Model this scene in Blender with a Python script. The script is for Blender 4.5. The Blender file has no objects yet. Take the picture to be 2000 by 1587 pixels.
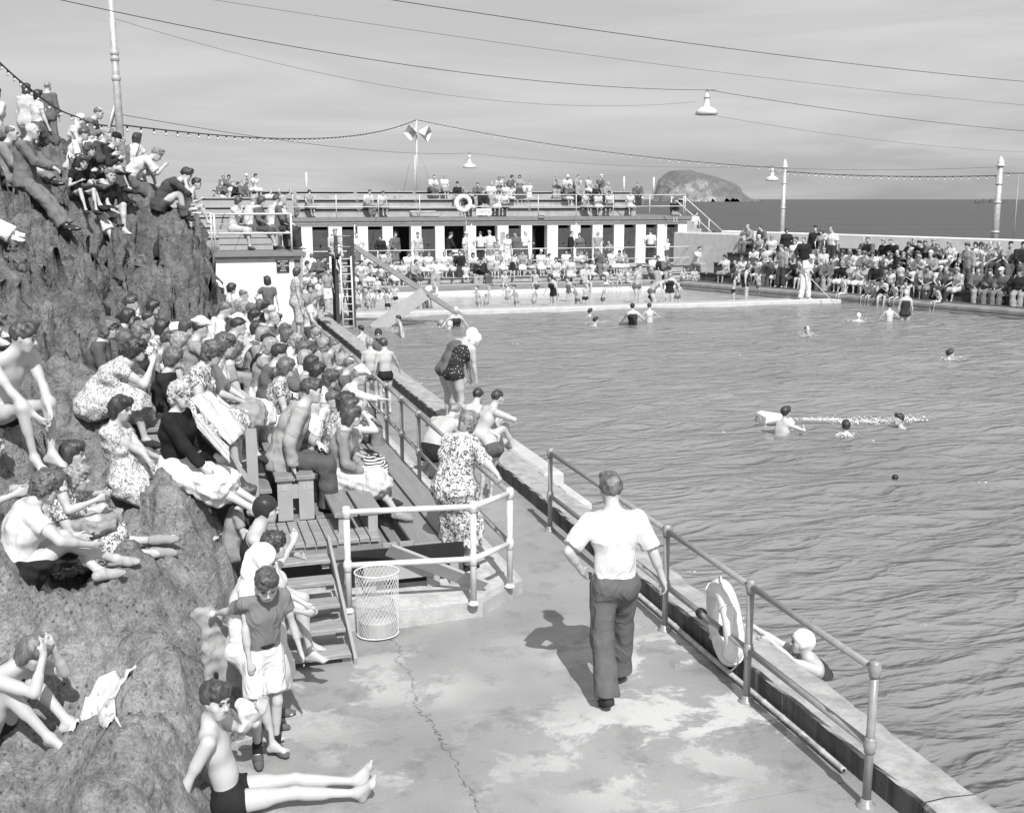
import bpy, math, random
import numpy as np
from mathutils import Vector, Matrix
from mathutils.bvhtree import BVHTree
R = math.radians
rnd = random.Random(7)
S = bpy.context.scene
COL = S.collection

# ------------------------------------------------------------------ camera, sky, sun, exposure
CAM_H, YAW, FPX, HOR = 3.7, R(17.0), 2150.0, 405.0
PITCH = math.atan(HOR / FPX)
camd = bpy.data.cameras.new('camera'); cam = bpy.data.objects.new('camera', camd); COL.objects.link(cam)
camd.sensor_width = 36.0; camd.lens = 36.0 * FPX / 2000.0; camd.clip_end = 20000; camd.clip_start = 0.1
cam.location = (0, 0, CAM_H); cam.rotation_euler = (R(90) - PITCH, 0, -YAW)
S.camera = cam
S.view_settings.view_transform = 'Standard'; S.view_settings.look = 'None'
S.view_settings.exposure = 0.02; S.view_settings.gamma = 1.0; S.view_settings.use_curve_mapping = False
SUN_EL, SUN_AZ = R(47), R(183.0)      # azimuth clockwise from +y: the sun stands behind the camera
world = bpy.data.worlds.new('World'); S.world = world; world.use_nodes = True
wn, wl = world.node_tree.nodes, world.node_tree.links
for n in list(wn): wn.remove(n)
wo = wn.new('ShaderNodeOutputWorld'); wb = wn.new('ShaderNodeBackground'); wb.inputs['Strength'].default_value = 0.112
sky = wn.new('ShaderNodeTexSky'); sky.sky_type = 'NISHITA'; sky.sun_disc = False
sky.sun_elevation = SUN_EL; sky.sun_rotation = SUN_AZ; sky.air_density = 1.0; sky.dust_density = 2.5; sky.ozone_density = 1.0
bw = wn.new('ShaderNodeRGBToBW'); wl.new(sky.outputs['Color'], bw.inputs['Color'])
# thin streaks of high cloud over the whole dome
tc = wn.new('ShaderNodeTexCoord'); mp = wn.new('ShaderNodeMapping'); mp.inputs['Scale'].default_value = (1.2, 1.2, 11.0)
mp.inputs['Rotation'].default_value = (0.05, 0.03, 0.4)
nz = wn.new('ShaderNodeTexNoise'); nz.inputs['Scale'].default_value = 2.1; nz.inputs['Detail'].default_value = 7; nz.inputs['Roughness'].default_value = .56
nz.inputs['Distortion'].default_value = .6
rp = wn.new('ShaderNodeMapRange'); rp.inputs['From Min'].default_value = .42; rp.inputs['From Max'].default_value = .72
rp.inputs['To Min'].default_value = 0.0; rp.inputs['To Max'].default_value = .55
wl.new(tc.outputs['Generated'], mp.inputs['Vector']); wl.new(mp.outputs['Vector'], nz.inputs['Vector']); wl.new(nz.outputs['Fac'], rp.inputs['Value'])
mx = wn.new('ShaderNodeMix'); mx.data_type = 'FLOAT'
cf = wn.new('ShaderNodeMath'); cf.operation = 'ADD'; cf.inputs[1].default_value = 0.45; wl.new(rp.outputs['Result'], cf.inputs[0])
wl.new(cf.outputs[0], mx.inputs[0]); wl.new(bw.outputs['Val'], mx.inputs[2]); mx.inputs[3].default_value = 6.3
wl.new(mx.outputs[0], wb.inputs['Color']); wl.new(wb.outputs['Background'], wo.inputs['Surface'])
sund = bpy.data.lights.new('sun', 'SUN'); sund.energy = 5.0; sund.angle = R(0.53); sund.color = (1.0, 0.995, 0.985)
sun = bpy.data.objects.new('sun', sund); COL.objects.link(sun)
sdir = Vector((math.sin(SUN_AZ) * math.cos(SUN_EL), math.cos(SUN_AZ) * math.cos(SUN_EL), math.sin(SUN_EL)))
sun.rotation_euler = sdir.to_track_quat('Z', 'Y').to_euler(); sun.location = (-3, -20, 30)

# ------------------------------------------------------------------ helpers
_fw = Vector((math.sin(YAW) * math.cos(PITCH), math.cos(YAW) * math.cos(PITCH), -math.sin(PITCH)))
_rt = Vector((math.cos(YAW), -math.sin(YAW), 0)); _up = _rt.cross(_fw)
def ray(u, v):
    return _fw + _rt * ((u - 1000) / FPX) - _up * ((v - 793.5) / FPX)
def P(u, v, z=0.0):                     # where the sight line of a photograph point meets the level z
    d = ray(u, v); t = (z - CAM_H) / d.z; return Vector((d.x * t, d.y * t, z))
def PX(u, v, x):                        # ... meets the upright plane at x
    d = ray(u, v); t = x / d.x; return Vector((x, d.y * t, CAM_H + d.z * t))
def PY(u, v, y):
    d = ray(u, v); t = y / d.y; return Vector((d.x * t, y, CAM_H + d.z * t))
def W(u, v, dep):                       # ... at a distance measured along the view axis
    d = ray(u, v); return Vector((d.x * dep, d.y * dep, CAM_H + d.z * dep))

def tag(o, label=None, cat=None, group=None, kind=None):
    if label: o['label'] = label
    if cat: o['category'] = cat
    if group: o['group'] = group
    if kind: o['kind'] = kind
    return o
def thing(name, label, cat, loc=(0, 0, 0), group=None, rotz=0.0):
    o = bpy.data.objects.new(name, None); COL.objects.link(o); o.location = loc; o.rotation_euler = (0, 0, rotz)
    o.empty_display_size = .1
    return tag(o, label, cat, group)
def mesh(name, verts, faces, smooth=False):
    me = bpy.data.meshes.new(name); me.from_pydata([tuple(v) for v in verts], [], faces); me.update()
    if smooth: me.shade_smooth()
    return me
def put(name, me, m, parent=None, loc=None, world=True):
    """link a mesh object; with world=True its coordinates are world ones even under a parent"""
    o = bpy.data.objects.new(name, me); COL.objects.link(o)
    if m is not None:
        if len(me.materials) == 0: me.materials.append(m)
        elif me.materials[0] is not m:
            o.material_slots[0].link = 'OBJECT'; o.material_slots[0].material = m
    if loc is not None: o.location = loc
    if parent is not None:
        o.parent = parent
        if world:
            p = parent; M = Matrix.Identity(4)
            while p is not None:
                M = p.matrix_basis @ M if p.parent is None else p.matrix_parent_inverse @ p.matrix_basis @ M
                p = p.parent
            o.matrix_parent_inverse = M.inverted()
    return o
class MB:
    def __init__(s): s.v = []; s.f = []
    def add(s, v, f):
        n = len(s.v); s.v += [tuple(a) for a in v]; s.f += [tuple(i + n for i in g) for g in f]
    def box(s, x0, x1, y0, y1, z0, z1, M=None):
        v = [Vector(p) for p in ((x0, y0, z0), (x1, y0, z0), (x1, y1, z0), (x0, y1, z0), (x0, y0, z1), (x1, y0, z1), (x1, y1, z1), (x0, y1, z1))]
        if M is not None: v = [M @ p for p in v]
        s.add(v, [(3, 2, 1, 0), (4, 5, 6, 7), (0, 1, 5, 4), (1, 2, 6, 5), (2, 3, 7, 6), (3, 0, 4, 7)])
    def cham(s, x0, x1, y0, y1, z0, z1, c=.006, M=None):
        """box with its upper edges chamfered"""
        v = [(x0, y0, z0), (x1, y0, z0), (x1, y1, z0), (x0, y1, z0), (x0, y0, z1 - c), (x1, y0, z1 - c), (x1, y1, z1 - c), (x0, y1, z1 - c),
             (x0 + c, y0 + c, z1), (x1 - c, y0 + c, z1), (x1 - c, y1 - c, z1), (x0 + c, y1 - c, z1)]
        v = [Vector(p) for p in v]
        if M is not None: v = [M @ p for p in v]
        s.add(v, [(3, 2, 1, 0), (8, 9, 10, 11), (0, 1, 5, 4), (1, 2, 6, 5), (2, 3, 7, 6), (3, 0, 4, 7), (4, 5, 9, 8), (5, 6, 10, 9), (6, 7, 11, 10), (7, 4, 8, 11)])
    def tube(s, pts, r, seg=10, cap=True, r2=None):
        pts = [Vector(p) for p in pts]; n = len(pts); rings = []
        t0 = (pts[1] - pts[0]).normalized(); a = t0.orthogonal().normalized()
        for i, p in enumerate(pts):
            t = (pts[min(i + 1, n - 1)] - pts[max(i - 1, 0)]).normalized()
            a = (a - t * a.dot(t)).normalized(); b = t.cross(a)
            rr = (r[i] if isinstance(r, (list, tuple)) else (r if r2 is None else r + (r2 - r) * i / (n - 1)))
            rings.append([p + (a * math.cos(2 * math.pi * k / seg) + b * math.sin(2 * math.pi * k / seg)) * rr for k in range(seg)])
        v = [q for g in rings for q in g]
        f = [(i * seg + k, i * seg + (k + 1) % seg, (i + 1) * seg + (k + 1) % seg, (i + 1) * seg + k) for i in range(n - 1) for k in range(seg)]
        if cap: f += [tuple(reversed(range(seg))), tuple(range((n - 1) * seg, n * seg))]
        s.add(v, f)
    def lathe(s, prof, c=(0, 0, 0), seg=20, M=None):
        """prof: (radius, z) pairs"""
        c = Vector(c); v = []
        for (r, z) in prof:
            for k in range(seg):
                p = Vector((r * math.cos(2 * math.pi * k / seg), r * math.sin(2 * math.pi * k / seg), z))
                if M is not None: p = M @ p
                v.append(c + p)
        f = [(i * seg + k, i * seg + (k + 1) % seg, (i + 1) * seg + (k + 1) % seg, (i + 1) * seg + k) for i in range(len(prof) - 1) for k in range(seg)]
        s.add(v, f)
    def torus(s, c, R_, r, M=None, n=40, m=14):
        v = []
        for i in range(n):
            a = 2 * math.pi * i / n
            for j in range(m):
                b = 2 * math.pi * j / m
                p = Vector(((R_ + r * math.cos(b)) * math.cos(a), (R_ + r * math.cos(b)) * math.sin(a), r * math.sin(b)))
                if M is not None: p = M @ p
                v.append(Vector(c) + p)
        s.add(v, [(i * m + j, ((i + 1) % n) * m + j, ((i + 1) % n) * m + (j + 1) % m, i * m + (j + 1) % m) for i in range(n) for j in range(m)])
    def prism(s, poly, z0, z1):
        n = len(poly); v = [(x, y, z0) for x, y in poly] + [(x, y, z1) for x, y in poly]
        s.add(v, [tuple(reversed(range(n))), tuple(range(n, 2 * n))] + [(i, (i + 1) % n, n + (i + 1) % n, n + i) for i in range(n)])
    def build(s, name, m, parent=None, smooth=False):
        return put(name, mesh(name, s.v, s.f, smooth), m, parent)
def box(name, x0, x1, y0, y1, z0, z1, m, parent=None, M=None):
    b = MB(); b.box(x0, x1, y0, y1, z0, z1, M); return b.build(name, m, parent)
def cham(name, x0, x1, y0, y1, z0, z1, m, parent=None, c=.006, M=None):
    b = MB(); b.cham(x0, x1, y0, y1, z0, z1, c, M); return b.build(name, m, parent)
def tube(name, pts, r, m, parent=None, seg=10):
    b = MB(); b.tube(pts, r, seg); return b.build(name, m, parent, True)

# ------------------------------------------------------------------ materials: all of them grey, the place was photographed in black and white
def nodes(name):
    m = bpy.data.materials.new(name); m.use_nodes = True
    return m, m.node_tree.nodes, m.node_tree.links, m.node_tree.nodes['Principled BSDF']
def g3(v): return (v, v, v, 1)
def val(n, l, scale, lo, hi, a, b, coord='Object', detail=5, rough=.55, kind='noise', stretch=None, dist=0.0):
    """a noise mapped from lo..hi to a..b; returns the output socket"""
    t = n.new('ShaderNodeTexCoord'); src = t.outputs[coord]
    if coord == 'World':
        pass
    if stretch:
        q = n.new('ShaderNodeMapping'); q.inputs['Scale'].default_value = stretch; l.new(src, q.inputs['Vector']); src = q.outputs['Vector']
    if kind == 'noise':
        x = n.new('ShaderNodeTexNoise'); x.inputs['Scale'].default_value = scale; x.inputs['Detail'].default_value = detail
        x.inputs['Roughness'].default_value = rough; x.inputs['Distortion'].default_value = dist; out = x.outputs['Fac']
    else:
        x = n.new('ShaderNodeTexVoronoi'); x.inputs['Scale'].default_value = scale; x.feature = kind; out = x.outputs['Distance']
    l.new(src, x.inputs['Vector'])
    r = n.new('ShaderNodeMapRange'); r.inputs['From Min'].default_value = lo; r.inputs['From Max'].default_value = hi
    r.inputs['To Min'].default_value = a; r.inputs['To Max'].default_value = b; l.new(out, r.inputs['Value'])
    return r.outputs['Result']
def math2(n, l, op, a, b):
    x = n.new('ShaderNodeMath'); x.operation = op
    for i, q in enumerate((a, b)):
        if isinstance(q, (int, float)): x.inputs[i].default_value = q
        else: l.new(q, x.inputs[i])
    return x.outputs[0]
def grey(name, base, var=.15, scale=6.0, rough=.7, bump=0.0, bscale=40.0, metal=0.0, detail=5, spec=.5, stretch=None, coat=0.0, sss=0.0):
    m, n, l, p = nodes(name)
    v = val(n, l, scale, .3, .7, base * (1 - var), base * (1 + var), detail=detail, stretch=stretch)
    l.new(v, p.inputs['Base Color']); p.inputs['Roughness'].default_value = rough; p.inputs['Metallic'].default_value = metal
    p.inputs['Specular IOR Level'].default_value = spec; p.inputs['Coat Weight'].default_value = coat
    if bump:
        h = val(n, l, bscale, 0, 1, 0, 1, detail=6, stretch=stretch); b = n.new('ShaderNodeBump'); b.inputs['Strength'].default_value = bump
        b.inputs['Distance'].default_value = .01; l.new(h, b.inputs['Height']); l.new(b.outputs['Normal'], p.inputs['Normal'])
    return m
M = {}
M['conc'] = grey('concrete', .36, .18, 3, .85, .5, 60)
M['conc_dark'] = grey('old_concrete', .22, .25, 2.5, .85, .6, 40)
M['conc_light'] = grey('pale_concrete', .5, .12, 4, .85, .4, 60)
M['white_wall'] = grey('white_painted_wall', .78, .05, 1.5, .7, .2, 30)
M['wood'] = grey('painted_bench_wood', .24, .14, 5, .6, .35, 30, stretch=(6, .5, 6))
M['wood_light'] = grey('painted_end_boards', .34, .08, 6, .55, .2, 30)
M['wood_worn'] = grey('worn_bare_wood', .3, .3, 8, .75, .6, 24, stretch=(.6, 6, 6))
M['wood_dark'] = grey('tarred_wood', .05, .3, 5, .6, .3, 20)
M['rail'] = grey('painted_rail', .27, .15, 12, .38, .15, 60, metal=.0, spec=.6)
M['rail_white'] = grey('silver_painted_rail', .62, .12, 14, .4, .2, 80)
M['pole'] = grey('galvanised_pole', .5, .2, 10, .4, .3, 40, metal=.3)
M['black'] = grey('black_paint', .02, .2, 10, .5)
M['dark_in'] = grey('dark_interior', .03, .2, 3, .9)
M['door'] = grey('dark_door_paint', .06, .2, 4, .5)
M['white'] = grey('white_paint', .75, .06, 10, .5, .15, 30)
M['fascia'] = grey('grey_fascia', .2, .12, 4, .7)
M['wire'] = grey('dark_wire', .04, .1, 5, .6)
M['tar'] = grey('dark_timber_wall', .07, .35, 3, .8, .3, 10, stretch=(4, 4, .6))
M['bamboo'] = grey('weathered_bamboo', .45, .25, 14, .6, .3, 30)
M['rope'] = grey('white_cord', .72, .08, 30, .8)
M['ring'] = grey('white_canvas_ring', .8, .1, 9, .65, .35, 25)
M['lampmetal'] = grey('enamelled_lamp', .62, .1, 5, .35)
M['glass_bulb'] = grey('pale_bulb_glass', .7, .05, 5, .15)
M['net'] = grey('faint_net', .25, .1, 5, .9)
# ------------------------------------------------------------------ promenade floor: worn wet concrete
def floor_mat():
    m, n, l, p = nodes('promenade_concrete')
    fine = val(n, l, 70, .3, .7, .86, 1.14, detail=8, rough=.7)
    big = val(n, l, .55, .35, .65, .24, .34, detail=7)
    # dry pale patches where the water has drained off
    a = val(n, l, 1.25, .488, .53, 0, 1, detail=12, rough=.7, dist=.35, stretch=(1.0, 1.25, 1))
    b = val(n, l, .33, .42, .55, 0, 1, detail=3)
    sy = n.new('ShaderNodeSeparateXYZ'); t = n.new('ShaderNodeTexCoord'); l.new(t.outputs['Object'], sy.inputs[0])
    ry = n.new('ShaderNodeMapRange'); ry.inputs['From Min'].default_value = 8.9; ry.inputs['From Max'].default_value = 7.8; l.new(sy.outputs['Y'], ry.inputs['Value'])
    dry = math2(n, l, 'MULTIPLY', math2(n, l, 'MULTIPLY', a, b), ry.outputs['Result'])
    mxn = n.new('ShaderNodeMix'); mxn.data_type = 'FLOAT'; l.new(dry, mxn.inputs[0])
    l.new(big, mxn.inputs[2]); mxn.inputs[3].default_value = .5
    # crack running up the floor
    cm = n.new('ShaderNodeMapping'); l.new(t.outputs['Object'], cm.inputs['Vector']); 
    c = val(n, l, 2.3, -1, 2, -1, 2, detail=6, rough=.7)
    cx = math2(n, l, 'ADD', sy.outputs['X'], math2(n, l, 'MULTIPLY', c, .5))
    crk = math2(n, l, 'ABSOLUTE', math2(n, l, 'SUBTRACT', cx, 1.85), 0)
    cr = n.new('ShaderNodeMapRange'); cr.inputs['From Min'].default_value = .002; cr.inputs['From Max'].default_value = .007
    cr.inputs['To Min'].default_value = .3; cr.inputs['To Max'].default_value = 1; l.new(crk, cr.inputs['Value'])
    crl = n.new('ShaderNodeMapRange'); crl.inputs['From Min'].default_value = 9.0; crl.inputs['From Max'].default_value = 9.05; l.new(sy.outputs['Y'], crl.inputs['Value'])
    crack = math2(n, l, 'MAXIMUM', cr.outputs['Result'], crl.outputs['Result'])
    # wide damp stains
    damp = val(n, l, 2.6, .52, .66, 1.0, .72, detail=10, rough=.68)
    spots = val(n, l, 2.7, .03, .045, .25, 1, kind='F1')
    col = math2(n, l, 'MULTIPLY', math2(n, l, 'MULTIPLY', mxn.outputs[0], fine), math2(n, l, 'MULTIPLY', crack, damp))
    l.new(col, p.inputs['Base Color'])
    rr = n.new('ShaderNodeMapRange'); rr.inputs['To Min'].default_value = .34; rr.inputs['To Max'].default_value = .85; l.new(dry, rr.inputs['Value'])
    wet = val(n, l, .8, .4, .6, 0, .3, detail=4)
    l.new(math2(n, l, 'ADD', rr.outputs['Result'], wet), p.inputs['Roughness'])
    bp = n.new('ShaderNodeBump'); bp.inputs['Strength'].default_value = .35; bp.inputs['Distance'].default_value = .004
    l.new(val(n, l, 60, 0, 1, 0, 1, detail=8), bp.inputs['Height']); l.new(bp.outputs['Normal'], p.inputs['Normal'])
    return m
M['floor'] = floor_mat()
slabs = [(2.0, 5.62), (5.63, 7.20), (7.21, 9.45), (9.46, 12.4), (12.41, 16), (16.01, 20), (20.01, 25), (25.01, 33.0)]
pr = thing('promenade', None, None); pr['kind'] = 'structure'
for i, (y0, y1) in enumerate(slabs):
    cham('concrete_slab', -3.2, 4.08, y0, y1, -.12, 0, M['floor'], pr, .0015)
box('slab_bed', -6, 4.07, -1, 33.05, -.9, -.125, M['conc_dark'], pr)

# ------------------------------------------------------------------ kerb between promenade and pool
def kerb_mat():
    m, n, l, p = nodes('kerb_concrete')
    g = n.new('ShaderNodeNewGeometry'); s = n.new('ShaderNodeSeparateXYZ'); l.new(g.outputs['Normal'], s.inputs[0])
    top = n.new('ShaderNodeMapRange'); top.inputs['From Min'].default_value = .5; top.inputs['From Max'].default_value = .8; l.new(s.outputs['Z'], top.inputs['Value'])
    tt = val(n, l, 5, .35, .65, .26, .44, detail=8, rough=.65)
    weed = val(n, l, 3.2, .35, .6, .035, .10, detail=8, rough=.6, stretch=(1, 2.2, .25))  # weed on the water slope; the upright inner face is darkened alike
    drip = val(n, l, 4.0, .62, .7, 0, .14, detail=5, stretch=(1, 2.6, .12))
    x = n.new('ShaderNodeMix'); x.data_type = 'FLOAT'; l.new(top.outputs['Result'], x.inputs[0]); l.new(math2(n, l, 'ADD', weed, drip), x.inputs[2]); l.new(tt, x.inputs[3])
    l.new(x.outputs[0], p.inputs['Base Color']); p.inputs['Roughness'].default_value = .75
    bp = n.new('ShaderNodeBump'); bp.inputs['Strength'].default_value = .6; bp.inputs['Distance'].default_value = .012
    l.new(val(n, l, 22, 0, 1, 0, 1, detail=8), bp.inputs['Height']); l.new(bp.outputs['Normal'], p.inputs['Normal'])
    return m
M['kerb'] = kerb_mat()
def kerb_piece(y0, y1, par, n=None):
    n = n or max(2, int((y1 - y0) / .12)); v = []; f = []
    prof = [(4.08, -.05), (4.075, .165), (4.09, .185), (4.24, .19), (4.43, .18), (4.5, .13), (4.58, -.02), (4.74, -.2), (4.76, -1.2)]
    k = len(prof)
    for i in range(n + 1):
        y = y0 + (y1 - y0) * i / n
        for j, (x, z) in enumerate(prof):
            a = .0 if j in (0, 8) else .008 + .012 * (j > 4)
            nx = a * (math.sin(y * 7.1 + j) + math.sin(y * 17.3 + j * 2.1) + rnd.uniform(-.6, .6)); nzz = a * .6 * (math.sin(y * 9.7 + j * 1.3) + rnd.uniform(-.5, .5))
            v.append((x + nx * .6, y, z + nzz))
    for i in range(n):
        for j in range(k - 1):
            f.append((i * k + j, i * k + j + 1, (i + 1) * k + j + 1, (i + 1) * k + j))
    f += [tuple(range(k)), tuple(reversed(range(n * k, n * k + k)))]
    f = [tuple(reversed(q)) for q in f]
    return put('coping_length', mesh('coping_length', v, f), M['kerb'], par)
kb = thing('pool_edge', 'long low concrete kerb between the walkway and the pool, dark weed on its inner face', 'kerb')
for y0 in (2.0, 5.0, 8.2, 11.4, 14.6, 17.8, 21.0, 24.2, 27.4, 30.4): kerb_piece(y0 + .006, y0 + (3.2 if y0 > 3 else 3.0) - .006, kb)

# starting block: white slab on the water side
sb = thing('starting_block', 'pale concrete starting block jutting into the pool beside the seated boys', 'block', (4.9, 14.3, 0))
b = MB(); b.cham(4.505, 4.78, 13.3, 15.5, -.02, .165, .03); b.build('block_top', M['conc_light'], sb)
b = MB(); b.cham(4.6, 4.95, 12.7, 15.4, -1, -.08, .05); b.build('block_base', M['conc_light'], sb)

# ------------------------------------------------------------------ pool water, shallow pool, sea
def water_mat(name, base, bumps, rough=.06, spec=.5):
    """bumps: (scale, height, stretch, distortion, ridged)"""
    m, n, l, p = nodes(name)
    l.new(val(n, l, .25, .35, .65, base * .9, base * 1.1, detail=4), p.inputs['Base Color'])
    p.inputs['Roughness'].default_value = rough; p.inputs['IOR'].default_value = 1.333; p.inputs['Specular IOR Level'].default_value = spec
    h = None
    for (sc, amp, st, dist, rd) in bumps:
        q = val(n, l, sc, 0, 1, -1 if rd else 0, 1, detail=3, rough=.45, stretch=st, dist=dist)
        if rd: q = math2(n, l, 'POWER', math2(n, l, 'SUBTRACT', 1.0, math2(n, l, 'ABSOLUTE', math2(n, l, 'MULTIPLY', q, 1.6), 0)), 1.5)
        q = math2(n, l, 'MULTIPLY', q, amp); h = q if h is None else math2(n, l, 'ADD', h, q)
    bp = n.new('ShaderNodeBump'); bp.inputs['Strength'].default_value = 1.0; bp.inputs['Distance'].default_value = 1.0
    l.new(h, bp.inputs['Height']); l.new(bp.outputs['Normal'], p.inputs['Normal'])
    return m
M['water'] = water_mat('pool_water', .225, [(1.6, .09, (.6, 1.7, 1), .3, 1), (3.8, .025, (.7, 1.6, 1), .3, 1), (9, .006, (.8, 1.4, 1), .3, 0), (26, .0012, (.9, 1.3, 1), .3, 0)], .13)
M['shallow'] = water_mat('shallow_water', .40, [(3, .03, (.7, 1.4, 1), .4, 0), (9, .008, (1, 1.3, 1), .2, 0)], .12)
M['sea'] = water_mat('sea_water', .028, [(.8, .3, (.6, 1.5, 1), .5, 0), (.12, .8, (.5, 1.6, 1), .4, 0), (.02, 2.0, (.5, 1.6, 1), .4, 0)], .3, .22)
def wave_h(x, y):
    """ridged wavelets, crests across the view"""
    h = 0
    for (kx, ky, a, ph) in ((1.1, 4.2, .020, 0.3), (-1.9, 5.1, .016, 1.7), (2.6, 7.3, .010, 4.1), (-3.1, 9.2, .007, 2.2), (.4, 2.3, .018, 5.0), (4.9, 11, .004, .7)):
        w = kx * x + ky * y + ph + 1.3 * np.sin(.7 * x + .31 * y + ph * 3) + .9 * np.sin(1.3 * y - .9 * x + ph)
        h = h + a * (1 - 2 * np.abs(np.sin(w * .5)) ** 1.25)
    return h
def grid_mesh(name, xs, ys, zf):
    X, Y = np.meshgrid(xs, ys); Z = zf(X, Y); v = np.stack([X.ravel(), Y.ravel(), Z.ravel()], 1)
    nx, ny = len(xs), len(ys); i = (np.arange(ny - 1)[:, None] * nx + np.arange(nx - 1)[None, :]).ravel()
    q = np.stack([i, i + 1, i + nx + 1, i + nx], 1)
    return np_mesh(name, v, q)
def np_mesh(name, v, q, smooth=True):
    me = bpy.data.meshes.new(name); me.vertices.add(len(v)); me.vertices.foreach_set('co', np.ascontiguousarray(v, np.float32).ravel())
    k = q.shape[1]; me.loops.add(len(q) * k); me.loops.foreach_set('vertex_index', np.ascontiguousarray(q, np.int32).ravel())
    me.polygons.add(len(q)); me.polygons.foreach_set('loop_start', np.arange(0, len(q) * k, k, dtype=np.int32))
    me.polygons.foreach_set('loop_total', np.full(len(q), k, np.int32))
    me.update(calc_edges=True); me.validate()
    if smooth: me.shade_smooth()
    return me
WZ = -.15
xs = np.concatenate([np.arange(4.55, 12, .07), np.arange(12, 33, .14)]); ys = np.concatenate([np.arange(1.5, 16, .07), np.arange(16, 36.2, .12)])
ys = np.append(ys, 36.3)
wat = grid_mesh('pool_water', xs, ys, lambda x, y: WZ + wave_h(x, y) * np.clip((60 - y) / 40, .5, 1))
tag(put('pool_water', wat, M['water']), kind='structure')

# far cross wall, shallow pool and its stepped seating
fx = lambda x: 36.25 - .012 * (x - 8)
DV = thing('pool_dividing_wall', 'low wet concrete wall dividing the swimming pool from the paddling pool', 'wall')
b = MB(); b.cham(4.5, 25.2, 36.2, 36.75, -1, -.03, .02); b.build('front_ledge', M['conc_light'], DV)
b = MB(); b.cham(4.5, 25.0, 36.76, 37.9, -1, -.09, .02); b.build('walking_ledge', M['conc'], DV)
tag(put('paddling_pool_water', grid_mesh('paddling_pool_water', np.arange(3, 26, .4), np.arange(37.88, 45, .3), lambda x, y: -.2 + .2 * wave_h(x, y)), M['shallow']), kind='structure')

# right-hand wall of the pool runs off at an angle: a local frame along it
A0 = Vector((22.6, 40.69, 0)); A1 = Vector((26.6, 29.0, 0)); tdir = (A1 - A0).normalized(); ndir = Vector((-tdir.y, tdir.x, 0))
RB = Matrix(((tdir.x, ndir.x, 0, A0.x), (tdir.y, ndir.y, 0, A0.y), (0, 0, 1, 0), (0, 0, 0, 1)))   # local x along the wall (towards the viewer), local y outwards
RW = thing('right_pool_wall', 'pale pool wall with dark rounded coping below the right-hand stand', 'wall')
b = MB(); b.box(-4.5, 16, 0, .5, -1.2, -.02, RB); b.build('wall_face', M['conc_light'], RW)
b = MB(); b.cham(-4.5, 16, -.06, .62, -.02, .12, .05, RB); b.build('coping', M['conc_dark'], RW)
b = MB(); b.box(-4.5, 16, -.05, -.003, -.16, -.06, RB); b.build('tide_line', M['conc_dark'], RW)
RS = thing('right_stand', 'stepped dark timber stand along the right side of the pool', 'stand')
RT = [(.62, .13), (1.3, .42), (2.15, .84), (3.0, 1.26), (3.85, 1.62)]     # (distance from the pool, level) of the steps
b = MB()
for i, (d, z) in enumerate(RT): b.box(-4.0 if i else -4.5, 16, d, 5.2, -.3 if i == 0 else RT[i - 1][1] + .002, z, RB)
b.build('tier_boarding', M['tar'], RS)
for i, (d, z) in enumerate(RT[1:]):
    for j in range(5):
        x0 = -4 + j * 4; b = MB(); b.cham(x0 + .01, x0 + 3.99, d - .05, d + .36, z + .004, z + .05, .006, RB); b.build('bench_plank', M['wood_dark'], RS)
        for q in range(4):
            b = MB(); b.box(x0 + .4 + q, x0 + .46 + q, d - .07, d - .052, z + .01, z + .05, RB); b.build('bracket', M['rail_white'], RS)
SW = thing('sea_wall', 'pale rendered sea wall behind the right-hand stand', 'wall')
b = MB(); b.cham(-6.5, 16, 5.2, 5.7, -.5, 2.2, .04, RB); b.build('wall_face', grey('pale_render', .66, .1, 2, .8, .3, 30), SW)
b = MB(); b.cham(-8.5, -4.2, 4.0, 5.15, -.5, 2.1, .04, RB); b.build('wall_end', M['conc_light'], SW)

# sea, with the horizon far out
sea = mesh('sea', [(-6000, 60, -3), (9000, 60, -3), (9000, 14000, -3), (-6000, 14000, -3), (30, -2000, -3), (9000, -2000, -3)], [(0, 1, 2, 3)])
sea = mesh('sea', [(-9000, -3000, -3), (12000, -3000, -3), (12000, 16000, -3), (-9000, 16000, -3)], [(0, 1, 2, 3)])
tag(put('sea', sea, M['sea']), kind='structure')
gb = MB(); gb.box(-60, 31, -40, 66, -2.9, -1.15); tag(gb.build('ground', M['conc_dark']), kind='structure')

# ------------------------------------------------------------------ far stand with its changing cubicles
FB = thing('changing_room_building', 'long white changing-room block with dark doorways and grey fascia behind the paddling pool', 'building')
YF = 53.0
doors = [(5.53, 5.80), (6.32, 7.52), (8.79, 9.56), (10.13, 10.95), (11.51, 12.24), (12.71, 13.85), (14.35, 15.46), (16.02, 16.69), (17.25, 18.07), (18.62, 19.31),
         (19.83, 20.5), (21.04, 21.68), (22.22, 22.88), (23.43, 24.09), (24.62, 25.26)]
doors = [(4.2, 4.95), (5.15, 5.85), (6.35, 7.12), (7.75, 8.5), (8.99, 9.7), (10.2, 11.1), (11.6, 12.3), (12.75, 13.85), (14.35, 15.46)] + doors[7:]
edges = [3.0] + [e for d in doors for e in d] + [25.75]
for i in range(0, len(edges), 2): box('pier', edges[i], edges[i + 1], YF, YF + .5, .45, 2.4, M['white_wall'], FB)
box('wall_band', 3.0, 25.75, YF, YF + .5, 2.402, 2.56, M['white_wall'], FB)
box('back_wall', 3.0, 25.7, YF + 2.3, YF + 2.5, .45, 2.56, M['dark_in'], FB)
box('side_wall', 25.45, 25.75, YF + .5, YF + 6, .3, 2.56, M['conc'], FB)
box('cornice', 2.9, 25.85, YF - .15, YF + .5, 2.562, 2.66, M['conc'], FB)
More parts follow.
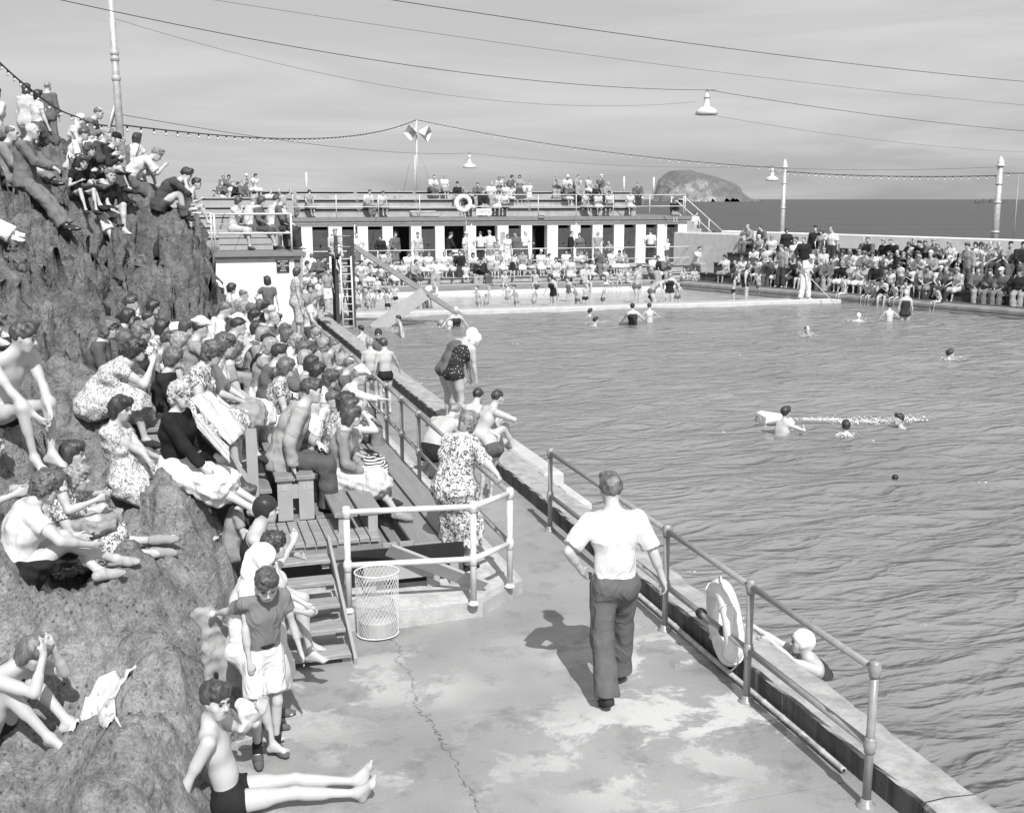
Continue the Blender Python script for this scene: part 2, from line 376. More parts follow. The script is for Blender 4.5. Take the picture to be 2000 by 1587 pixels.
box('roof_slab', 2.9, 25.9, YF - .22, YF + 8, 2.662, 2.83, M['fascia'], FB)
open_doors = (5, 7, 8)
for i, (x0, x1) in enumerate(doors):
    if i in (7, 8):    # office hatches: window opening with counter
        box('hatch_counter', x0, x1, YF - .06, YF + .3, 1.15, 1.22, M['white'], FB); box('hatch_front', x0, x1, YF + .05, YF + .1, .45, 1.15, M['white_wall'], FB); continue
    w = x1 - x0 - .02; yd = YF + .14 
    if i in (5, 10):
        Mx = Matrix.Translation((x0 + .03, yd, 0)) @ Matrix.Rotation(R(58), 4, 'Z')
    else: Mx = Matrix.Translation((x0 + .01, yd, 0))
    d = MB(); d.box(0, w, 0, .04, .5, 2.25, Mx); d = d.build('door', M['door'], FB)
    for (a, c) in ((.62, 1.0), (1.08, 1.42), (1.55, 2.1)):
        q = MB(); q.box(.1, w / 2 - .03, -.012, -.001, a, c, Mx); q.box(w / 2 + .03, w - .1, -.012, -.001, a, c, Mx); q.build('panel', M['door'], d)
    q = MB(); q.lathe([(0, -.02), (.05, -.02), (.05, 0)], (0, 0, 0), 10, Mx @ Matrix.Translation((w / 2, -.02, 1.5)) @ Matrix.Rotation(R(90), 4, 'X')); q.build('number_disc', M['white'], d)
# drainpipes
for x in (9.95 - 1.6, 14.1, 19.57): tube('drainpipe', [(x, YF - .06, 2.5), (x, YF - .06, .5)], .035, M['white'], FB, 8)
box('notice', 15.6, 15.85, YF - .03, YF - .004, 1.5, 2.1, M['conc'], FB)
# tiers on the roof
ROOF = [(54.3, 2.83, 3.28), (55.9, 3.28, 3.7), (57.5, 3.7, 4.1)]
RF = thing('roof_stand', 'stepped grey seating tiers with dark gaps on the roof of the changing rooms', 'stand')
for i, (y, z0, z1) in enumerate(ROOF):
    xr = 23.4 + i * .6
    box('tier_step', 3.0, xr, y, y + 1.6, z0 - .004 + .006, z1 - .12, M['conc'], RF)
    for j in range(7):
        a = 3.0 + j * (xr - 3.0) / 7; c = a + (xr - 3.0) / 7 - .02
        cham('seat_plank', a, c, y - .14, y + .3, z1 - .05, z1, M['wood_light'], RF)
        box('seat_gap_shade', a + .1, c - .1, y - .02, y + .2, z1 - .118, z1 - .052, M['black'], RF)  # black strip, painted shade of the gap under the seat
for k in range(5): box('roof_step', 11.3, 12.6, 53.4 + k * .36, 55.5, 2.84 + k * .1, 2.935 + k * .1, M['conc'], RF)

def railing(name, label, pts, h, mids, m, r=.024, cat='railing', foot=None, group=None, zf=None, seg=8, ball=True, top=None):
    """pts: foot points; posts at each, rails between"""
    t = thing(name, label, cat, pts[0], group)
    pts = [Vector(p) for p in pts]
    for p in pts:
        tube('post', [p, p + Vector((0, 0, h))], r, m, t, seg)
        if ball:
            for z in [h] + mids:
                b = MB(); b.lathe([(0, -r * 1.6), (r * 1.15, -r * 1.4), (r * 1.45, 0), (r * 1.15, r * 1.4), (0, r * 1.6)], p + Vector((0, 0, z)), seg); b.build('joint_fitting', m, t, True)
    for a, c in zip(pts, pts[1:]):
        for z in [h] + mids: tube('rail', [a + Vector((0, 0, z)), c + Vector((0, 0, z))], r * .92, m, t, seg)
    return t
RAILH = .9
railing('roof_railing', 'white two-rail railing along the front edge of the roof seating', [(x, YF - .05, 2.83) for x in np.linspace(5.5, 25.6, 11)], 1.08, [.5], M['rail_white'], .022, ball=False)
# outside stair at the right end of the block
ST = thing('outside_stair', 'concrete stair with pipe handrails at the sea end of the changing-room block', 'stairs')
for k in range(10): box('stair_step', 25.95 + k * .28, 26.24 + k * .28, YF + .4, YF + 1.8, .2, 2.6 - k * .22, M['conc'], ST)
for (yy) in (YF + .35, YF + 1.85):
    for dz in (1.0, .45): tube('handrail', [(25.7, yy, 2.83 + dz), (28.7, yy, .48 + dz)], .024, M['rail_white'], ST, 6)
    for k in (0, 5, 10): tube('handrail_post', [(25.7 + k * .3, yy, 2.83 - k * .235), (25.7 + k * .3, yy, 2.83 - k * .235 + 1.0)], .024, M['rail_white'], ST, 6)
# terrace and lower tiers
TR = thing('terrace', None, None); TR['kind'] = 'structure'
box('terrace_deck', -2, 31, 49.0, 60, -1, .45, M['conc'], TR)
LT = thing('lower_stand', 'concrete seating steps with dark timber benches in front of the changing rooms', 'stand')
XR = 24.0
box('white_riser', 2, 23.2, 44.6, 45.7, -1, .02, M['white_wall'], LT)
box('riser_coping', 2, 23.4, 44.52, 45.8, .022, .07, M['conc_dark'], LT)
box('step_tread', 2, XR, 45.81, 47.4, -1, .07, M['conc'], LT)
box('step_tread', 2, XR + .8, 47.41, 48.99, -1, .26, M['conc'], LT)
for (y, z) in ((46.6, .3), (48.2, .56)):
    for j in range(8):
        a = 2 + j * (XR - 2) / 8; c = a + (XR - 2) / 8 - .03
        cham('bench_plank', a, c, y, y + .42, z - .05, z, M['wood_dark'], LT)
        for q in range(3): box('bench_bracket', a + .3 + q, a + .36 + q, y + .05, y + .35, z - .23, z - .052, M['rail'], LT)
railing('terrace_railing', 'two-rail railing between the terrace and the lower benches', [(x, 49.05, .45) for x in np.linspace(2.5, 27.5, 9)], .98, [.45], M['rail_white'], .024, ball=False)
# ------------------------------------------------------------------ people: signed distance volumes meshed with surface nets
V3 = lambda *a: np.array(a, float)
def nrm(a): a = np.asarray(a, float); return a / max(1e-9, np.linalg.norm(a))
class Field:
    def __init__(s, lo, hi, h):
        s.h = h; s.lo = np.array(lo) - 2 * h; s.n = np.ceil((np.array(hi) + 2 * h - s.lo) / h).astype(int) + 1
        s.D = np.full(s.n, .3, np.float32)
    def sub(s, lo, hi):
        i0 = np.clip(np.floor((lo - s.lo) / s.h).astype(int), 0, s.n - 1); i1 = np.clip(np.ceil((hi - s.lo) / s.h).astype(int) + 1, 1, s.n)
        g = np.meshgrid(*[s.lo[k] + s.h * np.arange(i0[k], i1[k]) for k in range(3)], indexing='ij', sparse=True)
        return tuple(slice(i0[k], i1[k]) for k in range(3)), g
    def apply(s, pr):
        kind = pr[0]
        if kind == 'cone':
            _, a, b, r1, r2, k, fl, op, cut = pr
            m = max(r1, r2) * 1.0 + k + 2 * s.h + .01
            sl, (X, Y, Z) = s.sub(np.minimum(a, b) - m, np.maximum(a, b) + m)
            if min(q.stop - q.start for q in sl) <= 0: return
            ba = b - a; L2 = max(1e-9, ba @ ba); px, py, pz_ = X - a[0], Y - a[1], Z - a[2]
            if fl is not None:      # flattened along a direction
                w, f = fl; dd = (px * w[0] + py * w[1] + pz_ * w[2]) * (f - 1); px = px + dd * w[0]; py = py + dd * w[1]; pz_ = pz_ + dd * w[2]
            t0 = (px * ba[0] + py * ba[1] + pz_ * ba[2]) / L2; t = np.clip(t0, 0, 1)
            d = np.sqrt((px - t * ba[0]) ** 2 + (py - t * ba[1]) ** 2 + (pz_ - t * ba[2]) ** 2) - (r1 + t * (r2 - r1))
            if cut: L = math.sqrt(L2); d = np.maximum(d, (t0 - 1) * L) if cut == 1 else np.maximum(np.maximum(d, (t0 - 1) * L), -t0 * L)
        elif kind == 'ell':
            _, c, ax, rad, k, op = pr       # ax: 3x3 rows
            m = max(rad) + k + 2 * s.h; sl, (X, Y, Z) = s.sub(c - m, c + m)
            if min(q.stop - q.start for q in sl) <= 0: return
            px, py, pz_ = X - c[0], Y - c[1], Z - c[2]
            q = 0
            for i in range(3): q = q + ((px * ax[i][0] + py * ax[i][1] + pz_ * ax[i][2]) / rad[i]) ** 2
            d = (np.sqrt(q) - 1) * min(rad)
        D = s.D[sl]; d = d.astype(np.float32)
        if op == '+':
            hh = np.maximum(k - np.abs(D - d), 0) / max(k, 1e-6); s.D[sl] = np.minimum(D, d) - hh * hh * k * .25
        elif op == '-':
            hh = np.maximum(k - np.abs(D + d), 0) / max(k, 1e-6); s.D[sl] = np.maximum(D, -d) + hh * hh * k * .25
    def plane(s, p, n):       # keep the side the normal points away from
        n = nrm(n); g = np.meshgrid(*[s.lo[k] + s.h * np.arange(s.n[k]) for k in range(3)], indexing='ij', sparse=True)
        d = (g[0] - p[0]) * n[0] + (g[1] - p[1]) * n[1] + (g[2] - p[2]) * n[2]; s.D = np.maximum(s.D, d.astype(np.float32))
    def ripple(s, amp, fr, seed=0, stretch=(1, 1, 1)):
        g = np.meshgrid(*[s.lo[k] + s.h * np.arange(s.n[k]) for k in range(3)], indexing='ij', sparse=True)
        X, Y, Z = g[0] * stretch[0], g[1] * stretch[1], g[2] * stretch[2]; q = seed * 1.7
        n = np.sin(fr * (X + .6 * Y + .3 * Z) + q + 1.6 * np.sin(fr * .43 * (Z - X) + q)) + np.sin(fr * 1.37 * (.5 * X - Y + .55 * Z) + 2 * q + 1.3 * np.sin(fr * .6 * (Y + Z))) + .7 * np.sin(fr * 2.1 * (Z + .4 * Y - .3 * X) + q * 3)
        s.D = s.D + (amp * .5 * n).astype(np.float32)
    def mesh(s):
        D = s.D; I = D < 0; n = D.shape
        c = [I[i:n[0] - 1 + i, j:n[1] - 1 + j, k:n[2] - 1 + k] for i in (0, 1) for j in (0, 1) for k in (0, 1)]
        al = c[0] & c[1] & c[2] & c[3] & c[4] & c[5] & c[6] & c[7]; an = c[0] | c[1] | c[2] | c[3] | c[4] | c[5] | c[6] | c[7]
        act = an & ~al; idx = np.argwhere(act)
        if len(idx) == 0: return np.zeros((0, 3)), np.zeros((0, 4), int)
        cid = np.full(act.shape, -1, np.int64); cid[act] = np.arange(len(idx)); acc = np.zeros((len(idx), 3)); cnt = np.zeros(len(idx))
        for ax in range(3):
            o = [q for q in range(3) if q != ax]
            for a in (0, 1):
                for b in (0, 1):
                    off = np.zeros(3, int); off[o[0]] = a; off[o[1]] = b; p = idx + off; q = p.copy(); q[:, ax] += 1
                    d0 = D[p[:, 0], p[:, 1], p[:, 2]]; d1 = D[q[:, 0], q[:, 1], q[:, 2]]; mm = (d0 < 0) != (d1 < 0)
                    t = np.where(mm, d0 / np.where(mm, d0 - d1, 1), 0); e = (off[None, :] + 0.0) * np.ones((len(idx), 1)); e[:, ax] = t
                    acc += e * mm[:, None]; cnt += mm
        v = s.lo + s.h * (idx + acc / cnt[:, None]); quads = []
        for ax in range(3):
            o1, o2 = [(1, 2), (2, 0), (0, 1)][ax]
            sl0 = [slice(None)] * 3; sl1 = [slice(None)] * 3; sl0[ax] = slice(0, n[ax] - 1); sl1[ax] = slice(1, n[ax]); A = I[tuple(sl0)]; B = I[tuple(sl1)]
            E = np.argwhere(A != B); E = E[(E[:, o1] > 0) & (E[:, o2] > 0) & (E[:, o1] < n[o1] - 1) & (E[:, o2] < n[o2] - 1)]
            if len(E) == 0: continue
            ins = A[E[:, 0], E[:, 1], E[:, 2]]
            def cell(d1, d2): q = E.copy(); q[:, o1] -= d1; q[:, o2] -= d2; return cid[q[:, 0], q[:, 1], q[:, 2]]
            q = np.stack([cell(1, 1), cell(0, 1), cell(0, 0), cell(1, 0)], 1); q[~ins] = q[~ins][:, ::-1]; quads.append(q)
        q = np.concatenate(quads); q = q[(q >= 0).all(1)]
        return v, q
def fieldmesh(name, prims, h, rip=None, planes=(), relax=1):
    lo = np.full(3, 9.0); hi = np.full(3, -9.0)
    for p in prims:
        if p[0] == 'cone' and p[7] == '+':
            m = max(p[3], p[4]); lo = np.minimum(lo, np.minimum(p[1], p[2]) - m); hi = np.maximum(hi, np.maximum(p[1], p[2]) + m)
        elif p[0] == 'ell' and p[5] == '+': m = max(p[3]); lo = np.minimum(lo, p[1] - m); hi = np.maximum(hi, p[1] + m)
    F = Field(lo - .01, hi + .01, h)
    for p in prims: F.apply(p)
    for (a, b_) in planes: F.plane(a, b_)
    if rip: F.ripple(*rip)
    v, q = F.mesh()
    if relax and len(q):
        for _ in range(relax):      # one gentle smoothing pass along the edges
            e = np.concatenate([q[:, [0, 1]], q[:, [1, 2]], q[:, [2, 3]], q[:, [3, 0]]]); s_ = np.zeros_like(v); c_ = np.zeros(len(v))
            for k in range(3): s_[:, k] = np.bincount(e[:, 0], v[e[:, 1], k], len(v)) + np.bincount(e[:, 1], v[e[:, 0], k], len(v))
            c_ = np.bincount(e[:, 0], minlength=len(v)) + np.bincount(e[:, 1], minlength=len(v)); v = v * .5 + .5 * s_ / np.maximum(c_, 1)[:, None]
    return np_mesh(name, v, q) if len(q) else None
def cone(a, b, r1, r2=None, k=.02, fl=None, op='+', cut=0): return ('cone', np.asarray(a, float), np.asarray(b, float), r1, r1 if r2 is None else r2, k, fl, op, cut)
def ell(c, ax, rad, k=.02, op='+'): return ('ell', np.asarray(c, float), ax, rad, k, op)
def rotm(axis, deg):
    return np.array(Matrix.Rotation(R(deg), 3, Vector(axis)))
def ik(a, c, l1, l2, hint):
    """joint position between a and c; c is pulled in when out of reach"""
    d = c - a; L = np.linalg.norm(d); mx_ = (l1 + l2) * .995
    if L > mx_: c = a + d / L * mx_; L = mx_; d = c - a
    mn = abs(l1 - l2) * 1.05 + .02
    if L < mn: c = a + d / max(L, 1e-6) * mn; L = mn; d = c - a
    t = (l1 * l1 - l2 * l2 + L * L) / (2 * L); h = math.sqrt(max(0, l1 * l1 - t * t)); u = d / L; hh = np.asarray(hint, float); hh = nrm(hh - u * (hh @ u)); return a + u * t + hh * h, c

def skeleton(pose, H=1.75, sex='m'):
    """pose in metres for a 1.75 m figure, local frame: x to the figure's right, y forward, z up, origin on the floor or seat below the pelvis"""
    g = lambda k, d: pose.get(k, d); s = H / 1.75; K = {}
    pel = V3(*g('pelvis', (0, 0, .93))); lean = g('lean', 0); side = g('side', 0); tw = g('twist', 0); curl = g('curl', 0)
    Rp = rotm((0, 1, 0), side * .4) @ rotm((1, 0, 0), -lean * .55)
    Rm = rotm((0, 1, 0), side * .8) @ rotm((0, 0, 1), -tw * .5) @ rotm((1, 0, 0), -lean)
    Rc = rotm((0, 1, 0), side) @ rotm((0, 0, 1), -tw) @ rotm((1, 0, 0), -lean - curl)
    waist = pel + Rp @ V3(0, 0, .17); chest = waist + Rm @ V3(0, .01, .17); top = chest + Rc @ V3(0, -.005, .17); neck = top + Rc @ V3(0, .005, .035)
    sw = .185 if sex == 'm' else (.162 if sex == 'f' else .165); hw = .09 if sex == 'm' else .095
    K.update(pel=pel, waist=waist, chest=chest, top=top, neck=neck, Rc=Rc, Rp=Rp, Rm=Rm)
    hy, hp, hr = g('head', (0, 0, 0))         # yaw to the right, pitch down, roll
    Rh = rotm((0, 0, 1), -tw * .5 - hy) @ rotm((1, 0, 0), -(lean + curl) * g('headfollow', .35) - hp) @ rotm((0, 1, 0), hr)
    K['Rh'] = Rh; K['head'] = neck + (Rc @ V3(0, .015, .06) * .6 + Rh @ V3(0, .02, .06)) + Rh @ V3(0, .015, .065)
    for sd, sg in (('R', 1), ('L', -1)):
        sh = top + Rc @ V3(sg * sw, 0, -.025 + g('shrug' + sd, g('shrug', 0))); K['sh' + sd] = sh
        hnd = g('hand' + sd, (sg * .30, .03, pel[2] - .12)); hint = g('elb' + sd, (sg * .6, -1, -.2))
        el, wr = ik(sh, V3(*hnd), .285, .255, hint); K['el' + sd] = el; K['wr' + sd] = wr
        hip = pel + Rp @ V3(sg * hw, 0, -.01); K['hip' + sd] = hip
        ft = g('foot' + sd, (sg * .10, 0, .08)); kh = g('knee' + sd, (sg * .15, 1, .1)); kn, an = ik(hip, V3(*ft), .425, .415, kh); K['kn' + sd] = kn; K['an' + sd] = an
        fd = nrm(V3(*g('toe' + sd, (sg * .25, 1, -.0)))); K['fd' + sd] = fd
        hd = g('hdir' + sd, None); fa = nrm(wr - el); K['hd' + sd] = nrm(V3(*hd)) if hd is not None else nrm(fa + .25 * V3(0, .3, -.4)); K['pn' + sd] = nrm(V3(*g('palm' + sd, (-sg, 0, .01)))); K['curl' + sd] = g('fcurl' + sd, .35)
    return K

def head_prims(K, hs, child=False, hi=True, k0=.02):
    c, Rh = K['head'], K['Rh']; q = lambda x, y, z: c + Rh @ (V3(x, y, z) * hs); P_ = []
    ax = Rh.T
    P_.append(ell(q(0, -.012, .03), ax, (.074 * hs, .094 * hs, .088 * hs), .02))
    P_.append(cone(q(0, .005, -.01), q(0, .032, -.055), .066 * hs, .05 * hs, .035))
    P_.append(cone(q(-.018, .062, -.088), q(.018, .062, -.088), .024 * hs, None, .03))
    P_.append(cone(K['neck'] - K['Rc'] @ V3(0, .0, .04), q(0, -.012, -.03), .055 * (1 if not child else .8), .05 * (1 if not child else .85), .03))
    if hi:
        P_ += [ell(q(sx * .031, .092, .010), ax, (.019 * hs, .014 * hs, .011 * hs), .012, '-') for sx in (-1, 1)]
        P_ += [cone(q(-.038, .080, .03), q(.038, .080, .03), .010 * hs, None, .014)]
        P_ += [cone(q(0, .083, .018), q(0, .108, -.02), .0085 * hs, .0125 * hs, .012), cone(q(-.012, .096, -.024), q(.012, .096, -.024), .008 * hs, None, .008)]
        P_ += [cone(q(-.018, .083, -.053), q(.018, .083, -.053), .008 * hs, None, .008), cone(q(-.014, .082, -.063), q(.014, .082, -.063), .008 * hs, None, .008)]
        P_ += [cone(q(sx * .045, .055, -.02), q(sx * .03, .06, -.05), .022 * hs, .02 * hs, .03) for sx in (-1, 1)]
        P_ += [cone(q(sx * .078, -.008, .02), q(sx * .074, .002, -.022), .017 * hs, .011 * hs, .006, (Rh @ V3(1, .35 * -sx, 0), 1.9)) for sx in (-1, 1)]
    else:
        P_ += [cone(q(0, .08, .018), q(0, .10, -.02), .012 * hs, .016 * hs, .014)]
    return P_
def limb_sets(K, sex, fat=1.0, child=False, hi=True, hs=1.0):
    """body volumes by region"""
    G = {}; rc, rm, rp = K['Rc'], K['Rm'], K['Rp']; f = fat * (1 if sex != 'c' else .86); B = []
    fem = sex == 'f'; pw = (.062 if not fem else .072) * f; pr = .104 * f
    for sx in (-1, 1):
        B.append(cone(K['pel'] + rp @ V3(sx * pw, -.012, -.005), K['waist'] + rm @ V3(sx * .042 * f, 0, 0), pr, (.092 if not fem else .082) * f, .05))
        B.append(cone(K['waist'] + rm @ V3(sx * .042 * f, 0, 0), K['chest'] + rc @ V3(sx * .062 * f, 0, .02), (.092 if not fem else .082) * f, .103 * f, .05))
        B.append(cone(K['chest'] + rc @ V3(sx * .062 * f, 0, .02), K['top'] + rc @ V3(sx * .085, -.01, -.03), .103 * f, .066 * f, .05))
        B.append(ell(K['pel'] + rp @ V3(sx * .07, -.06, -.03), rp.T, (.08 * f, .085 * f, .085 * f), .05))
        if fem: B.append(ell(K['chest'] + rc @ V3(sx * .072, .085 * f, .03), rc.T, (.062, .058, .06), .05))
    B.append(cone(K['waist'], K['top'] - rc @ V3(0, 0, .05), .09 * f, .08 * f, .05))
    G['torso'] = B
    G['trap'] = [cone(K['top'] + rc @ V3(sx * .10, -.01, -.015), K['neck'] + rc @ V3(0, 0, .02), .045, .045, .04) for sx in (-1, 1)]
    af = f * (.92 if fem else 1) * (.82 if sex == 'c' else 1); lf = f * (.96 if sex == 'f' else 1) * (.84 if sex == 'c' else 1)
    for sd, sg in (('R', 1), ('L', -1)):
        sh, el, wr = K['sh' + sd], K['el' + sd], K['wr' + sd]
        G['shoulder' + sd] = [cone(K['top'] + rc @ V3(sg * .08, -.005, -.035), sh, .06 * af, .057 * af, .04)]
        G['uarm' + sd] = [cone(sh, el, .052 * af, .039 * af, .03), cone(sh + (el - sh) * .2, sh + (el - sh) * .6, .047 * af, .045 * af, .03)]
        G['farm' + sd] = [cone(el, wr, .039 * af, .026 * af, .02), cone(el + (wr - el) * .15, el + (wr - el) * .4, .041 * af, .038 * af, .02)]
        hd, pn = K['hd' + sd], K['pn' + sd]; pn = nrm(pn - hd * (hd @ pn)); w = np.cross(hd, pn) * (1 if sd == 'R' else -1)      # w towards the thumb
        hz = .95 if sex == 'm' else (.86 if fem else .75); Q = lambda a, b_, c_: wr + (hd * a + w * b_ + pn * c_) * hz
        if hi:
            hp = [cone(Q(-.0, 0, 0), Q(.03, 0, 0), .026 * hz, .03 * hz, .02, (pn, 1.6)), cone(Q(.03, .014, 0), Q(.075, .022, 0), .026 * hz, .022 * hz, .015, (pn, 1.7)), cone(Q(.03, -.012, 0), Q(.07, -.02, 0), .024 * hz, .021 * hz, .015, (pn, 1.7))]
            cu = K['curl' + sd]
            for i, (b_, L_) in enumerate(((.030, .068), (.010, .076), (-.010, .070), (-.029, .055))):
                base = Q(.082 - .004 * abs(i - 1), b_, 0); a1 = cu * .8; a2 = cu * 1.9; d1 = hd * math.cos(a1) + pn * math.sin(a1); d2 = hd * math.cos(a2) + pn * math.sin(a2); m1 = base + d1 * L_ * .55 * hz; m2 = m1 + d2 * L_ * .5 * hz
                hp += [cone(base - hd * .012, m1, .0098 * hz + .0006, .0088 * hz, .004), cone(m1, m2, .0088 * hz, .0075 * hz, .004)]
            t0 = Q(.02, .022, .006); t1 = Q(.055, .052, .014); t2 = Q(.088, .055, .022 + .03 * cu); hp += [cone(t0, t1, .014 * hz, .0115 * hz, .01), cone(t1, t2, .0112 * hz, .009 * hz, .004)]
        else: hp = [cone(Q(0, 0, 0), Q(.06, 0, 0), .028 * hz, .034 * hz, .02, (pn, 1.4)), cone(Q(.06, 0, 0), Q(.13, 0, .03), .031 * hz, .02 * hz, .02, (pn, 1.3))]
        G['hand' + sd] = hp
        hip, kn, an, fd = K['hip' + sd], K['kn' + sd], K['an' + sd], K['fd' + sd]
        G['thigh' + sd] = [cone(hip, kn, .086 * lf, .052 * lf, .05), cone(hip + (kn - hip) * .12, hip + (kn - hip) * .5, .088 * lf, .074 * lf, .05)]
        sh_ = an - kn; ln = np.linalg.norm(sh_); th = nrm(kn - hip); bk = nrm(-np.cross(np.cross(nrm(sh_), -fd), nrm(sh_))) if abs(nrm(sh_) @ fd) < .98 else -fd
        G['shin' + sd] = [cone(kn, an, .05 * lf, .033 * lf, .03), cone(kn + sh_ * .18 - fd * .018, kn + sh_ * .45 - fd * .016, .044 * lf, .038 * lf, .04)]
        up = nrm(-sh_ / max(ln, 1e-6)); up = nrm(up - fd * (up @ fd)); fz = .93 if sex != 'm' else 1.0; fz *= (.85 if sex == 'c' else 1); heel = an - up * .045 * fz - fd * .035 * fz; ball = an - up * .06 * fz + fd * .115 * fz; toe = an - up * .064 * fz + fd * .165 * fz; sdv = np.cross(fd, up)
        K['foot' + sd] = (heel, ball, toe, up, sdv)
        fp_ = [cone(an, heel, .033 * fz, .031 * fz, .03), cone(an + fd * .02, ball, .034 * fz, .026 * fz, .03), cone(heel, ball, .028 * fz, .025 * fz, .02), cone(ball - sdv * .022, ball + sdv * .022, .024 * fz, .022 * fz, .02, (up, 1.2))]
        if hi: fp_ += [cone(ball + sdv * o_ * fz * sg * -1, toe + (sdv * o_ * 1.15 * sg * -1 - fd * dd) * fz, .012 * fz, r_ * fz, .006) for o_, dd, r_ in ((.030, .004, .0125), (.012, .006, .009), (-.003, .012, .0085), (-.017, .02, .008), (-.029, .03, .0078))]
        else: fp_ += [cone(ball, toe, .026 * fz, .02 * fz, .02, (up, 1.2))]
        G['foot' + sd] = fp_
    G['head'] = head_prims(K, hs, child or sex == 'c', hi)
    return G
def flatten(G, keys): return [p for k in keys for p in G.get(k, [])]
BODY = ['torso', 'trap'] + [a + b_ for a in ('shoulder', 'uarm', 'farm', 'hand', 'thigh', 'shin', 'foot') for b_ in 'RL'] + ['head']
def infl(pr, o, k=None):
    out = []
    for p in pr:
        if p[0] == 'cone': out.append(('cone', p[1], p[2], p[3] + o, p[4] + o, p[5] if k is None else k, p[6], p[7], p[8]))
        else: out.append(('ell', p[1], p[2], tuple(r + o for r in p[3]), p[4] if k is None else k, p[5]))
    return out
def garment(kind, K, G, sex, fat, o, h, side='RL'):
    """returns (prims, planes, ripple)"""
    f = fat * (1 if sex != 'c' else .86); rp, rc = K['Rp'], K['Rc']; pr = []; planes = []
    fem = sex == 'f'
    def sleeves(frac, r1, r2, loose=.0):
        out = []
        for sd in 'RL':
            sh, el, wr = K['sh' + sd], K['el' + sd], K['wr' + sd]; out += infl(G['shoulder' + sd], o)
            if frac <= 1: out.append(cone(sh, sh + (el - sh) * frac, r1 + o, r2 + o + loose, .03, cut=1))
            else: out.append(cone(sh, el, r1 + o, r2 + o, .03)); out.append(cone(el, el + (wr - el) * (frac - 1), r2 + o, r2 * .82 + o + loose, .025, cut=1))
        return out
    if kind in ('shirt', 'tee', 'longshirt', 'jacket', 'blouse', 'dress', 'longdress', 'sundress', 'cardigan'):
        pr += infl(G['torso'], o + (.006 if kind != 'jacket' else (.024 if h < .015 else .016)), .05) + infl(G['trap'], o * .6)
        a = .82 if sex == 'c' else 1
        if kind in ('tee', 'blouse', 'dress'): pr += sleeves(.5 if kind == 'tee' else .42, .056 * a, .054 * a, .004)
        elif kind == 'longdress': pr += sleeves(1.3, .056, .056, .01)
        elif kind == 'shirt': pr += sleeves(.86, .058 * a, .058 * a, .01)
        elif kind in ('longshirt', 'cardigan'): pr += sleeves(1.86, .056, .045, 0)
        elif kind == 'jacket': pr += sleeves(1.92, .066, .055, .002)
        planes.append((K['neck'] + rc @ V3(0, .0, .012), rc @ V3(0, -.25, 1)))
        if kind in ('jacket', 'cardigan'):
            for sx in (-1, 1): pr.append(cone(K['waist'] + rp @ V3(sx * .05, 0, 0), K['pel'] + rp @ V3(sx * .075, -.01, -.13), .11 * f + o, .122 * f + o, .05, cut=1))
        if kind in ('shirt', 'tee', 'longshirt', 'blouse'): planes.append((K['pel'] + rp @ V3(0, 0, .06 if kind != 'cardigan' else -.05), rp @ V3(0, 0, -1)))
        if kind == 'jacket' or kind == 'cardigan': planes.append((K['pel'] + rp @ V3(0, 0, -.13), rp @ V3(0, 0, -1)))
        if kind == 'sundress': planes.append((K['top'] + rc @ V3(0, .0, -.04), rc @ V3(0, .9, 1)))
    if kind == 'collar':
        c = K['neck']; pr.append(cone(c - rc @ V3(0, .005, .02), c + rc @ V3(0, .004, .03), .066 + o * .3, .062 + o * .3, .01, cut=2)); return pr, [(c + rc @ V3(0, .045, .0), rc @ V3(0, 1, .2))], None
    if kind in ('trousers', 'shorts', 'trunks'):
        pr += [cone(K['pel'] + rp @ V3(sx * .062 * f, -.012, -.01), K['pel'] + rp @ V3(sx * .05 * f, 0, .10), .108 * f + o, .098 * f + o, .05, cut=0) for sx in (-1, 1)]
        pr += infl([p for p in G['torso'] if p[0] == 'ell'][:2 if not fem else 4:1 if not fem else 2], o, .05)
        for sd in 'RL':
            hip, kn, an = K['hip' + sd], K['kn' + sd], K['an' + sd]; q = 1 if sex != 'c' else .85
            if kind == 'trousers':
                pr += [cone(hip, kn, .098 * f * q + o, .078 * q + o, .05), cone(kn, kn + (an - kn) * .55, .078 * q + o, .080 * q + o, .04), cone(kn + (an - kn) * .55, an + (an - kn) * .02, .080 * q + o, .088 * q + o, .04, cut=1)]
            elif kind == 'shorts': pr += [cone(hip, hip + (kn - hip) * .78, .098 * f * q + o, .098 * q + o, .05, cut=1)]
            else: pr += [cone(hip, hip + (kn - hip) * .26, .092 * f * q + o * .6, .088 * q + o * .6, .05, cut=1)]
        planes.append((K['pel'] + rp @ V3(0, 0, .105 if kind != 'trunks' else .10), rp @ V3(0, 0, 1)))
    SKL = .5 if kind == 'longdress' else .22
    if kind in ('skirt', 'dress', 'sundress', 'longdress'):
        for sx in (-1, 1): pr.append(cone(K['waist'] + rp @ V3(sx * .04, 0, -.03), K['pel'] + rp @ V3(sx * .07, -.01, -.02), .086 * f + o, (.118 if h < .02 else .104) * f + o, .07))
        kR, kL = K['knR'], K['knL']; hR, hL = K['hipR'], K['hipL']
        wide = .035 if h < .02 else .012
        for sd in 'RL':
            hip, kn, an = K['hip' + sd], K['kn' + sd], K['an' + sd]; end = kn + (an - kn) * SKL
            out = nrm(kn - (kR + kL) / 2 + 1e-6) * .03
            lo_ = h > .02; pr.append(cone(hip, kn + out * .5, (.105 if not lo_ else .085) * f + o, (.085 if not lo_ else .062) + o + wide * .6, .12 if not lo_ else .06)); pr.append(cone(kn + out * .5, end + out, (.085 if not lo_ else .065) + o + wide * .5, (.085 if not lo_ else .075) + o + wide, .12 if not lo_ else .06, cut=1))
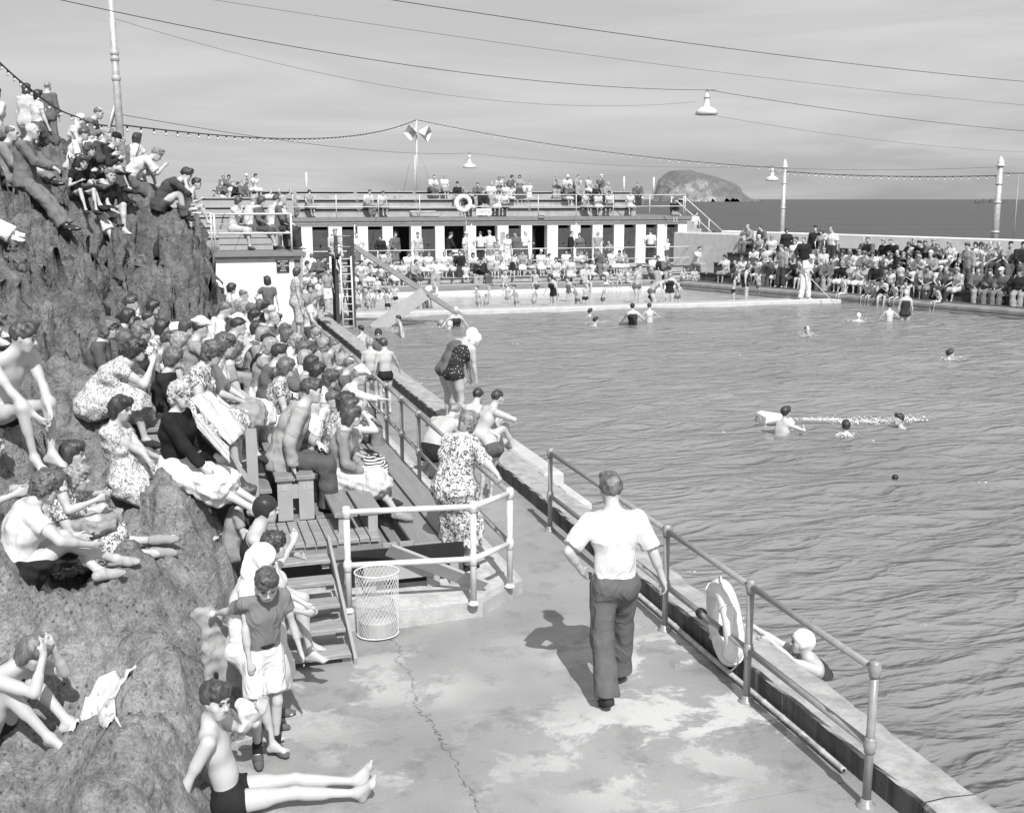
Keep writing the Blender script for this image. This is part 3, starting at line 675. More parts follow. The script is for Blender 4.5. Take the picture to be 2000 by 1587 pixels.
        m0, m1 = (hR + hL) / 2, (kR + kL) / 2; me_ = m1 + ((K['anR'] + K['anL']) / 2 - m1) * SKL
        lo_ = h > .02; pr.append(cone(m0, m1, (.10 if not lo_ else .07) + o, (.085 if not lo_ else .055) + o, .14 if not lo_ else .05)); pr.append(cone(m1, me_, (.085 if not lo_ else .055) + o, (.085 if not lo_ else .06) + o, .14 if not lo_ else .05, cut=1))
        if kind == 'skirt': planes.append((K['waist'] + rp @ V3(0, 0, -.03), rp @ V3(0, 0, 1)))
    if kind == 'swimsuit':
        pr += infl(G['torso'], o * .6, .05)
        for sd in 'RL': hip, kn = K['hip' + sd], K['kn' + sd]; pr.append(cone(hip, hip + (kn - hip) * .16, .094 * f + o * .5, .092 * f + o * .5, .05, cut=1))
        for sx in (-1, 1): pr.append(cone(K['chest'] + rc @ V3(sx * .07, .06, .07), K['top'] + rc @ V3(sx * .075, -.01, .035), .03, .028, .02)); 
        planes.append((K['chest'] + rc @ V3(0, .0, .13), rc @ V3(0, 0, 1)))
    if kind == 'shoes':
        for sd in side:
            heel, ball, toe, up, sdv = K['foot' + sd]
            pr += [cone(heel + up * .008, ball + up * .004, .036, .034, .02), cone(ball, toe + K['fd' + sd] * .008, .036, .03, .02, (up, 1.25)), cone(K['an' + sd] - up * .015, heel + up * .01, .04, .037, .03), cone(K['an' + sd] - up * .02 + K['fd' + sd] * .02, ball + up * .008, .04, .03, .03)]
            planes_ = None
        return pr, [], None
    if kind == 'socks':
        for sd in side: an, kn = K['an' + sd], K['kn' + sd]; pr += [cone(an, an + (kn - an) * .26, .041, .044, .02, cut=1)] 
        return pr, [], (.003, 60, 1)
    if kind == 'belt':
        for sx in (-1, 1): pr.append(cone(K['pel'] + rp @ V3(sx * .045 * f, 0, .085), K['pel'] + rp @ V3(sx * .045 * f, 0, .118), .104 * f + o, .103 * f + o, .05, cut=2))
        return pr, [], None
    amp = {'trousers': .008, 'shirt': .009, 'longshirt': .008, 'jacket': .008, 'skirt': .014, 'dress': .011, 'longdress': .012, 'sundress': .011, 'shorts': .008, 'cardigan': .007, 'blouse': .008, 'tee': .006}.get(kind, .002)
    if h > .02: amp *= .35
    if kind in ('skirt', 'dress') and h <= .02: amp *= 1.35
    return pr, planes, (amp * .75, 27 if kind not in ('skirt',) else 34, int(abs(K['pel'][0] * 77 + K['knR'][1] * 31)) % 9, (1.25, 1.25, .42) if K['pel'][2] > .6 else (1, 1, 1))
def hair(style, K, hs, h):
    c, Rh = K['head'], K['Rh']; q = lambda x, y, z: c + Rh @ (V3(x, y, z) * hs); ax = Rh.T; pr = []; pl = []; rip = (.008 * hs, 75, 3, (1, 1, .6))
    cran = lambda o, dz=0: ell(q(0, -.014, .034 + dz), ax, ((.078 + o) * hs, (.097 + o) * hs, (.090 + o) * hs), .02)
    face = lambda kx=1.0, z0=-.045: [ell(q(0, .095, z0), ax, (.068 * kx * hs, .07 * hs, .085 * hs), .012, '-')]
    if style == 'short': pr = [cran(.008, .004), cone(q(-.03, .055, .10), q(.035, .045, .105), .03 * hs, None, .02)] + face(1.05, -.03) + [ell(q(sx * .085, .02, -.03), ax, (.03 * hs, .05 * hs, .045 * hs), .01, '-') for sx in (-1, 1)]; pl = [(q(0, -.05, -.045), Rh @ V3(0, .75, -1))]
    elif style == 'crop': pr = [cran(.004)] + face(1.05, -.03) + [ell(q(sx * .085, .02, -.03), ax, (.03 * hs, .05 * hs, .045 * hs), .01, '-') for sx in (-1, 1)]; pl = [(q(0, -.05, -.04), Rh @ V3(0, .75, -1))]; rip = (.003, 60, 2)
    elif style == 'bald': pr = [cran(.004)] + face(1.1, -.0) + [ell(q(0, .02, .13), ax, (.07 * hs, .10 * hs, .05 * hs), .01, '-')]; pl = [(q(0, -.05, -.045), Rh @ V3(0, .75, -1))]; rip = (.003, 60, 2)
    elif style == 'quiff': pr = [cran(.010, .006), cone(q(-.035, .06, .115), q(.03, .05, .125), .035 * hs, .03 * hs, .03), cone(q(.04, .075, .085), q(.05, .05, .06), .022 * hs, None, .02)] + face(1.02, -.025) + [ell(q(sx * .088, .02, -.03), ax, (.03 * hs, .05 * hs, .045 * hs), .01, '-') for sx in (-1, 1)]; pl = [(q(0, -.05, -.05), Rh @ V3(0, .75, -1))]
    elif style in ('bob', 'curly', 'long', 'wavy'):
        e = {'bob': .012, 'curly': .020, 'long': .012, 'wavy': .016}[style]; dz = {'bob': -.075, 'curly': -.06, 'long': -.15, 'wavy': -.09}[style]
        pr = [cran(e, .004), cone(q(0, -.055, .0), q(0, -.06, dz), .075 * hs, .06 * hs, .03)] + [cone(q(sx * .06, -.02, .02), q(sx * .068, -.03, dz + .01), .038 * hs, .036 * hs, .03) for sx in (-1, 1)] + [cone(q(-.05, .06, .09), q(.05, .055, .095), .033 * hs, None, .03)] + face(.95, -.04)
        rip = ((.013 if style in ('curly', 'wavy') else .006) * hs, 105 if style == 'curly' else 75, 4, (1, 1, .9 if style in ('curly', 'wavy') else .22))
    elif style == 'bun': pr = [cran(.010, .0), ell(q(0, -.115, .0), ax, (.05 * hs, .04 * hs, .045 * hs), .02)] + face(1.0, -.035) + [ell(q(sx * .085, .02, -.035), ax, (.03 * hs, .045 * hs, .04 * hs), .01, '-') for sx in (-1, 1)]; pl = [(q(0, -.05, -.06), Rh @ V3(0, .75, -1))]
    elif style == 'swimcap': pr = [cran(.010), cone(q(-.07, -.0, .0), q(-.055, .02, -.05), .022 * hs, .014 * hs, .02), cone(q(.07, -.0, .0), q(.055, .02, -.05), .022 * hs, .014 * hs, .02), cone(q(0, -.07, .0), q(0, -.06, -.04), .05 * hs, .045 * hs, .03)] + face(1.0, -.045); rip = (.002, 30, 1)
    elif style == 'flatcap': pr = [ell(q(0, -.005, .095), ax, (.105 * hs, .13 * hs, .036 * hs), .02), cone(q(0, -.01, .06), q(0, -.01, .09), .088 * hs, .085 * hs, .02, cut=0), cone(q(-.04, .10, .075), q(.04, .10, .075), .045 * hs, None, .02, (Rh @ V3(0, .2, 1), 3.5))]; pl = [(q(0, 0, .045), Rh @ V3(0, .12, -1))]; rip = (.004, 30, 2)
    elif style == 'sunhat': pr = [ell(q(0, -.01, .085), ax, (.088 * hs, .10 * hs, .07 * hs), .02), ell(q(0, 0, .06), ax, (.155 * hs, .17 * hs, .014 * hs), .015)]; rip = (.006, 22, 2)
    elif style == 'hat': pr = [ell(q(0, -.01, .10), ax, (.085 * hs, .10 * hs, .075 * hs), .01), ell(q(0, -.005, .065), ax, (.135 * hs, .155 * hs, .012 * hs), .012)]; rip = (.003, 22, 2)
    elif style == 'beret': pr = [ell(q(0, -.02, .085), ax, (.12 * hs, .125 * hs, .055 * hs), .02), ell(q(0, -.02, .05), ax, (.088 * hs, .10 * hs, .05 * hs), .02)] + face(1.05, -.03); rip = (.005, 22, 2)
    elif style == 'scarf': pr = [cran(.014), cone(q(-.06, -.0, -.0), q(-.03, .03, -.085), .04 * hs, .025 * hs, .02), cone(q(.06, -.0, .0), q(.03, .03, -.085), .04 * hs, .025 * hs, .02), cone(q(0, -.07, .0), q(0, -.06, -.10), .06 * hs, .07 * hs, .03)] + face(.95, -.035); rip = (.005, 30, 2)
    return pr, pl, rip
HATS = {'swimcap': 'swim_cap', 'flatcap': 'flat_cap', 'sunhat': 'sun_hat', 'hat': 'hat', 'beret': 'beret', 'scarf': 'headscarf'}

# grey tones of cloth, hair and skin
def fold_bump(m):
    """creases of cloth: ridged folds and a fine weave"""
    n, l = m.node_tree.nodes, m.node_tree.links; p = n['Principled BSDF']
    a = val(n, l, 4.6, 0, 1, -1, 1, detail=3, rough=.45, stretch=(1.2, 1.2, .75), dist=.9)
    a = math2(n, l, 'POWER', math2(n, l, 'SUBTRACT', 1.0, math2(n, l, 'ABSOLUTE', math2(n, l, 'MULTIPLY', a, 1.8), 0)), 2.0)
    w = val(n, l, 120, 0, 1, 0, .06, detail=3)
    b = n.new('ShaderNodeBump'); b.inputs['Strength'].default_value = .75; b.inputs['Distance'].default_value = .014; l.new(math2(n, l, 'ADD', a, w), b.inputs['Height']); l.new(b.outputs['Normal'], p.inputs['Normal'])
PM = {}
def pm(kind, tone):
    key = (kind, tone)
    if key in PM: return PM[key]
    if kind == 'skin': m = grey('skin_tone', tone, .05, 8, .5, .0, spec=.35); p = m.node_tree.nodes['Principled BSDF']; p.inputs['Subsurface Weight'].default_value = .0
    elif kind == 'hair':
        m, n, l, p = nodes('hair_tone'); v = val(n, l, 26, .3, .7, tone * .5, tone * 1.7 + .01, detail=3, stretch=(1.2, 1.2, .35), dist=1.0); l.new(v, p.inputs['Base Color']); p.inputs['Roughness'].default_value = .42
        b = n.new('ShaderNodeBump'); b.inputs['Strength'].default_value = .6; b.inputs['Distance'].default_value = .008; l.new(val(n, l, 60, 0, 1, 0, 1, stretch=(1.3, 1.3, .3), dist=.8), b.inputs['Height']); l.new(b.outputs['Normal'], p.inputs['Normal'])
    elif kind in ('cloth', 'rubber'):
        m = grey('cloth_tone', tone, .07, 14, .85 if kind == 'cloth' else .35, 0, 55, spec=.2)
        if kind == 'cloth': fold_bump(m)
    elif kind in ('floral', 'floral_dark', 'sprig', 'spots'):
        m, n, l, p = nodes('printed_' + kind); sc = {'floral': 30, 'floral_dark': 25, 'sprig': 62, 'spots': 26}[kind]
        a = val(n, l, sc, .50, .56, tone, .10 if kind != 'sprig' else .25, detail=2, dist=1.6); c = val(n, l, sc * .7, .56, .6, 1.0, .5 if kind != 'spots' else 1.0, detail=1, dist=.8)
        if kind == 'spots': a = val(n, l, 30, .16, .2, .75, tone, kind='F1')
        if kind == 'floral_dark': a = val(n, l, sc, .46, .54, tone, .08, detail=2, dist=1.6)
        l.new(math2(n, l, 'MULTIPLY', a, c), p.inputs['Base Color']); p.inputs['Roughness'].default_value = .85; fold_bump(m)
    elif kind == 'stripe':
        m, n, l, p = nodes('striped_cloth'); w = n.new('ShaderNodeTexWave'); w.inputs['Scale'].default_value = 12; w.bands_direction = 'Z'; t = n.new('ShaderNodeTexCoord'); l.new(t.outputs['Object'], w.inputs['Vector'])
        r = n.new('ShaderNodeMapRange'); r.inputs['From Min'].default_value = .45; r.inputs['From Max'].default_value = .55; r.inputs['To Min'].default_value = tone; r.inputs['To Max'].default_value = .03; l.new(w.outputs['Fac'], r.inputs['Value']); l.new(r.outputs['Result'], p.inputs['Base Color']); p.inputs['Roughness'].default_value = .85
    PM[key] = m; return m

MESH_CACHE = {}
N_PEOPLE = [0]
def person_meshes(pose, H, sex, fat, top, bottom, hairs, feet, h, extras=(), detail=True, key=None):
    """returns [(part name, slot, mesh)]; with a key the pieces are shared by everyone of that pose"""
    s = H / 1.75; hs = (1.0 if sex == 'm' else .955) * (1.0 if sex != 'c' else s ** -.62)
    h = h * (1.22 if h < .02 else 1.32)
    K = skeleton(pose, H, sex); G = None; out = []
    o = max(.010, h * .45 + .003)
    def piece(nm, slot, pk, fn):
        ck = None if key is None else (key, pk)
        if ck is not None and ck in MESH_CACHE: me = MESH_CACHE[ck]
        else:
            nonlocal G
            if G is None: G = limb_sets(K, sex, fat, sex == 'c', detail, hs)
            me = fn()
            if me is not None and abs(s - 1) > .001:
                co = np.empty(len(me.vertices) * 3, np.float32); me.vertices.foreach_get('co', co); me.vertices.foreach_set('co', co * s)
            if ck is not None: MESH_CACHE[ck] = me
        if me is not None: out.append((nm, slot, me))
    piece('body', 'skin', 'body', lambda: fieldmesh('body', flatten(G, BODY), h / s))
    def add(nm, slot, kind, o_=o, side='RL'):
        def f():
            pr, pl, rip = garment(kind, K, G, sex, fat, o_, h, side); return fieldmesh(nm, pr, h / s, rip if detail or h < .02 else None, pl)
        piece(nm, slot, kind + side, f)
    nm = {'tee': 't_shirt', 'longshirt': 'shirt', 'longdress': 'dress'}.get(top, top)
    if top: add(nm, 'top', top)
    if top in ('shirt', 'longshirt', 'jacket') and detail: add('collar', 'collar', 'collar')
    if bottom: add(bottom, 'bottom', bottom, o * .85)
    if 'belt' in extras: add('belt', 'dark', 'belt')
    for sd in 'RL':
        if 'socks' in extras: add('sock', 'dark', 'socks', o, sd)
        if feet == 'shoes': add('shoe', 'shoes', 'shoes', o, sd)
    for st in hairs:
        def f(st=st):
            pr, pl, rip = hair(st, K, hs, h); return fieldmesh(HATS.get(st, 'hair'), pr, h / s, rip if h < .026 else None, pl)
        piece(HATS.get(st, 'hair'), 'hat' if st in HATS else 'hair', 'hair' + st, f)
    if detail and h < .0178:
        c, Rh = K['head'], K['Rh']; q = lambda x, y, z: (c + Rh @ (V3(x, y, z) * hs)) * s; Ms = Matrix.Scale(s, 4)
        for sx in (-1, 1):
            b = MB(); Mx = Matrix.Translation(Vector(q(sx * .031, .0795, .012))) @ Matrix(Rh.tolist()).to_4x4() @ Matrix.Diagonal((.0155 * hs * s, .008 * hs * s, .0062 * hs * s, 1)); b.lathe([(0.05, -1), (.7, -.7), (1, 0), (.7, .7), (.05, 1)], (0, 0, 0), 8, Mx); out.append(('eye', 'eye', mesh('eye', b.v, b.f, True)))
            b = MB(); b.tube([q(sx * .014, .093, .031), q(sx * .032, .0915, .037), q(sx * .05, .078, .031)], .0038 * hs * s, 5); out.append(('eyebrow', 'hair', mesh('eyebrow', b.v, b.f, True)))
        b = MB(); b.tube([q(-.024, .083, -.057), q(-.012, .091, -.056), q(0, .0925, -.0575), q(.012, .091, -.056), q(.024, .083, -.057)], .0036 * hs * s, 5); out.append(('mouth', 'mouth', mesh('mouth', b.v, b.f, True)))
        if 'glasses' in extras:
            b = MB()
            for sx in (-1, 1):
                b.torus(q(sx * .033, .103, .01), .02 * hs * s, .0025 * hs, Matrix(Rh.tolist()).to_4x4() @ Matrix.Rotation(R(90), 4, 'X'), 14, 5); b.tube([q(sx * .053, .10, .012), q(sx * .082, -.01, .012)], .002, 4)
            out.append(('spectacles', 'dark', mesh('spectacles', b.v, b.f, True)))
    return out
SLOT = {'eye': ('cloth', .03), 'mouth': ('cloth', .16), 'dark': ('cloth', .025), 'collar': ('cloth', .75), 'hat': ('cloth', .7), 'shoes': ('cloth', .04)}
def person(label, pos, yaw, pose, H=1.72, sex='m', fat=1.0, top=None, bottom=None, hairs=('short',), feet=None, h=.012, extras=(), tones=None, group=None, detail=True, key=None, tilt=None):
    """tones: {slot: (material kind, tone)}; yaw: compass direction faced, 0 = along +y, 90 = along +x"""
    t = dict(SLOT); t.update({'skin': ('skin', .48), 'hair': ('hair', .05), 'top': ('cloth', .7), 'bottom': ('cloth', .12)}); t.update(tones or {})
    root = thing('person', label, 'person', pos, group, -R(yaw)); N_PEOPLE[0] += 1
    if tilt is not None: root.rotation_euler = (Matrix.Rotation(-R(yaw), 3, 'Z') @ Matrix.Rotation(R(tilt), 3, 'X')).to_euler()
    body = None
    for nm, slot, me in person_meshes(pose, H, sex, fat, top, bottom, hairs, feet, h, extras, detail, key):
        o = put(nm, me, pm(*t[slot]), root, world=False)
        if o.material_slots[0].material is not pm(*t[slot]): o.material_slots[0].link = 'OBJECT'; o.material_slots[0].material = pm(*t[slot])
    return root
# ------------------------------------------------------------------ base poses (metres, 1.75 m figure, origin on the ground or on the seat)
def mk(base, **kw): d = dict(base); d.update(kw); return d
STAND = dict(pelvis=(0, 0, .93), footR=(.10, 0, .075), footL=(-.10, .03, .075), handR=(.27, .05, .80), handL=(-.27, .05, .80))
SIT = dict(pelvis=(0, 0, .10), footR=(.11, .46, -.37), footL=(-.10, .44, -.37), kneeR=(.1, .5, 1), kneeL=(-.1, .5, 1), handR=(.11, .36, .20), handL=(-.11, .34, .20), elbR=(.7, -.6, -.5), elbL=(-.7, -.6, -.5), palmR=(0, 0, -1), palmL=(0, 0, -1), lean=8, curl=10)
GSIT = dict(pelvis=(0, 0, .10), footR=(.12, .55, .05), footL=(-.10, .52, .05), kneeR=(.1, .1, 1), kneeL=(-.1, .1, 1), handR=(.12, .42, .38), handL=(-.12, .42, .38), lean=18, curl=18)
LSIT = dict(pelvis=(0, 0, .10), footR=(.10, .86, .06), footL=(-.08, .84, .06), kneeR=(.1, .1, 1), kneeL=(-.1, .1, 1), handR=(.2, .3, .22), handL=(-.2, .25, .22), lean=-5, curl=15)

# ------------------------------------------------------------------ placing people
def zat(v, p):          # level at which a point over p shows at photograph row v
    lo, hi = -3.0, 9.0
    for _ in range(40):
        m = (lo + hi) / 2; q = Vector((p[0], p[1], m - CAM_H)); vv = 793.5 - FPX * (q.dot(_up)) / q.dot(_fw)
        if vv > v: lo = m
        else: hi = m
    return (lo + hi) / 2
def loc(p, yaw, w, H):   # world point -> the pose's own coordinates
    d = Vector(w) - Vector(p); q = Matrix.Rotation(R(yaw), 3, 'Z') @ d; s = 1.75 / H; return (q.x * s, q.y * s, q.z * s)
def headoff(pose, H, sex, yaw):
    K = skeleton(pose, H, sex); s = H / 1.75; return Matrix.Rotation(-R(yaw), 3, 'Z') @ Vector([float(a) for a in K['head'] * s])
O_ = Vector((0, 0, CAM_H))
def by_plane(u, v, off, n, c):          # position whose head shows at u, v and which lies on the plane n.p = c
    d = ray(u, v); n = Vector(n); return O_ + d * ((c + off.dot(n) - O_.dot(n)) / d.dot(n)) - off
def by_rock(u, v, off, lo=5.5, hi=32):
    k = min(HEADS, key=lambda q: (q[0] - u) ** 2 + (q[1] - v) ** 2)
    if (k[0] - u) ** 2 + (k[1] - v) ** 2 < 400: lo, hi = k[2] * .9, k[2] * 1.12
    d = ray(u, v); best = None; dep = lo
    while dep < hi:
        p = O_ + d * dep - off; e = p.z - rock_h(p.x, p.y)
        if e <= 0.0: return p
        if best is None or abs(e) < best[0]: best = (abs(e), p.copy())
        dep += .04
    return best[1]
def settle(pose, p, yaw, H, reach=.5):   # put both feet on the rock
    q = dict(pose); s = H / 1.75
    for k in ('footR', 'footL'):
        f = pose.get(k)
        if f is None: continue
        w = Vector(p) + Matrix.Rotation(-R(yaw), 3, 'Z') @ (Vector(f) * s); h = max(rock_h(w.x, w.y), -.0)
        z = (h - p[2]) / s + .075; q[k] = (f[0], f[1], max(f[2] - reach, min(f[2] + .45, z)))
    return q
# ------------------------------------------------------------------ the rock: one height field through measured points
RC = []
def rc_z(*l):
    for (u, v, z) in l: RC.append(P(u, v, z))
def rc_d(*l):
    for (u, v, d) in l: RC.append(W(u, v, d))
rc_z((250, 1400, .66), (200, 1250, .82), (350, 1300, .66), (300, 1500, .52), (120, 1400, .5), (100, 1587, .12), (40, 1560, .10), (-60, 1450, .3), (20, 1440, .3), (180, 1587, .45), (290, 1587, .42),
     (360, 1450, .45), (395, 1560, .10), (372, 1420, .35), (412, 1250, .42), (470, 1150, .5), (440, 1050, .9), (400, 1000, 1.08), (320, 1000, 1.06), (250, 1100, .97), (100, 1170, .88), (30, 1150, .92), (0, 1020, 1.25),
     (250, 930, 1.22), (150, 850, 1.7), (100, 800, 1.86), (60, 850, 1.86), (0, 800, 2.0), (200, 760, 1.72), (-120, 900, 2.0), (-150, 1150, 1.2), (330, 900, 1.15), (280, 830, 1.3), (230, 820, 1.45), (170, 690, 2.0), (110, 640, 2.35), (60, 600, 2.5), (0, 600, 2.55), (-100, 650, 2.7))
rc_d((150, 560, 14.5), (200, 520, 16), (100, 480, 15.5), (40, 450, 15.5), (0, 500, 14.5), (220, 600, 14.2), (-100, 480, 15), (260, 530, 18), (190, 455, 17), (40, 395, 16.5), (115, 398, 17), (0, 372, 17), (70, 350, 18.3), (200, 420, 17.2), (250, 465, 17.6),
     (300, 452, 18.2), (365, 455, 19.0), (392, 500, 20), (412, 560, 20.6), (340, 378, 20), (300, 350, 20.6), (250, 355, 19.2), (215, 345, 19.6), (190, 318, 20.5), (240, 318, 21), (150, 310, 24), (100, 304, 26.5), (40, 306, 26), (0, 318, 26),
     (-100, 325, 25), (185, 305, 24.5), (320, 560, 19.3), (350, 500, 19), (290, 590, 18.4), (440, 610, 21.2), (455, 645, 21.5))
for p in ((-4, 36, 2.6), (-3.2, 30, 4.1), (-1, 29, 1.5), (.6, 25.5, .2), (1.1, 24, -.2), (1.35, 22, -.3), (1.3, 20, -.3), (1.1, 18.6, -.2), (.8, 18.2, .9), (2.4, 20, -.5), (2.4, 15, -.5), (2.4, 26, -.5), (0, 17.8, 1.3), (-.6, 17.2, 1.5), (-1.15, 16.2, 1.62), (-1.2, 14.4, 1.62), (-1.1, 12.6, 1.6),
          (-.3, 14, .9), (.4, 14, .5), (-.4, 11.6, 1.0), (.3, 12.6, .3), (.5, 10.6, .3), (.15, 10.6, .85), (.0, 9.9, .95), (.25, 9.3, .35), (.45, 8.6, .02), (.2, 7.3, -.0), (.1, 6.6, .0), (.05, 5.8, -.02), (.6, 8.9, -.25), (1.2, 9.2, -.4), (.5, 7.3, -.3), (.5, 6.2, -.3), (1.5, 7, -.8), (1.5, 11, -.6), (-1, 5.0, .3), (-2.5, 4.6, .3), (-3, 6, .4), (-5, 12, 3.2), (-7, 20, 4.3), (-8, 30, 4.4), (-5, 8, 2.4), (1.2, 31, -.3), (0, 31.5, 0)): RC.append(Vector(p))
HEADS = [(24, 262, 17.2, .80), (64, 258, 17.6, .80), (162, 318, 18, .62), (176, 294, 18.6, .74), (204, 291, 18.9, .78), (216, 344, 17.6, .76), (306, 303, 20, .72), (364, 343, 18.2, .72), (268, 272, 23.5, .76), (158, 234, 24, .76), (193, 222, 24, .80), (164, 264, 21.5, .70), (211, 264, 21, .78), (227, 276, 21, .72), (384, 360, 20, .62),
         (93, 170, 28, 1.64), (75, 187, 25.5, 1.5), (52, 175, 26, 1.53), (-8, 185, 22, 1.5), (66, 1278, 7.15, .70), (92, 952, 8.7, .76), (150, 935, 8.9, .80), (46, 662, 8.7, .78), (237, 800, 9.3, .80), (352, 772, 9.7, .82), (266, 686, 11.0, .66), (143, 888, 9.5, .76), (-18, 868, 9.2, .80), (-45, 560, 10.6, .80)]
SEATS = [W(u, v, d) - Vector((0, 0, z)) for (u, v, d, z) in HEADS]
RC = [p for p in RC if min((Vector((p.x, p.y)) - Vector((q.x, q.y))).length for q in SEATS) > .5] + SEATS
RP = np.array([[p.x, p.y, p.z] for p in RC])
def rbf_fit(Pn, Z, s=.25):
    d = np.hypot(Pn[:, None, 0] - Pn[None, :, 0], Pn[:, None, 1] - Pn[None, :, 1]); K = np.sqrt(d * d + s * s); n = len(Z)
    A = np.zeros((n + 3, n + 3)); A[:n, :n] = K - np.eye(n) * .01; A[:n, n] = 1; A[:n, n + 1:] = Pn[:, :2]; A[n, :n] = 1; A[n + 1:, :n] = Pn[:, :2].T
    return np.linalg.solve(A, np.concatenate([Z, np.zeros(3)]))
RW_ = rbf_fit(RP, RP[:, 2])
def rbf(x, y, s=.25):
    sh = x.shape; x = x.ravel(); y = y.ravel(); o = np.zeros(len(x))
    for i in range(len(RP)): o += RW_[i] * np.sqrt((x - RP[i, 0]) ** 2 + (y - RP[i, 1]) ** 2 + s * s)
    n = len(RP); return (o + RW_[n] + RW_[n + 1] * x + RW_[n + 2] * y).reshape(sh)
_pr = np.random.RandomState(11); _perm = _pr.permutation(256); _perm = np.concatenate([_perm, _perm, _perm]); _gv = _pr.rand(256) * 2 - 1
def vnoise(x, y, z=0.0):
    xi = np.floor(x).astype(int); yi = np.floor(y).astype(int); xf = x - xi; yf = y - yi; xf = xf * xf * (3 - 2 * xf); yf = yf * yf * (3 - 2 * yf)
    h = lambda a, b: _gv[_perm[(_perm[a & 255] + b) & 255]]
    return (h(xi, yi) * (1 - xf) + h(xi + 1, yi) * xf) * (1 - yf) + (h(xi, yi + 1) * (1 - xf) + h(xi + 1, yi + 1) * xf) * yf
def fbm(x, y, o=5, g=.5):
    s = 0; a = 1
    for i in range(o): s = s + a * vnoise(x * 2 ** i + 17 * i, y * 2 ** i - 9 * i); a *= g
    return s
def facets(x, y, size, tilt, seed):
    """broken faces: every cell of a jittered grid is a plane of its own tilt and height"""
    x = x / size; y = y / size; xi = np.floor(x).astype(int); yi = np.floor(y).astype(int); bd = np.full(x.shape, 9.0); out = np.zeros(x.shape)
    hsh = lambda a, b, k: _gv[_perm[(_perm[(a + seed) & 255] + b * 3 + k * 57) & 255]]
    for dx in (-1, 0, 1):
        for dy in (-1, 0, 1):
            a = xi + dx; b = yi + dy; cx = a + .5 + .45 * hsh(a, b, 0); cy = b + .5 + .45 * hsh(a, b, 1); d = (x - cx) ** 2 + (y - cy) ** 2
            v = size * (tilt * (hsh(a, b, 2) * (x - cx) + hsh(a, b, 3) * (y - cy)) + .22 * hsh(a, b, 4)); m_ = d < bd; out = np.where(m_, v, out); bd = np.where(m_, d, bd)
    return out
def rock_z(X, Y):
    z = rbf(X, Y)
    w = np.clip((Y - 8.5) / 7, 0, 1)
    u = X * .8 + Y * .35; v = -X * .35 + Y * .8
    n = (.06 + .05 * w) * fbm(u * 1.1, v * .8, 3) + (.03 + .09 * w) * (.5 - 2 * np.abs(fbm(u * 2.0 + 5, v * 1.3, 5, .6))) + (.018 + .05 * w) * fbm(X * 6, Y * 6, 4, .6) + (.022 + .055 * w) * (.5 - 2 * np.abs(fbm(u * 4.5 + 9, v * 2.6, 3, .6))) + (.02 + .03 * w) * np.floor(3 * fbm(u * 3.1 + 40, v * .9, 2) + .5) / 3 - .06 * w
    wx = X + .16 * fbm(X * 2.2, Y * 2.2, 3); wy = Y + .16 * fbm(X * 2.2 + 31, Y * 2.2 + 7, 3)
    n = n + (.35 + .65 * w) * facets(wx * 1.25 + wy * .3, wy * .8, .62, .75, 3) + (.5 + .5 * w) * facets(wx, wy, .21, .8, 11)
    return z + n
rx = np.concatenate([np.arange(-9, -4, .16), np.arange(-4, 1.9, .036)]); ry = np.concatenate([np.arange(4.2, 12, .04), np.arange(12, 22, .055), np.arange(22, 36, .14)])
def rock_mat():
    m, n, l, p = nodes('dark_basalt_rock')
    tx = n.new('ShaderNodeTexCoord'); s = n.new('ShaderNodeSeparateXYZ'); l.new(tx.outputs['Object'], s.inputs[0])
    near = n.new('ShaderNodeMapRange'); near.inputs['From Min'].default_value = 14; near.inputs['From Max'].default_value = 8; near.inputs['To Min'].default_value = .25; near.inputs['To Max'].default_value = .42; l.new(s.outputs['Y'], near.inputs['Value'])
    big = val(n, l, .9, .3, .7, .75, 1.25, detail=6, rough=.6)
    mid = val(n, l, 6, .38, .66, .5, 1.4, detail=14, rough=.82)
    fine = val(n, l, 55, .35, .7, .7, 1.3, detail=6, rough=.7)
    pits = val(n, l, 13, .05, .3, .35, 1.0, kind='F1', stretch=(1.5, .9, 1.5)); pm_ = val(n, l, 2.4, .42, .62, 1, 0, detail=5)
    pit = math2(n, l, 'MAXIMUM', pits, pm_)
    cs = val(n, l, 1.5, -1, 1, -1, 1, detail=9, rough=.62, stretch=(1.5, .55, 2.0)); cr = n.new('ShaderNodeMapRange'); cr.inputs['From Min'].default_value = .0; cr.inputs['From Max'].default_value = .018; cr.inputs['To Min'].default_value = .9
    q = math2(n, l, 'ABSOLUTE', math2(n, l, 'SUBTRACT', cs, .5), 0); l.new(q, cr.inputs['Value'])
    spk = val(n, l, 38, .64, .74, 0, .16, detail=4, rough=.6)
    c = math2(n, l, 'MULTIPLY', math2(n, l, 'MULTIPLY', near.outputs['Result'], big), math2(n, l, 'MULTIPLY', math2(n, l, 'MULTIPLY', mid, fine), math2(n, l, 'MULTIPLY', pit, cr.outputs['Result'])))  # noise and pits also paint the dark of the cavities into the colour
    l.new(math2(n, l, 'ADD', c, spk), p.inputs['Base Color']); p.inputs['Roughness'].default_value = .9; p.inputs['Specular IOR Level'].default_value = .25
    h = math2(n, l, 'ADD', math2(n, l, 'ADD', math2(n, l, 'MULTIPLY', val(n, l, 4.5, 0, 1, 0, 1, detail=14, rough=.72, stretch=(1, .7, 1.3)), 1.6), math2(n, l, 'MULTIPLY', pit, .22)), math2(n, l, 'MULTIPLY', cr.outputs['Result'], .35))
    b = n.new('ShaderNodeBump'); b.inputs['Strength'].default_value = 1.0; b.inputs['Distance'].default_value = .09; l.new(h, b.inputs['Height']); l.new(b.outputs['Normal'], p.inputs['Normal'])
    return m
M['rock'] = rock_mat()
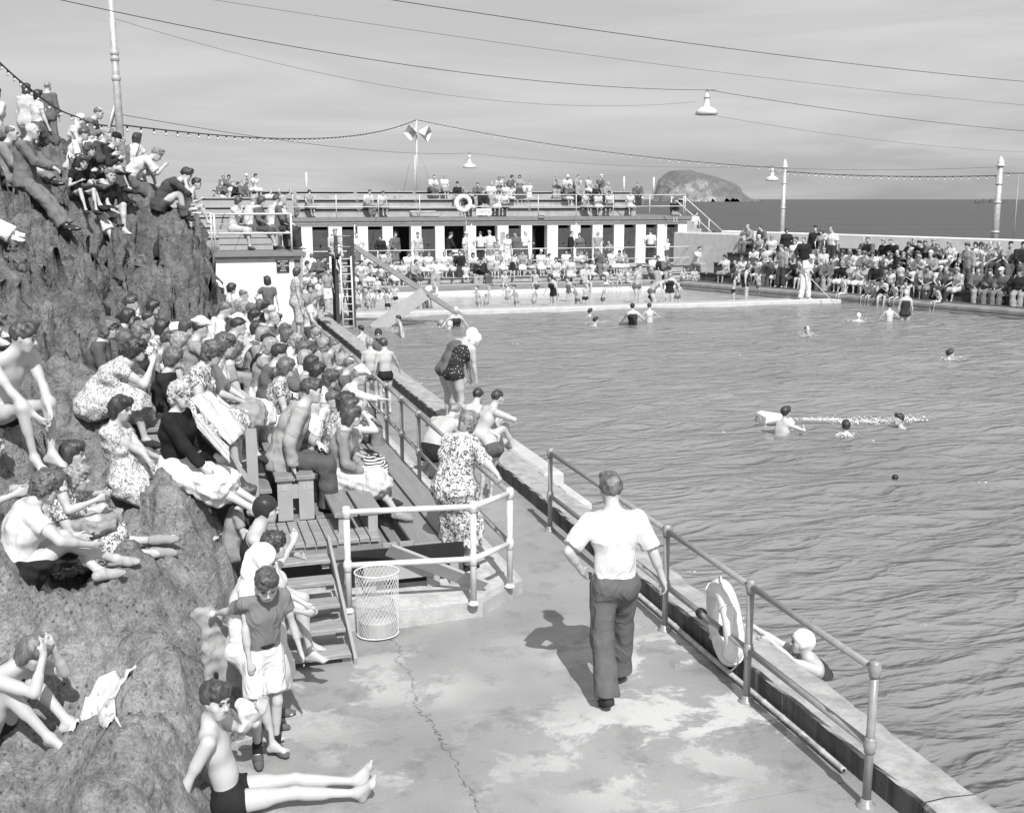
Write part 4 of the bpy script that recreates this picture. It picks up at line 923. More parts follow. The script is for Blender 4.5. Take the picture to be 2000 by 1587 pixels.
rockme = grid_mesh('rock', rx, ry, rock_z)
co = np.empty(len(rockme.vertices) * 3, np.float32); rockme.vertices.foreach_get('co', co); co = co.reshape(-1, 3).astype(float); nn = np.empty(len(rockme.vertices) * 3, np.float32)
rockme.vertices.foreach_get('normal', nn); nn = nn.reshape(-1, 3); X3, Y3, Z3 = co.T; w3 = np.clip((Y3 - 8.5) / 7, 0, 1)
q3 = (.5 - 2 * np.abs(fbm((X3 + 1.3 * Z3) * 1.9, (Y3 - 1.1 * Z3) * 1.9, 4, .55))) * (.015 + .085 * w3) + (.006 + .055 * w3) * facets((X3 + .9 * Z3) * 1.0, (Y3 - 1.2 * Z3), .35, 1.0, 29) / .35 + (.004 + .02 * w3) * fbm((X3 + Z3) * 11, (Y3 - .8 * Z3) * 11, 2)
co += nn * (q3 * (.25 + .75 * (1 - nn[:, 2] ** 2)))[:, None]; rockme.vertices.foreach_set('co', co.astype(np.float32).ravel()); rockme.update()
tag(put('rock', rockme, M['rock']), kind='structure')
BVR = BVHTree.FromPolygons([v.co.copy() for v in rockme.vertices], [tuple(p.vertices) for p in rockme.polygons])
def on_rock(u, v, z0=None):
    d = ray(u, v).normalized(); h = BVR.ray_cast(Vector((0, 0, CAM_H)), d, 60)
    if h[0] is None: return P(u, v, 0)
    f = P(u, v, 0) if d.z < 0 else None
    return h[0] if (f is None or (h[0] - Vector((0, 0, CAM_H))).length < (f - Vector((0, 0, CAM_H))).length) else f
def rock_h(x, y):
    h = BVR.ray_cast(Vector((x, y, 30)), Vector((0, 0, -1)), 60); return h[0].z if h[0] else 0.0
# ------------------------------------------------------------------ railings of the walkway
rr = thing('pool_railing', 'long grey two-rail pipe railing beside the kerb, life ring hung on its lower rail', 'railing', (3.93, 8, 0), )
PY4 = [11.38, 8.3, 6.85, 5.34]
for i, y in enumerate(PY4):
    p = Vector((3.93, y, 0))
    tube('post', [p, p + Vector((0, 0, .9))], .027, M['rail'], rr, 14)
    b = MB(); b.lathe([(.06, 0), (.06, .012), (.04, .02), (.036, .05), (.028, .055)], p, 14); b.build('floor_flange', M['rail'], rr, True)
    for z in (.41, .905):
        b = MB(); b.lathe([(0, -.055), (.034, -.05), (.034, -.03), (.039, -.02), (.041, 0), (.039, .02), (.034, .03), (.034, .05), (0, .055)], p + Vector((0, 0, z)), 14); b.build('joint_fitting', M['rail'], rr, True)
for z in (.905, .41):
    for a, c in zip(PY4, PY4[1:]): tube('rail', [(3.93, a, z), (3.93, c, z)], .0245, M['rail'], rr, 14)

ring = thing('life_ring', 'white canvas life ring with grab rope hanging on the lower rail of the pool railing', 'life ring', (4.02, 7.42, .42))
MR = Matrix.Rotation(R(90), 4, 'Y') @ Matrix.Identity(4)
MR = Matrix.Rotation(R(-13), 4, 'Z') @ Matrix.Rotation(R(84), 4, 'Y')
b = MB(); b.torus((4.035, 7.42, .40), .27, .078, MR, 56, 18); b.build('ring_body', M['ring'], ring, True)
for k in range(4):
    a = math.pi / 4 + k * math.pi / 2; q = MR @ Vector((.27 * math.cos(a), .27 * math.sin(a), 0)); b = MB()
    b.torus(Vector((4.03, 7.42, .40)) + q, .083, .006, MR @ Matrix.Rotation(a, 4, 'Z') @ Matrix.Rotation(R(90), 4, 'X'), 20, 6)
    b.build('canvas_band', M['rope'], ring, True)
b = MB(); pts = []
for k in range(65):
    a = 2 * math.pi * k / 64 + math.pi / 4; rr_ = .345 + .028 * abs(math.sin(2 * (a - math.pi / 4))); q = MR @ Vector((rr_ * math.cos(a), rr_ * math.sin(a), .02 * math.sin(5 * a)))
    pts.append(Vector((4.03, 7.42, .40)) + q + Vector((0, 0, -.02 * abs(math.sin(2 * a)))))
b.tube(pts, .007, 6, False); b.build('grab_rope', M['rope'], ring, True)
for y in (7.62, 7.22):
    b = MB(); b.lathe([(.026, -.03), (.04, -.03), (.044, -.012), (.036, -.01), (.036, .01), (.044, .012), (.04, .03), (.026, .03)], (3.93, y, .41), 14, Matrix.Rotation(R(90), 4, 'X')); b.build('clamp', M['black'], ring, True)
    tube('hook', [(3.93, y, .39), (3.97, y - .02, .33), (4.04, y - .03, .32)], .009, M['rail'], ring, 8)

bp = thing('bamboo_pole', 'long jointed bamboo pole lying along the foot of the kerb', 'pole')
q0, q1 = Vector((4.03, 9.6, .03)), Vector(P(1648, 1503, .03)); L = (q1 - q0).length; ps = []; rs = []
n = 15
for i in range(n):
    for (t, r_) in ((0, .024), (.06, .0195), (.94, .0195)):
        u = (i + t) / n; ps.append(q0.lerp(q1, u) + Vector((.004 * math.sin(u * 9), 0, 0))); rs.append(r_ - .003 * u * 0 + .004 * (1 - u))
ps.append(q1); rs.append(.021)
b = MB(); b.tube(ps, rs, 10); b.build('cane', M['bamboo'], bp, True)
b = MB(); b.tube([q1 + (q1 - q0).normalized() * .001, q1 + (q1 - q0).normalized() * .004], .011, 8); b.build('hollow_end', M['black'], bp)

# ------------------------------------------------------------------ plinth and timber stand on the left of the walkway
pl = thing('stand_plinth', None, None); pl['kind'] = 'structure'
poly = [(-2.2, 9.3), (.86, 9.16), (1.69, 9.02), (2.5, 9.08), (3.03, 9.56), (3.03, 26.9), (-2.2, 26.9)]
b = MB(); b.prism(poly, -.1, .13); b.build('plinth_step', grey('gritty_concrete', .42, .2, 7, .9, .9, 70), pl)
b = MB(); b.prism([(-2.1, 9.36), (.88, 9.22), (1.68, 9.08), (2.47, 9.14), (2.97, 9.6), (2.97, 26.85), (-2.1, 26.85)], .1305, .15); b.build('plinth_top', grey('sandy_screed', .5, .22, 10, .95, .8, 90), pl)

fr = thing('platform_railing', 'silver painted two-rail railing bent round the corner of the stand plinth', 'railing', (1.31, 9.15, .15))
fp = [Vector((1.31, 9.17, .15)), Vector((2.40, 9.02, .15)), Vector((2.84, 9.36, .15))]
for p in fp:
    tube('post', [p - Vector((0, 0, .0)), p + Vector((0, 0, .9))], .0285, M['rail_white'], fr, 14)
    b = MB(); b.lathe([(.05, 0), (.05, .012), (.034, .02), (.03, .04)], p, 14); b.build('floor_flange', M['rail_white'], fr, True)
    for z in (.42, .9): b = MB(); b.lathe([(0, -.06), (.034, -.055), (.034, -.03), (.039, -.02), (.042, 0), (.039, .02), (.034, .03), (.03, .05), (0, .056)], p + Vector((0, 0, z)), 14); b.build('joint_fitting', M['rail_white'], fr, True)
for a, c in zip(fp, fp[1:]):
    for z in (.42, .9): tube('rail', [a + Vector((0, 0, z)), c + Vector((0, 0, z))], .026, M['rail_white'], fr, 14)
lr = thing('stand_railing', 'grey two-rail pipe railing running away along the foot of the timber stand', 'railing', (2.84, 12, .15))
ly = [9.36, 11.3, 13.3, 14.4, 15.5, 17.4, 18.7, 20.1, 21.5, 22.9, 24.4, 25.9]
for y in ly[1:]:
    p = Vector((2.84, y, .15)); tube('post', [p, p + Vector((0, 0, .9))], .026, M['rail'], lr, 10)
    b = MB(); b.lathe([(.05, 0), (.05, .012), (.03, .03)], p, 10); b.build('floor_flange', M['rail'], lr, True)
    for z in (.42, .9): b = MB(); b.lathe([(0, -.05), (.034, -.045), (.045, -.015), (.045, .015), (.034, .045), (0, .05)], p + Vector((0, 0, z)), 10); b.build('joint_fitting', M['rail'], lr, True)
for a, c in zip(ly, ly[1:]):
    for z in (.42, .9): tube('rail', [(2.84, a, .15 + z), (2.84, c, .15 + z)], .024, M['rail'], lr, 10)

ts = thing('timber_stand', 'stepped stand of grey planks and benches crowded with spectators under the rock', 'stand', (1, 15, 0))
def planks(y0, y1, xs, z, th=.04, name='seat_plank', m='wood', step=3.2, jit=.006):
    y = y0; k = 0
    while y < y1 - .2:
        e = min(y + step, y1)
        for (a, c) in xs:
            dz = rnd.uniform(-jit, jit) * .5; dy = rnd.uniform(0, .02) if y == y0 else 0
            cham(name, a, c, y + .003 + dy, e - .003, z - th + dz, z + dz, M[m], ts, .007)
        y = e
ROW = {'B': (2.36, .42, 10.05, 26.0), 'A': (1.54, .80, 10.0, 26.2), 'C': (1.02, 1.05, 10.55, 26.2), 'D': (.45, 1.33, 10.6, 19.5), 'E': (-.2, 1.48, 11.2, 18.7), 'F': (-.85, 1.65, 12.3, 18)}
planks(10.05, 26, [(2.08, 2.36), (2.385, 2.66)], .42)
planks(10.0, 26.2, [(1.32, 1.535), (1.56, 1.775)], .80)
planks(10.55, 26.2, [(.83, 1.01), (1.035, 1.215)], 1.05)
planks(10.6, 19.5, [(.26, .45), (.475, .665)], 1.33)
planks(11.2, 18.7, [(-.4, -.21), (-.185, 0.0)], 1.48)
planks(12.3, 18, [(-1.05, -.86), (-.835, -.65)], 1.65)
planks(9.86, 26, [(1.80, 1.92), (1.95, 2.06)], .30, name='floor_board')
planks(10.65, 26, [(1.225, 1.31), ], .60, name='floor_board', m='wood'); planks(10.6, 26, [(.70, .82), (1.0, 1.2)], .60, name='floor_board')
planks(10.6, 19.5, [(.02, .24), (.68, .8)], .92, name='floor_board'); planks(11.2, 18.7, [(-.62, -.42), (.03, .2)], 1.08, name='floor_board')
# uprights and cross rails under the benches
for (xa, xb, zt, y0, y1) in ((2.12, 2.62, .378, 10.1, 25), (1.36, 1.73, .758, 10.04, 25), (.86, 1.19, 1.008, 10.6, 25), (.3, .62, 1.288, 10.65, 19.2), (-.36, -.04, 1.438, 11.25, 18.4), (-1.0, -.7, 1.6, 12.35, 17.5)):
    y = y0; k = 0
    while y < y1:
        m = M['wood_light'] if k == 0 else M['wood']
        if k == 0 and zt > .9:
            w = (xb - xa) / 2 - .03
            box('end_board', xa - .01, xa + w, y - .012, y + .03, (.6 if zt < 1.1 else .92), zt, m, ts); box('end_board', xb - w, xb + .01, y - .012, y + .03, (.6 if zt < 1.1 else .92), zt, m, ts)
            box('end_cleat', xa + w, xb - w, y + .0, y + .03, zt - .19, zt - .05, m, ts)
        else:
            box('bench_leg', xb - .09, xb, y - .01, y + .05, .151, zt, m, ts); box('bench_leg', xa, xa + .07, y - .01, y + .05, .151, zt, m, ts)
        y += 1.6; k += 1
box('dark_gap_fill', -1.2, .70, 10.9, 19.4, .2, .9, M['wood_dark'], ts)
box('dark_gap_fill', .705, 1.3, 10.7, 26, .16, .56, M['black'], ts)  # black fill here and below stands in for shade under the planks
box('dark_gap_fill', 1.79, 1.80, 10.2, 26, .16, .26, M['black'], ts)
# slatted landing at the head of the steps
ld = thing('slatted_landing', 'small slatted wooden landing at the top of the stand steps', 'landing', (1.1, 10.2, .6))
for k in range(11):
    x0 = .62 + k * .1; cham('slat', x0 + .004, x0 + .094, 9.82 + rnd.uniform(-.01, .01), 10.56, .56, .6 + rnd.uniform(-.003, .003), M['wood_worn'], ld, .005)
box('front_fascia', .62, 1.7, 9.85, 9.88, .40, .557, M['wood'], ld)
for x0 in (.64, 1.0, 1.62): box('joist', x0, x0 + .05, 9.88, 10.5, .42, .556, M['wood'], ld)
for (x0, x1) in ((1.30, 1.38), (1.66, 1.74)): box('support_post', x0, x1, 9.89, 9.95, .151, .41, M['wood_light'], ld)
# open-riser steps
sp = thing('stand_steps', 'worn open-riser wooden steps with a pale slanting side board', 'steps', (.9, 9, 0))
for k, (y, z) in enumerate(((8.40, .09), (8.69, .195), (8.98, .30), (9.27, .405), (9.56, .51))):
    cham('tread', .6, 1.21, y, y + .2, z - .035, z, M['wood_worn'], sp, .008)
    box('tread_block', 1.14, 1.205, y + .05, y + .12, z - .1, z - .037, M['wood_light'], sp)
def beam(name, a, c, w, h, m, par, up=(0, 0, 1)):
    a, c = Vector(a), Vector(c); d = (c - a); L_ = d.length; d.normalize(); s = d.cross(Vector(up)).normalized(); u2 = s.cross(d)
    Mx = Matrix(((s.x, d.x, u2.x, a.x), (s.y, d.y, u2.y, a.y), (s.z, d.z, u2.z, a.z), (0, 0, 0, 1)))
    b_ = MB(); b_.cham(-w / 2, w / 2, 0, L_, -h / 2, h / 2, .004, Mx); return b_.build(name, m, par)
beam('side_board', (1.235, 8.36, .02), (1.235, 9.86, .60), .028, .11, M['wood_light'], sp)
beam('side_board', (.58, 8.36, .02), (.58, 9.86, .60), .028, .11, M['wood_light'], sp)
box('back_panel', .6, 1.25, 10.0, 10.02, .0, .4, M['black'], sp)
# sloping end boards of the stand, right of the steps
eb = thing('stand_end_panel', 'pale sloping boards closing the near end of the timber stand', 'panel', (2.1, 9.4, .15))
beam('sloping_board', (1.72, 9.42, .60), (2.58, 9.30, .20), .03, .17, M['wood_light'], eb, up=(0, -.6, .8))
box('lower_board', 1.50, 2.16, 9.5, 9.53, .28, .43, M['wood_light'], eb)
for x0 in (1.5, 2.1, 2.32): box('upright', x0, x0 + .12, 9.56, 9.6, .152, .36, M['wood_light'], eb)
box('dark_back', 1.4, 2.5, 9.75, 9.77, .152, .5, M['black'], eb)  # black sheet put in as the shade of the gap behind the boards
for x0 in (1.74, 1.9): box('upright', x0, x0 + .13, 9.84, 9.87, .3, .52, M['wood_light'], eb)
# bench-end frames higher up
fe = thing('bench_end_frame', 'pale upright bench-end frame with a diagonal brace beside the blanket', 'frame', (.5, 10.2, .9))
for (a, c) in (((.60, 10.2, .95), (.60, 10.2, 1.62)), ((.36, 10.3, .9), (.36, 10.3, 1.36)), ((.36, 10.28, 1.36), (.60, 10.2, 1.05)), ((.34, 10.28, 1.3), (.2, 10.28, 1.05))): beam('frame_member', a, c, .1, .035, M['wood_light'], fe, up=(0, 1, 0))
fe2 = thing('seat_back_frame', 'tall pale seat-back frame standing against the rock face', 'frame', (-1.0, 12.6, 1.7))
for (a, c) in ((PX(200, 690, -1.0), PX(197, 640, -1.0)), (PX(190, 640, -1.0), PX(235, 570, -1.2)), (PX(232, 628, -1.0), PX(246, 580, -1.1))): beam('frame_member', a, c, .1, .04, M['wood_light'], fe2, up=(0, 1, 0))

# wire litter basket hung on the railing
bk = thing('wire_basket', 'white wire-mesh litter basket hanging from the corner railing beside the steps', 'basket', (1.52, 8.93, 0))
BC = Vector((1.52, 8.93, 0)); b = MB()
for k in range(32):
    for s in (-1, 1):
        pts = []
        for j in range(9):
            t = j / 8; a = 2 * math.pi * (k / 32) + s * t * 1.9; r_ = .175 + .012 * t; pts.append(BC + Vector((r_ * math.cos(a), r_ * .85 * math.sin(a), .02 + t * .55)))
        b.tube(pts, .0016, 3, False)
b.build('wire_mesh', M['rope'], bk)
for (z, r_) in ((.02, .178), (.575, .19)):
    b = MB(); b.tube([BC + Vector((r_ * math.cos(a), r_ * .85 * math.sin(a), z)) for a in np.linspace(0, 2 * math.pi, 33)], .006, 6, False); b.build('hoop', M['rope'], bk, True)
b = MB(); b.lathe([(0, 0), (.16, 0), (.165, .12), (.1, .16), (0, .15)], BC + Vector((0, 0, .03)), 14); b.build('litter', M['conc'], bk)

# ------------------------------------------------------------------ white block with a seat on its roof
bl = thing('white_kiosk', 'windowless white block with a grey slab roof and a railed seat on top', 'building', (1.9, 27, 0))
box('front_wall', .0, 2.78, 27.0, 30.5, -.02, 2.28, M['white_wall'], bl)
box('side_post', 2.785, 2.93, 27.02, 30.5, -.02, 2.28, M['conc_dark'], bl)
box('cornice', -.2, 2.95, 26.93, 30.6, 2.282, 2.36, M['conc'], bl)
box('roof_slab', -.3, 3.06, 26.86, 30.7, 2.362, 2.45, M['fascia'], bl)
sg = box('sign_board', 2.36, 2.66, 26.96, 26.995, 1.98, 2.28, M['black'], bl)
def text(txt, loc, size, m, par, rot=(R(90), 0, 0), name='lettering', ext=.002):
    c = bpy.data.curves.new(name, 'FONT'); c.body = txt; c.size = size; c.align_x = 'CENTER'; c.align_y = 'CENTER'; c.extrude = ext
    o = bpy.data.objects.new(name, c); COL.objects.link(o); o.rotation_euler = rot; o.location = loc
    bpy.context.view_layer.update(); dg = bpy.context.evaluated_depsgraph_get(); me = bpy.data.meshes.new_from_object(o.evaluated_get(dg)); Mx = o.matrix_world.copy()
    bpy.data.objects.remove(o); me.transform(Mx); me.materials.clear(); return put(name, me, m, par)
for i, s_ in enumerate(('BATHERS', 'ONLY', 'BETWEEN', 'THIS', 'AREA')): text(s_, (2.51, 26.955, 2.24 - i * .056), .06 if i in (0, 2, 4) else .05, M['white'], sg)
railing('kiosk_railing', 'white railing round the seat on the roof of the white block', [(-.1, 30.4, 2.45), (.97, 27.0, 2.45), (2.74, 27.0, 2.45), (2.74, 30.4, 2.45)], .9, [.45], M['rail_white'], .026, ball=False)
railing('kiosk_side_railing', 'short white railing running left from the white block to the rock', [(-.6, 27.3, 2.45), (.9, 27.1, 2.45)], .92, [.45], M['rail_white'], .024, ball=False)
rs = thing('roof_bench', 'grey slatted box bench on the roof of the white block', 'bench', (1.9, 28.5, 2.45))
for (z0, z1) in ((2.46, 2.58), (2.6, 2.74), (2.76, 2.86)): box('front_slat', 1.1, 2.4, 28.2, 28.23, z0, z1, M['wood_light'], rs)
for k in range(3): cham('seat_slat', 1.1, 2.4, 28.2 + k * .14, 28.33 + k * .14, 2.87, 2.9, M['wood_light'], rs)
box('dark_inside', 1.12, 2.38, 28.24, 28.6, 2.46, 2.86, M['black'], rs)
for k in range(3): box('back_slat', 1.0, 2.3, 28.75, 28.78, 2.95 + k * .15, 3.07 + k * .15, M['wood_light'], rs)
ls = thing('left_upper_stand', 'grey timber seating tiers between the rock and the roof stand', 'stand', (-1, 31, 2.4))
for k in range(5):
    y = 30.9 + k * .9; z = 2.45 + k * .26
    box('tier_face', -3.5, 2.6 + k * .25, y, y + .9, z - .3, z + .18, M['wood_light'], ls); cham('seat_plank', -3.5, 2.6 + k * .25, y - .05, y + .35, z + .22, z + .26, M['wood_light'], ls); box('shadow_gap', -3.45, 2.55 + k * .25, y + .05, y + .3, z + .182, z + .218, M['black'], ls)  # the black strip is the shade under the seat, put in as colour
box('stand_base', -3.5, 3.4, 30.8, 36, -.9, 2.2, M['conc'], ls)

# ------------------------------------------------------------------ slide
sl = thing('water_slide', 'dark timber slide tower with a pale ladder and a long chute into the pool', 'slide', (5, 33.5, -.15))
tz = 2.62
for (x, y, w) in ((4.72, 33.6, .1), (5.2, 33.5, .1), (4.75, 34.5, .1), (5.25, 34.5, .12)): box('tower_post', x - w / 2, x + w / 2, y - w / 2, y + w / 2, -1.1, tz, M['wood_dark'], sl)
box('tower_deck', 4.7, 5.3, 33.55, 34.5, 1.9, 1.98, M['wood_dark'], sl)
for z in (2.28, 2.6): tube('top_rail', [(4.7, 33.55, z), (5.25, 33.5, z)], .02, M['wood'], sl, 6)
for a, c in (((4.78, 33.62, .0), (5.15, 33.62, 1.8)), ((5.15, 33.64, .0), (4.78, 33.64, 1.8))): beam('cross_brace', a, c, .07, .04, M['wood_dark'], sl)
for x in (4.82, 5.14): tube('ladder_side', [(x, 33.2, -.4), (x, 33.45, 2.0)], .028, M['rail_white'], sl, 8)
for k in range(10): z = -.1 + k * .225; tube('rung', [(4.82, 33.23 + k * .0235, z), (5.14, 33.23 + k * .0235, z)], .016, M['rail_white'], sl, 6)
c0, c1 = Vector((5.25, 33.7, 2.25)), Vector((8.62, 33.75, .02))
beam('chute_bed', c0, c1, .42, .03, M['rail'], sl)
for s in (-.22, .22): beam('chute_side', c0 + Vector((0, s, .06)), c1 + Vector((0, s, .06)), .03, .15, M['rail'], sl)
sp2 = thing('diving_board', 'pale plank ramp propped from the water against the slide chute', 'ramp', (6.1, 32.6, -.15))
beam('ramp_board', P(730, 645, -.25), Vector((7.35, 33.2, .86)), .42, .05, M['wood_light'], sp2, up=(.5, -1, .6))
beam('ramp_brace', Vector((7.3, 33.3, .82)), Vector((7.6, 33.6, .7)), .06, .06, M['wood_dark'], sp2)

# ------------------------------------------------------------------ loudspeaker mast, lamps, poles, wires
lm = thing('loudspeaker_mast', 'slim mast with two square horn loudspeakers on the roof stand', 'mast', (0, 59, 4.1))
base = PY(815, 366, 59.0); top = PY(817, 234, 59.0); base.z = 4.08
tube('mast_pole', [base, Vector((base.x, 59, top.z))], .05, M['rail_white'], lm, 8)
tube('second_pole', [base + Vector((-.12, 0, 0)), base + Vector((-.1, 0, 1.9))], .03, M['rail_white'], lm, 6)
for dx in (-1, 1): tube('stay', [base + Vector((dx * .75, 0, 0)), base + Vector((dx * .45, 0, 1.3)), base + Vector((0, 0, 2.2))], .013, M['rail'], lm, 5)
for (u, v, s) in ((803, 253, -1), (830, 262, 1)):
    c = PY(u, v, 58.9); b = MB(); ap = PY(816, 257, 58.9); d = Vector((s * .75, -.55, -.12 if s < 0 else -.2)).normalized(); sd = d.cross(Vector((0, 0, 1))).normalized(); u2 = sd.cross(d)
    o0 = ap + d * .12; o1 = ap + d * .62
    rot = R(45 if s < 0 else 30); e1 = sd * math.cos(rot) + u2 * math.sin(rot); e2 = -sd * math.sin(rot) + u2 * math.cos(rot)
    va = [o0 + e1 * (a * .07) + e2 * (c_ * .07) for a, c_ in ((-1, -1), (1, -1), (1, 1), (-1, 1))] + [o1 + e1 * (a * .31) + e2 * (c_ * .31) for a, c_ in ((-1, -1), (1, -1), (1, 1), (-1, 1))]
    b.add(va, [(0, 1, 5, 4), (1, 2, 6, 5), (2, 3, 7, 6), (3, 0, 4, 7), (3, 2, 1, 0)]); h_ = b.build('horn', M['rail_white'], lm)
    sm = h_.modifiers.new('thick', 'SOLIDIFY'); sm.thickness = .02
def lamp(u, v, dep, w, label):
    c = W(u, v, dep); t = thing('hanging_lamp', label, 'lamp', c, 'hanging lamps over the pool'); s = w / .6
    b = MB(); b.lathe([(.285 * s, -.13 * s), (.3 * s, -.125 * s), (.27 * s, -.02 * s), (.16 * s, .05 * s), (.085 * s, .075 * s), (.075 * s, .2 * s), (.07 * s, .3 * s), (.05 * s, .4 * s), (.02 * s, .44 * s)], c, 24); b.build('shade', M['lampmetal'], t, True)
    b = MB(); b.lathe([(0, -.1 * s), (.27 * s, -.115 * s), (.28 * s, -.13 * s), (.26 * s, -.14 * s), (.1 * s, -.09 * s), (0, -.085 * s)], c, 24); b.build('dark_inside', M['rail'], t, True)
    b = MB(); b.lathe([(0, -.17 * s), (.05 * s, -.15 * s), (.06 * s, -.1 * s), (0, -.05 * s)], c, 10); b.build('bulb', M['glass_bulb'], t, True)
    b = MB(); b.torus(c + Vector((0, 0, .47 * s)), .035 * s, .01 * s, Matrix.Rotation(R(90), 4, 'X'), 14, 6); b.build('hanger_ring', M['wire'], t, True)
    b = MB(); b.lathe([(.078 * s, .285 * s), (.088 * s, .29 * s), (.088 * s, .31 * s), (.07 * s, .315 * s)], c, 16); b.build('collar', M['rail'], t, True)
    return c + Vector((0, 0, .5 * s))
LA = lamp(1380, 214, 28, .58, 'large enamelled lamp hanging from the wires high over the middle of the pool')
LB = lamp(917, 322, 48, .60, 'small enamelled lamp hanging over the roof seating beside the loudspeaker mast')
LC = lamp(1508, 347, 50, .60, 'enamelled lamp hanging next to the pole beside the far island')
def pole(name, label, foot, top, r0, r1, rings, fin=True, grp=None):
    t = thing(name, label, 'pole', foot, grp); foot, top = Vector(foot), Vector(top)
    tube('pole_shaft', [foot, foot.lerp(top, .5), top], [r0, (r0 + r1) / 2, r1], M['pole'], t, 16)
    for q in rings:
        rr2 = r0 + (r1 - r0) * q; b = MB(); b.lathe([(rr2, -.05), (rr2 * 1.25, -.03), (rr2 * 1.25, .03), (rr2, .05)], foot.lerp(top, q), 16); b.build('pole_band', M['pole'], t, True)
    if fin:
        b = MB(); b.lathe([(r1, 0), (r1 * 1.6, .03), (r1 * 1.6, .08), (r1 * 1.1, .14), (r1 * 1.3, .2), (r1 * .9, .3), (0, .45)], top, 14); b.build('finial', M['rail_white'], t, True)
    return t
pf = on_rock(241, 352); PD_ = (pf - Vector((0, 0, CAM_H))).dot(_fw); pt = Vector((pf.x - .02, pf.y, 7.6))
pp = pole('rock_lamp_pole', 'tall grey banded pole standing on top of the rock', pf - Vector((0, 0, .4)), pt, .078, .052, (.28, .55, .635, .66, .9), False)
tube('raking_stay', [W(206, 275, PD_ - .2), W(232, 174, PD_)], .028, M['pole'], pp, 8)
tube('raking_stay', [W(209, 268, PD_ + .2), W(236, 184, PD_)], .02, M['rail'], pp, 8)
r1f = Vector((28.0, 47.3, .5)); r1t = Vector((28.0, 47.3, W(1533, 330, 53.4).z)); pole('lamp_pole', 'slim pale banded pole behind the crowd at the far corner of the pool', r1f, r1t, .12, .09, (.35, .6, .85))
r2f = Vector((33.2, 38.7, .5)); r2 = W(1954, 326, 45.6); r2f.x, r2f.y = r2.x, r2.y; r2f.z = 1.2; pole('lamp_pole', 'thick pale banded pole rising in front of the sea wall', r2f, r2, .16, .11, (.3, .62, .82))
th = W(1990, 340, 44); tube('x', [th, (th.x, th.y, 1.4)], .03, M['rail'], None, 6).name = 'thin_flagpole'
tag(bpy.data.objects['thin_flagpole'], 'thin plain pole beside the thick banded pole over the sea wall', 'pole')
def wire(label, pts, r=.006, name='overhead_wire', sag=.0, cat='wire', n=24, bulbs=0, blab=None):
    ps = []
    for a, c in zip(pts, pts[1:]):
        for i in range(n + (c is pts[-1])):
            t = i / n; p = Vector(a).lerp(Vector(c), t); p.z -= sag * 4 * t * (1 - t); ps.append(p)
    b = MB(); b.tube(ps, r, 4, False)
    if not bulbs: return tag(b.build(name, M['wire']), label, cat)
    t0 = thing(name, label, cat, ps[0]); b.build('cable', M['wire'], t0)
    total = sum((ps[i + 1] - ps[i]).length for i in range(len(ps) - 1)); step = total / bulbs; acc = 0; nxt = step / 2; bm = None
    s = blab or 1
    b1 = MB(); b1.lathe([(0, .0), (.022 * s, -.005), (.024 * s, -.06 * s), (0, -.065 * s)], (0, 0, 0), 6); m1 = mesh('bulb_holder', b1.v, b1.f, True)
    b2 = MB(); b2.lathe([(0, -.06 * s), (.03 * s, -.09 * s), (.035 * s, -.12 * s), (.02 * s, -.15 * s), (0, -.155 * s)], (0, 0, 0), 6); m2 = mesh('bulb', b2.v, b2.f, True)
    for i in range(len(ps) - 1):
        L_ = (ps[i + 1] - ps[i]).length
        while nxt <= acc + L_:
            p = ps[i].lerp(ps[i + 1], (nxt - acc) / L_); h = put('bulb_holder', m1, M['wire'], t0, loc=p, world=True); put('bulb', m2, M['glass_bulb'], h, loc=(0, 0, 0), world=False); nxt += step
        acc += L_
    return t0
pz = lambda v: Vector((pf.x, pf.y, W(238, v, PD_).z))
wire('festoon of bulbs sagging from the rock pole to the loudspeaker mast', [pz(245), Vector((base.x, 59, top.z))], .017, 'string_of_lights', .55, 'string of lights', 40, 60, .75)
wire('festoon of bulbs from the loudspeaker mast to the slim far pole', [Vector((base.x, 59, top.z)), r1t - Vector((0, 0, .0))], .017, 'string_of_lights', .35, 'string of lights', 30, 40, .9)
wire('festoon of bulbs between the slim far pole and the thick pole', [r1t - Vector((0, 0, .15)), r2 - Vector((0, 0, .35))], .022, 'string_of_lights', .12, 'string of lights', 20, 28, 1.0)
wire('festoon of bulbs leading out of view from the thick pole', [r2 - Vector((0, 0, .25)), W(2120, 332, 44)], .02, 'string_of_lights', .05, 'string of lights', 6, 5, 1)
wire('festoon of bulbs dropping down over the rock past the standing onlookers', [W(-60, 60, 17), W(70, 182, 20), W(150, 228, 21), pz(247)], .014, 'string_of_lights', .06, 'string of lights', 10, 20, .65)
wire('plain wire between the two poles above the festoon', [r1t, r2], .008, sag=.1)
wire('topmost wire sloping down across the sky', [W(700, -10, 20), W(2080, 166, 34)], .009, sag=.15)
wire('thin wire crossing the sky between two heavier ones', [W(380, -6, 22), W(2080, 212, 36)], .005, sag=.2)
wire('long wire from over the rock to the large hanging lamp and beyond', [W(100, -4, 17), W(1400, 176, 28.4)], .008, sag=.35)
wire('wire from the large hanging lamp out over the sea wall', [LA, W(2080, 262, 34)], .008, sag=.12)
wire('faint wire from the rock pole to the large hanging lamp', [pz(45), LA + Vector((-.3, 0, -.3))], .004, sag=.6)
wire('wire carrying the small lamps from the rock pole past the mast', [pz(225), LB, LC, r1t - Vector((0, 0, .1))], .007, sag=.25)
wire('thin wire over the island from the big lamp', [LA + Vector((0, 0, -.6)), W(2080, 300, 36)], .004, sag=.2)
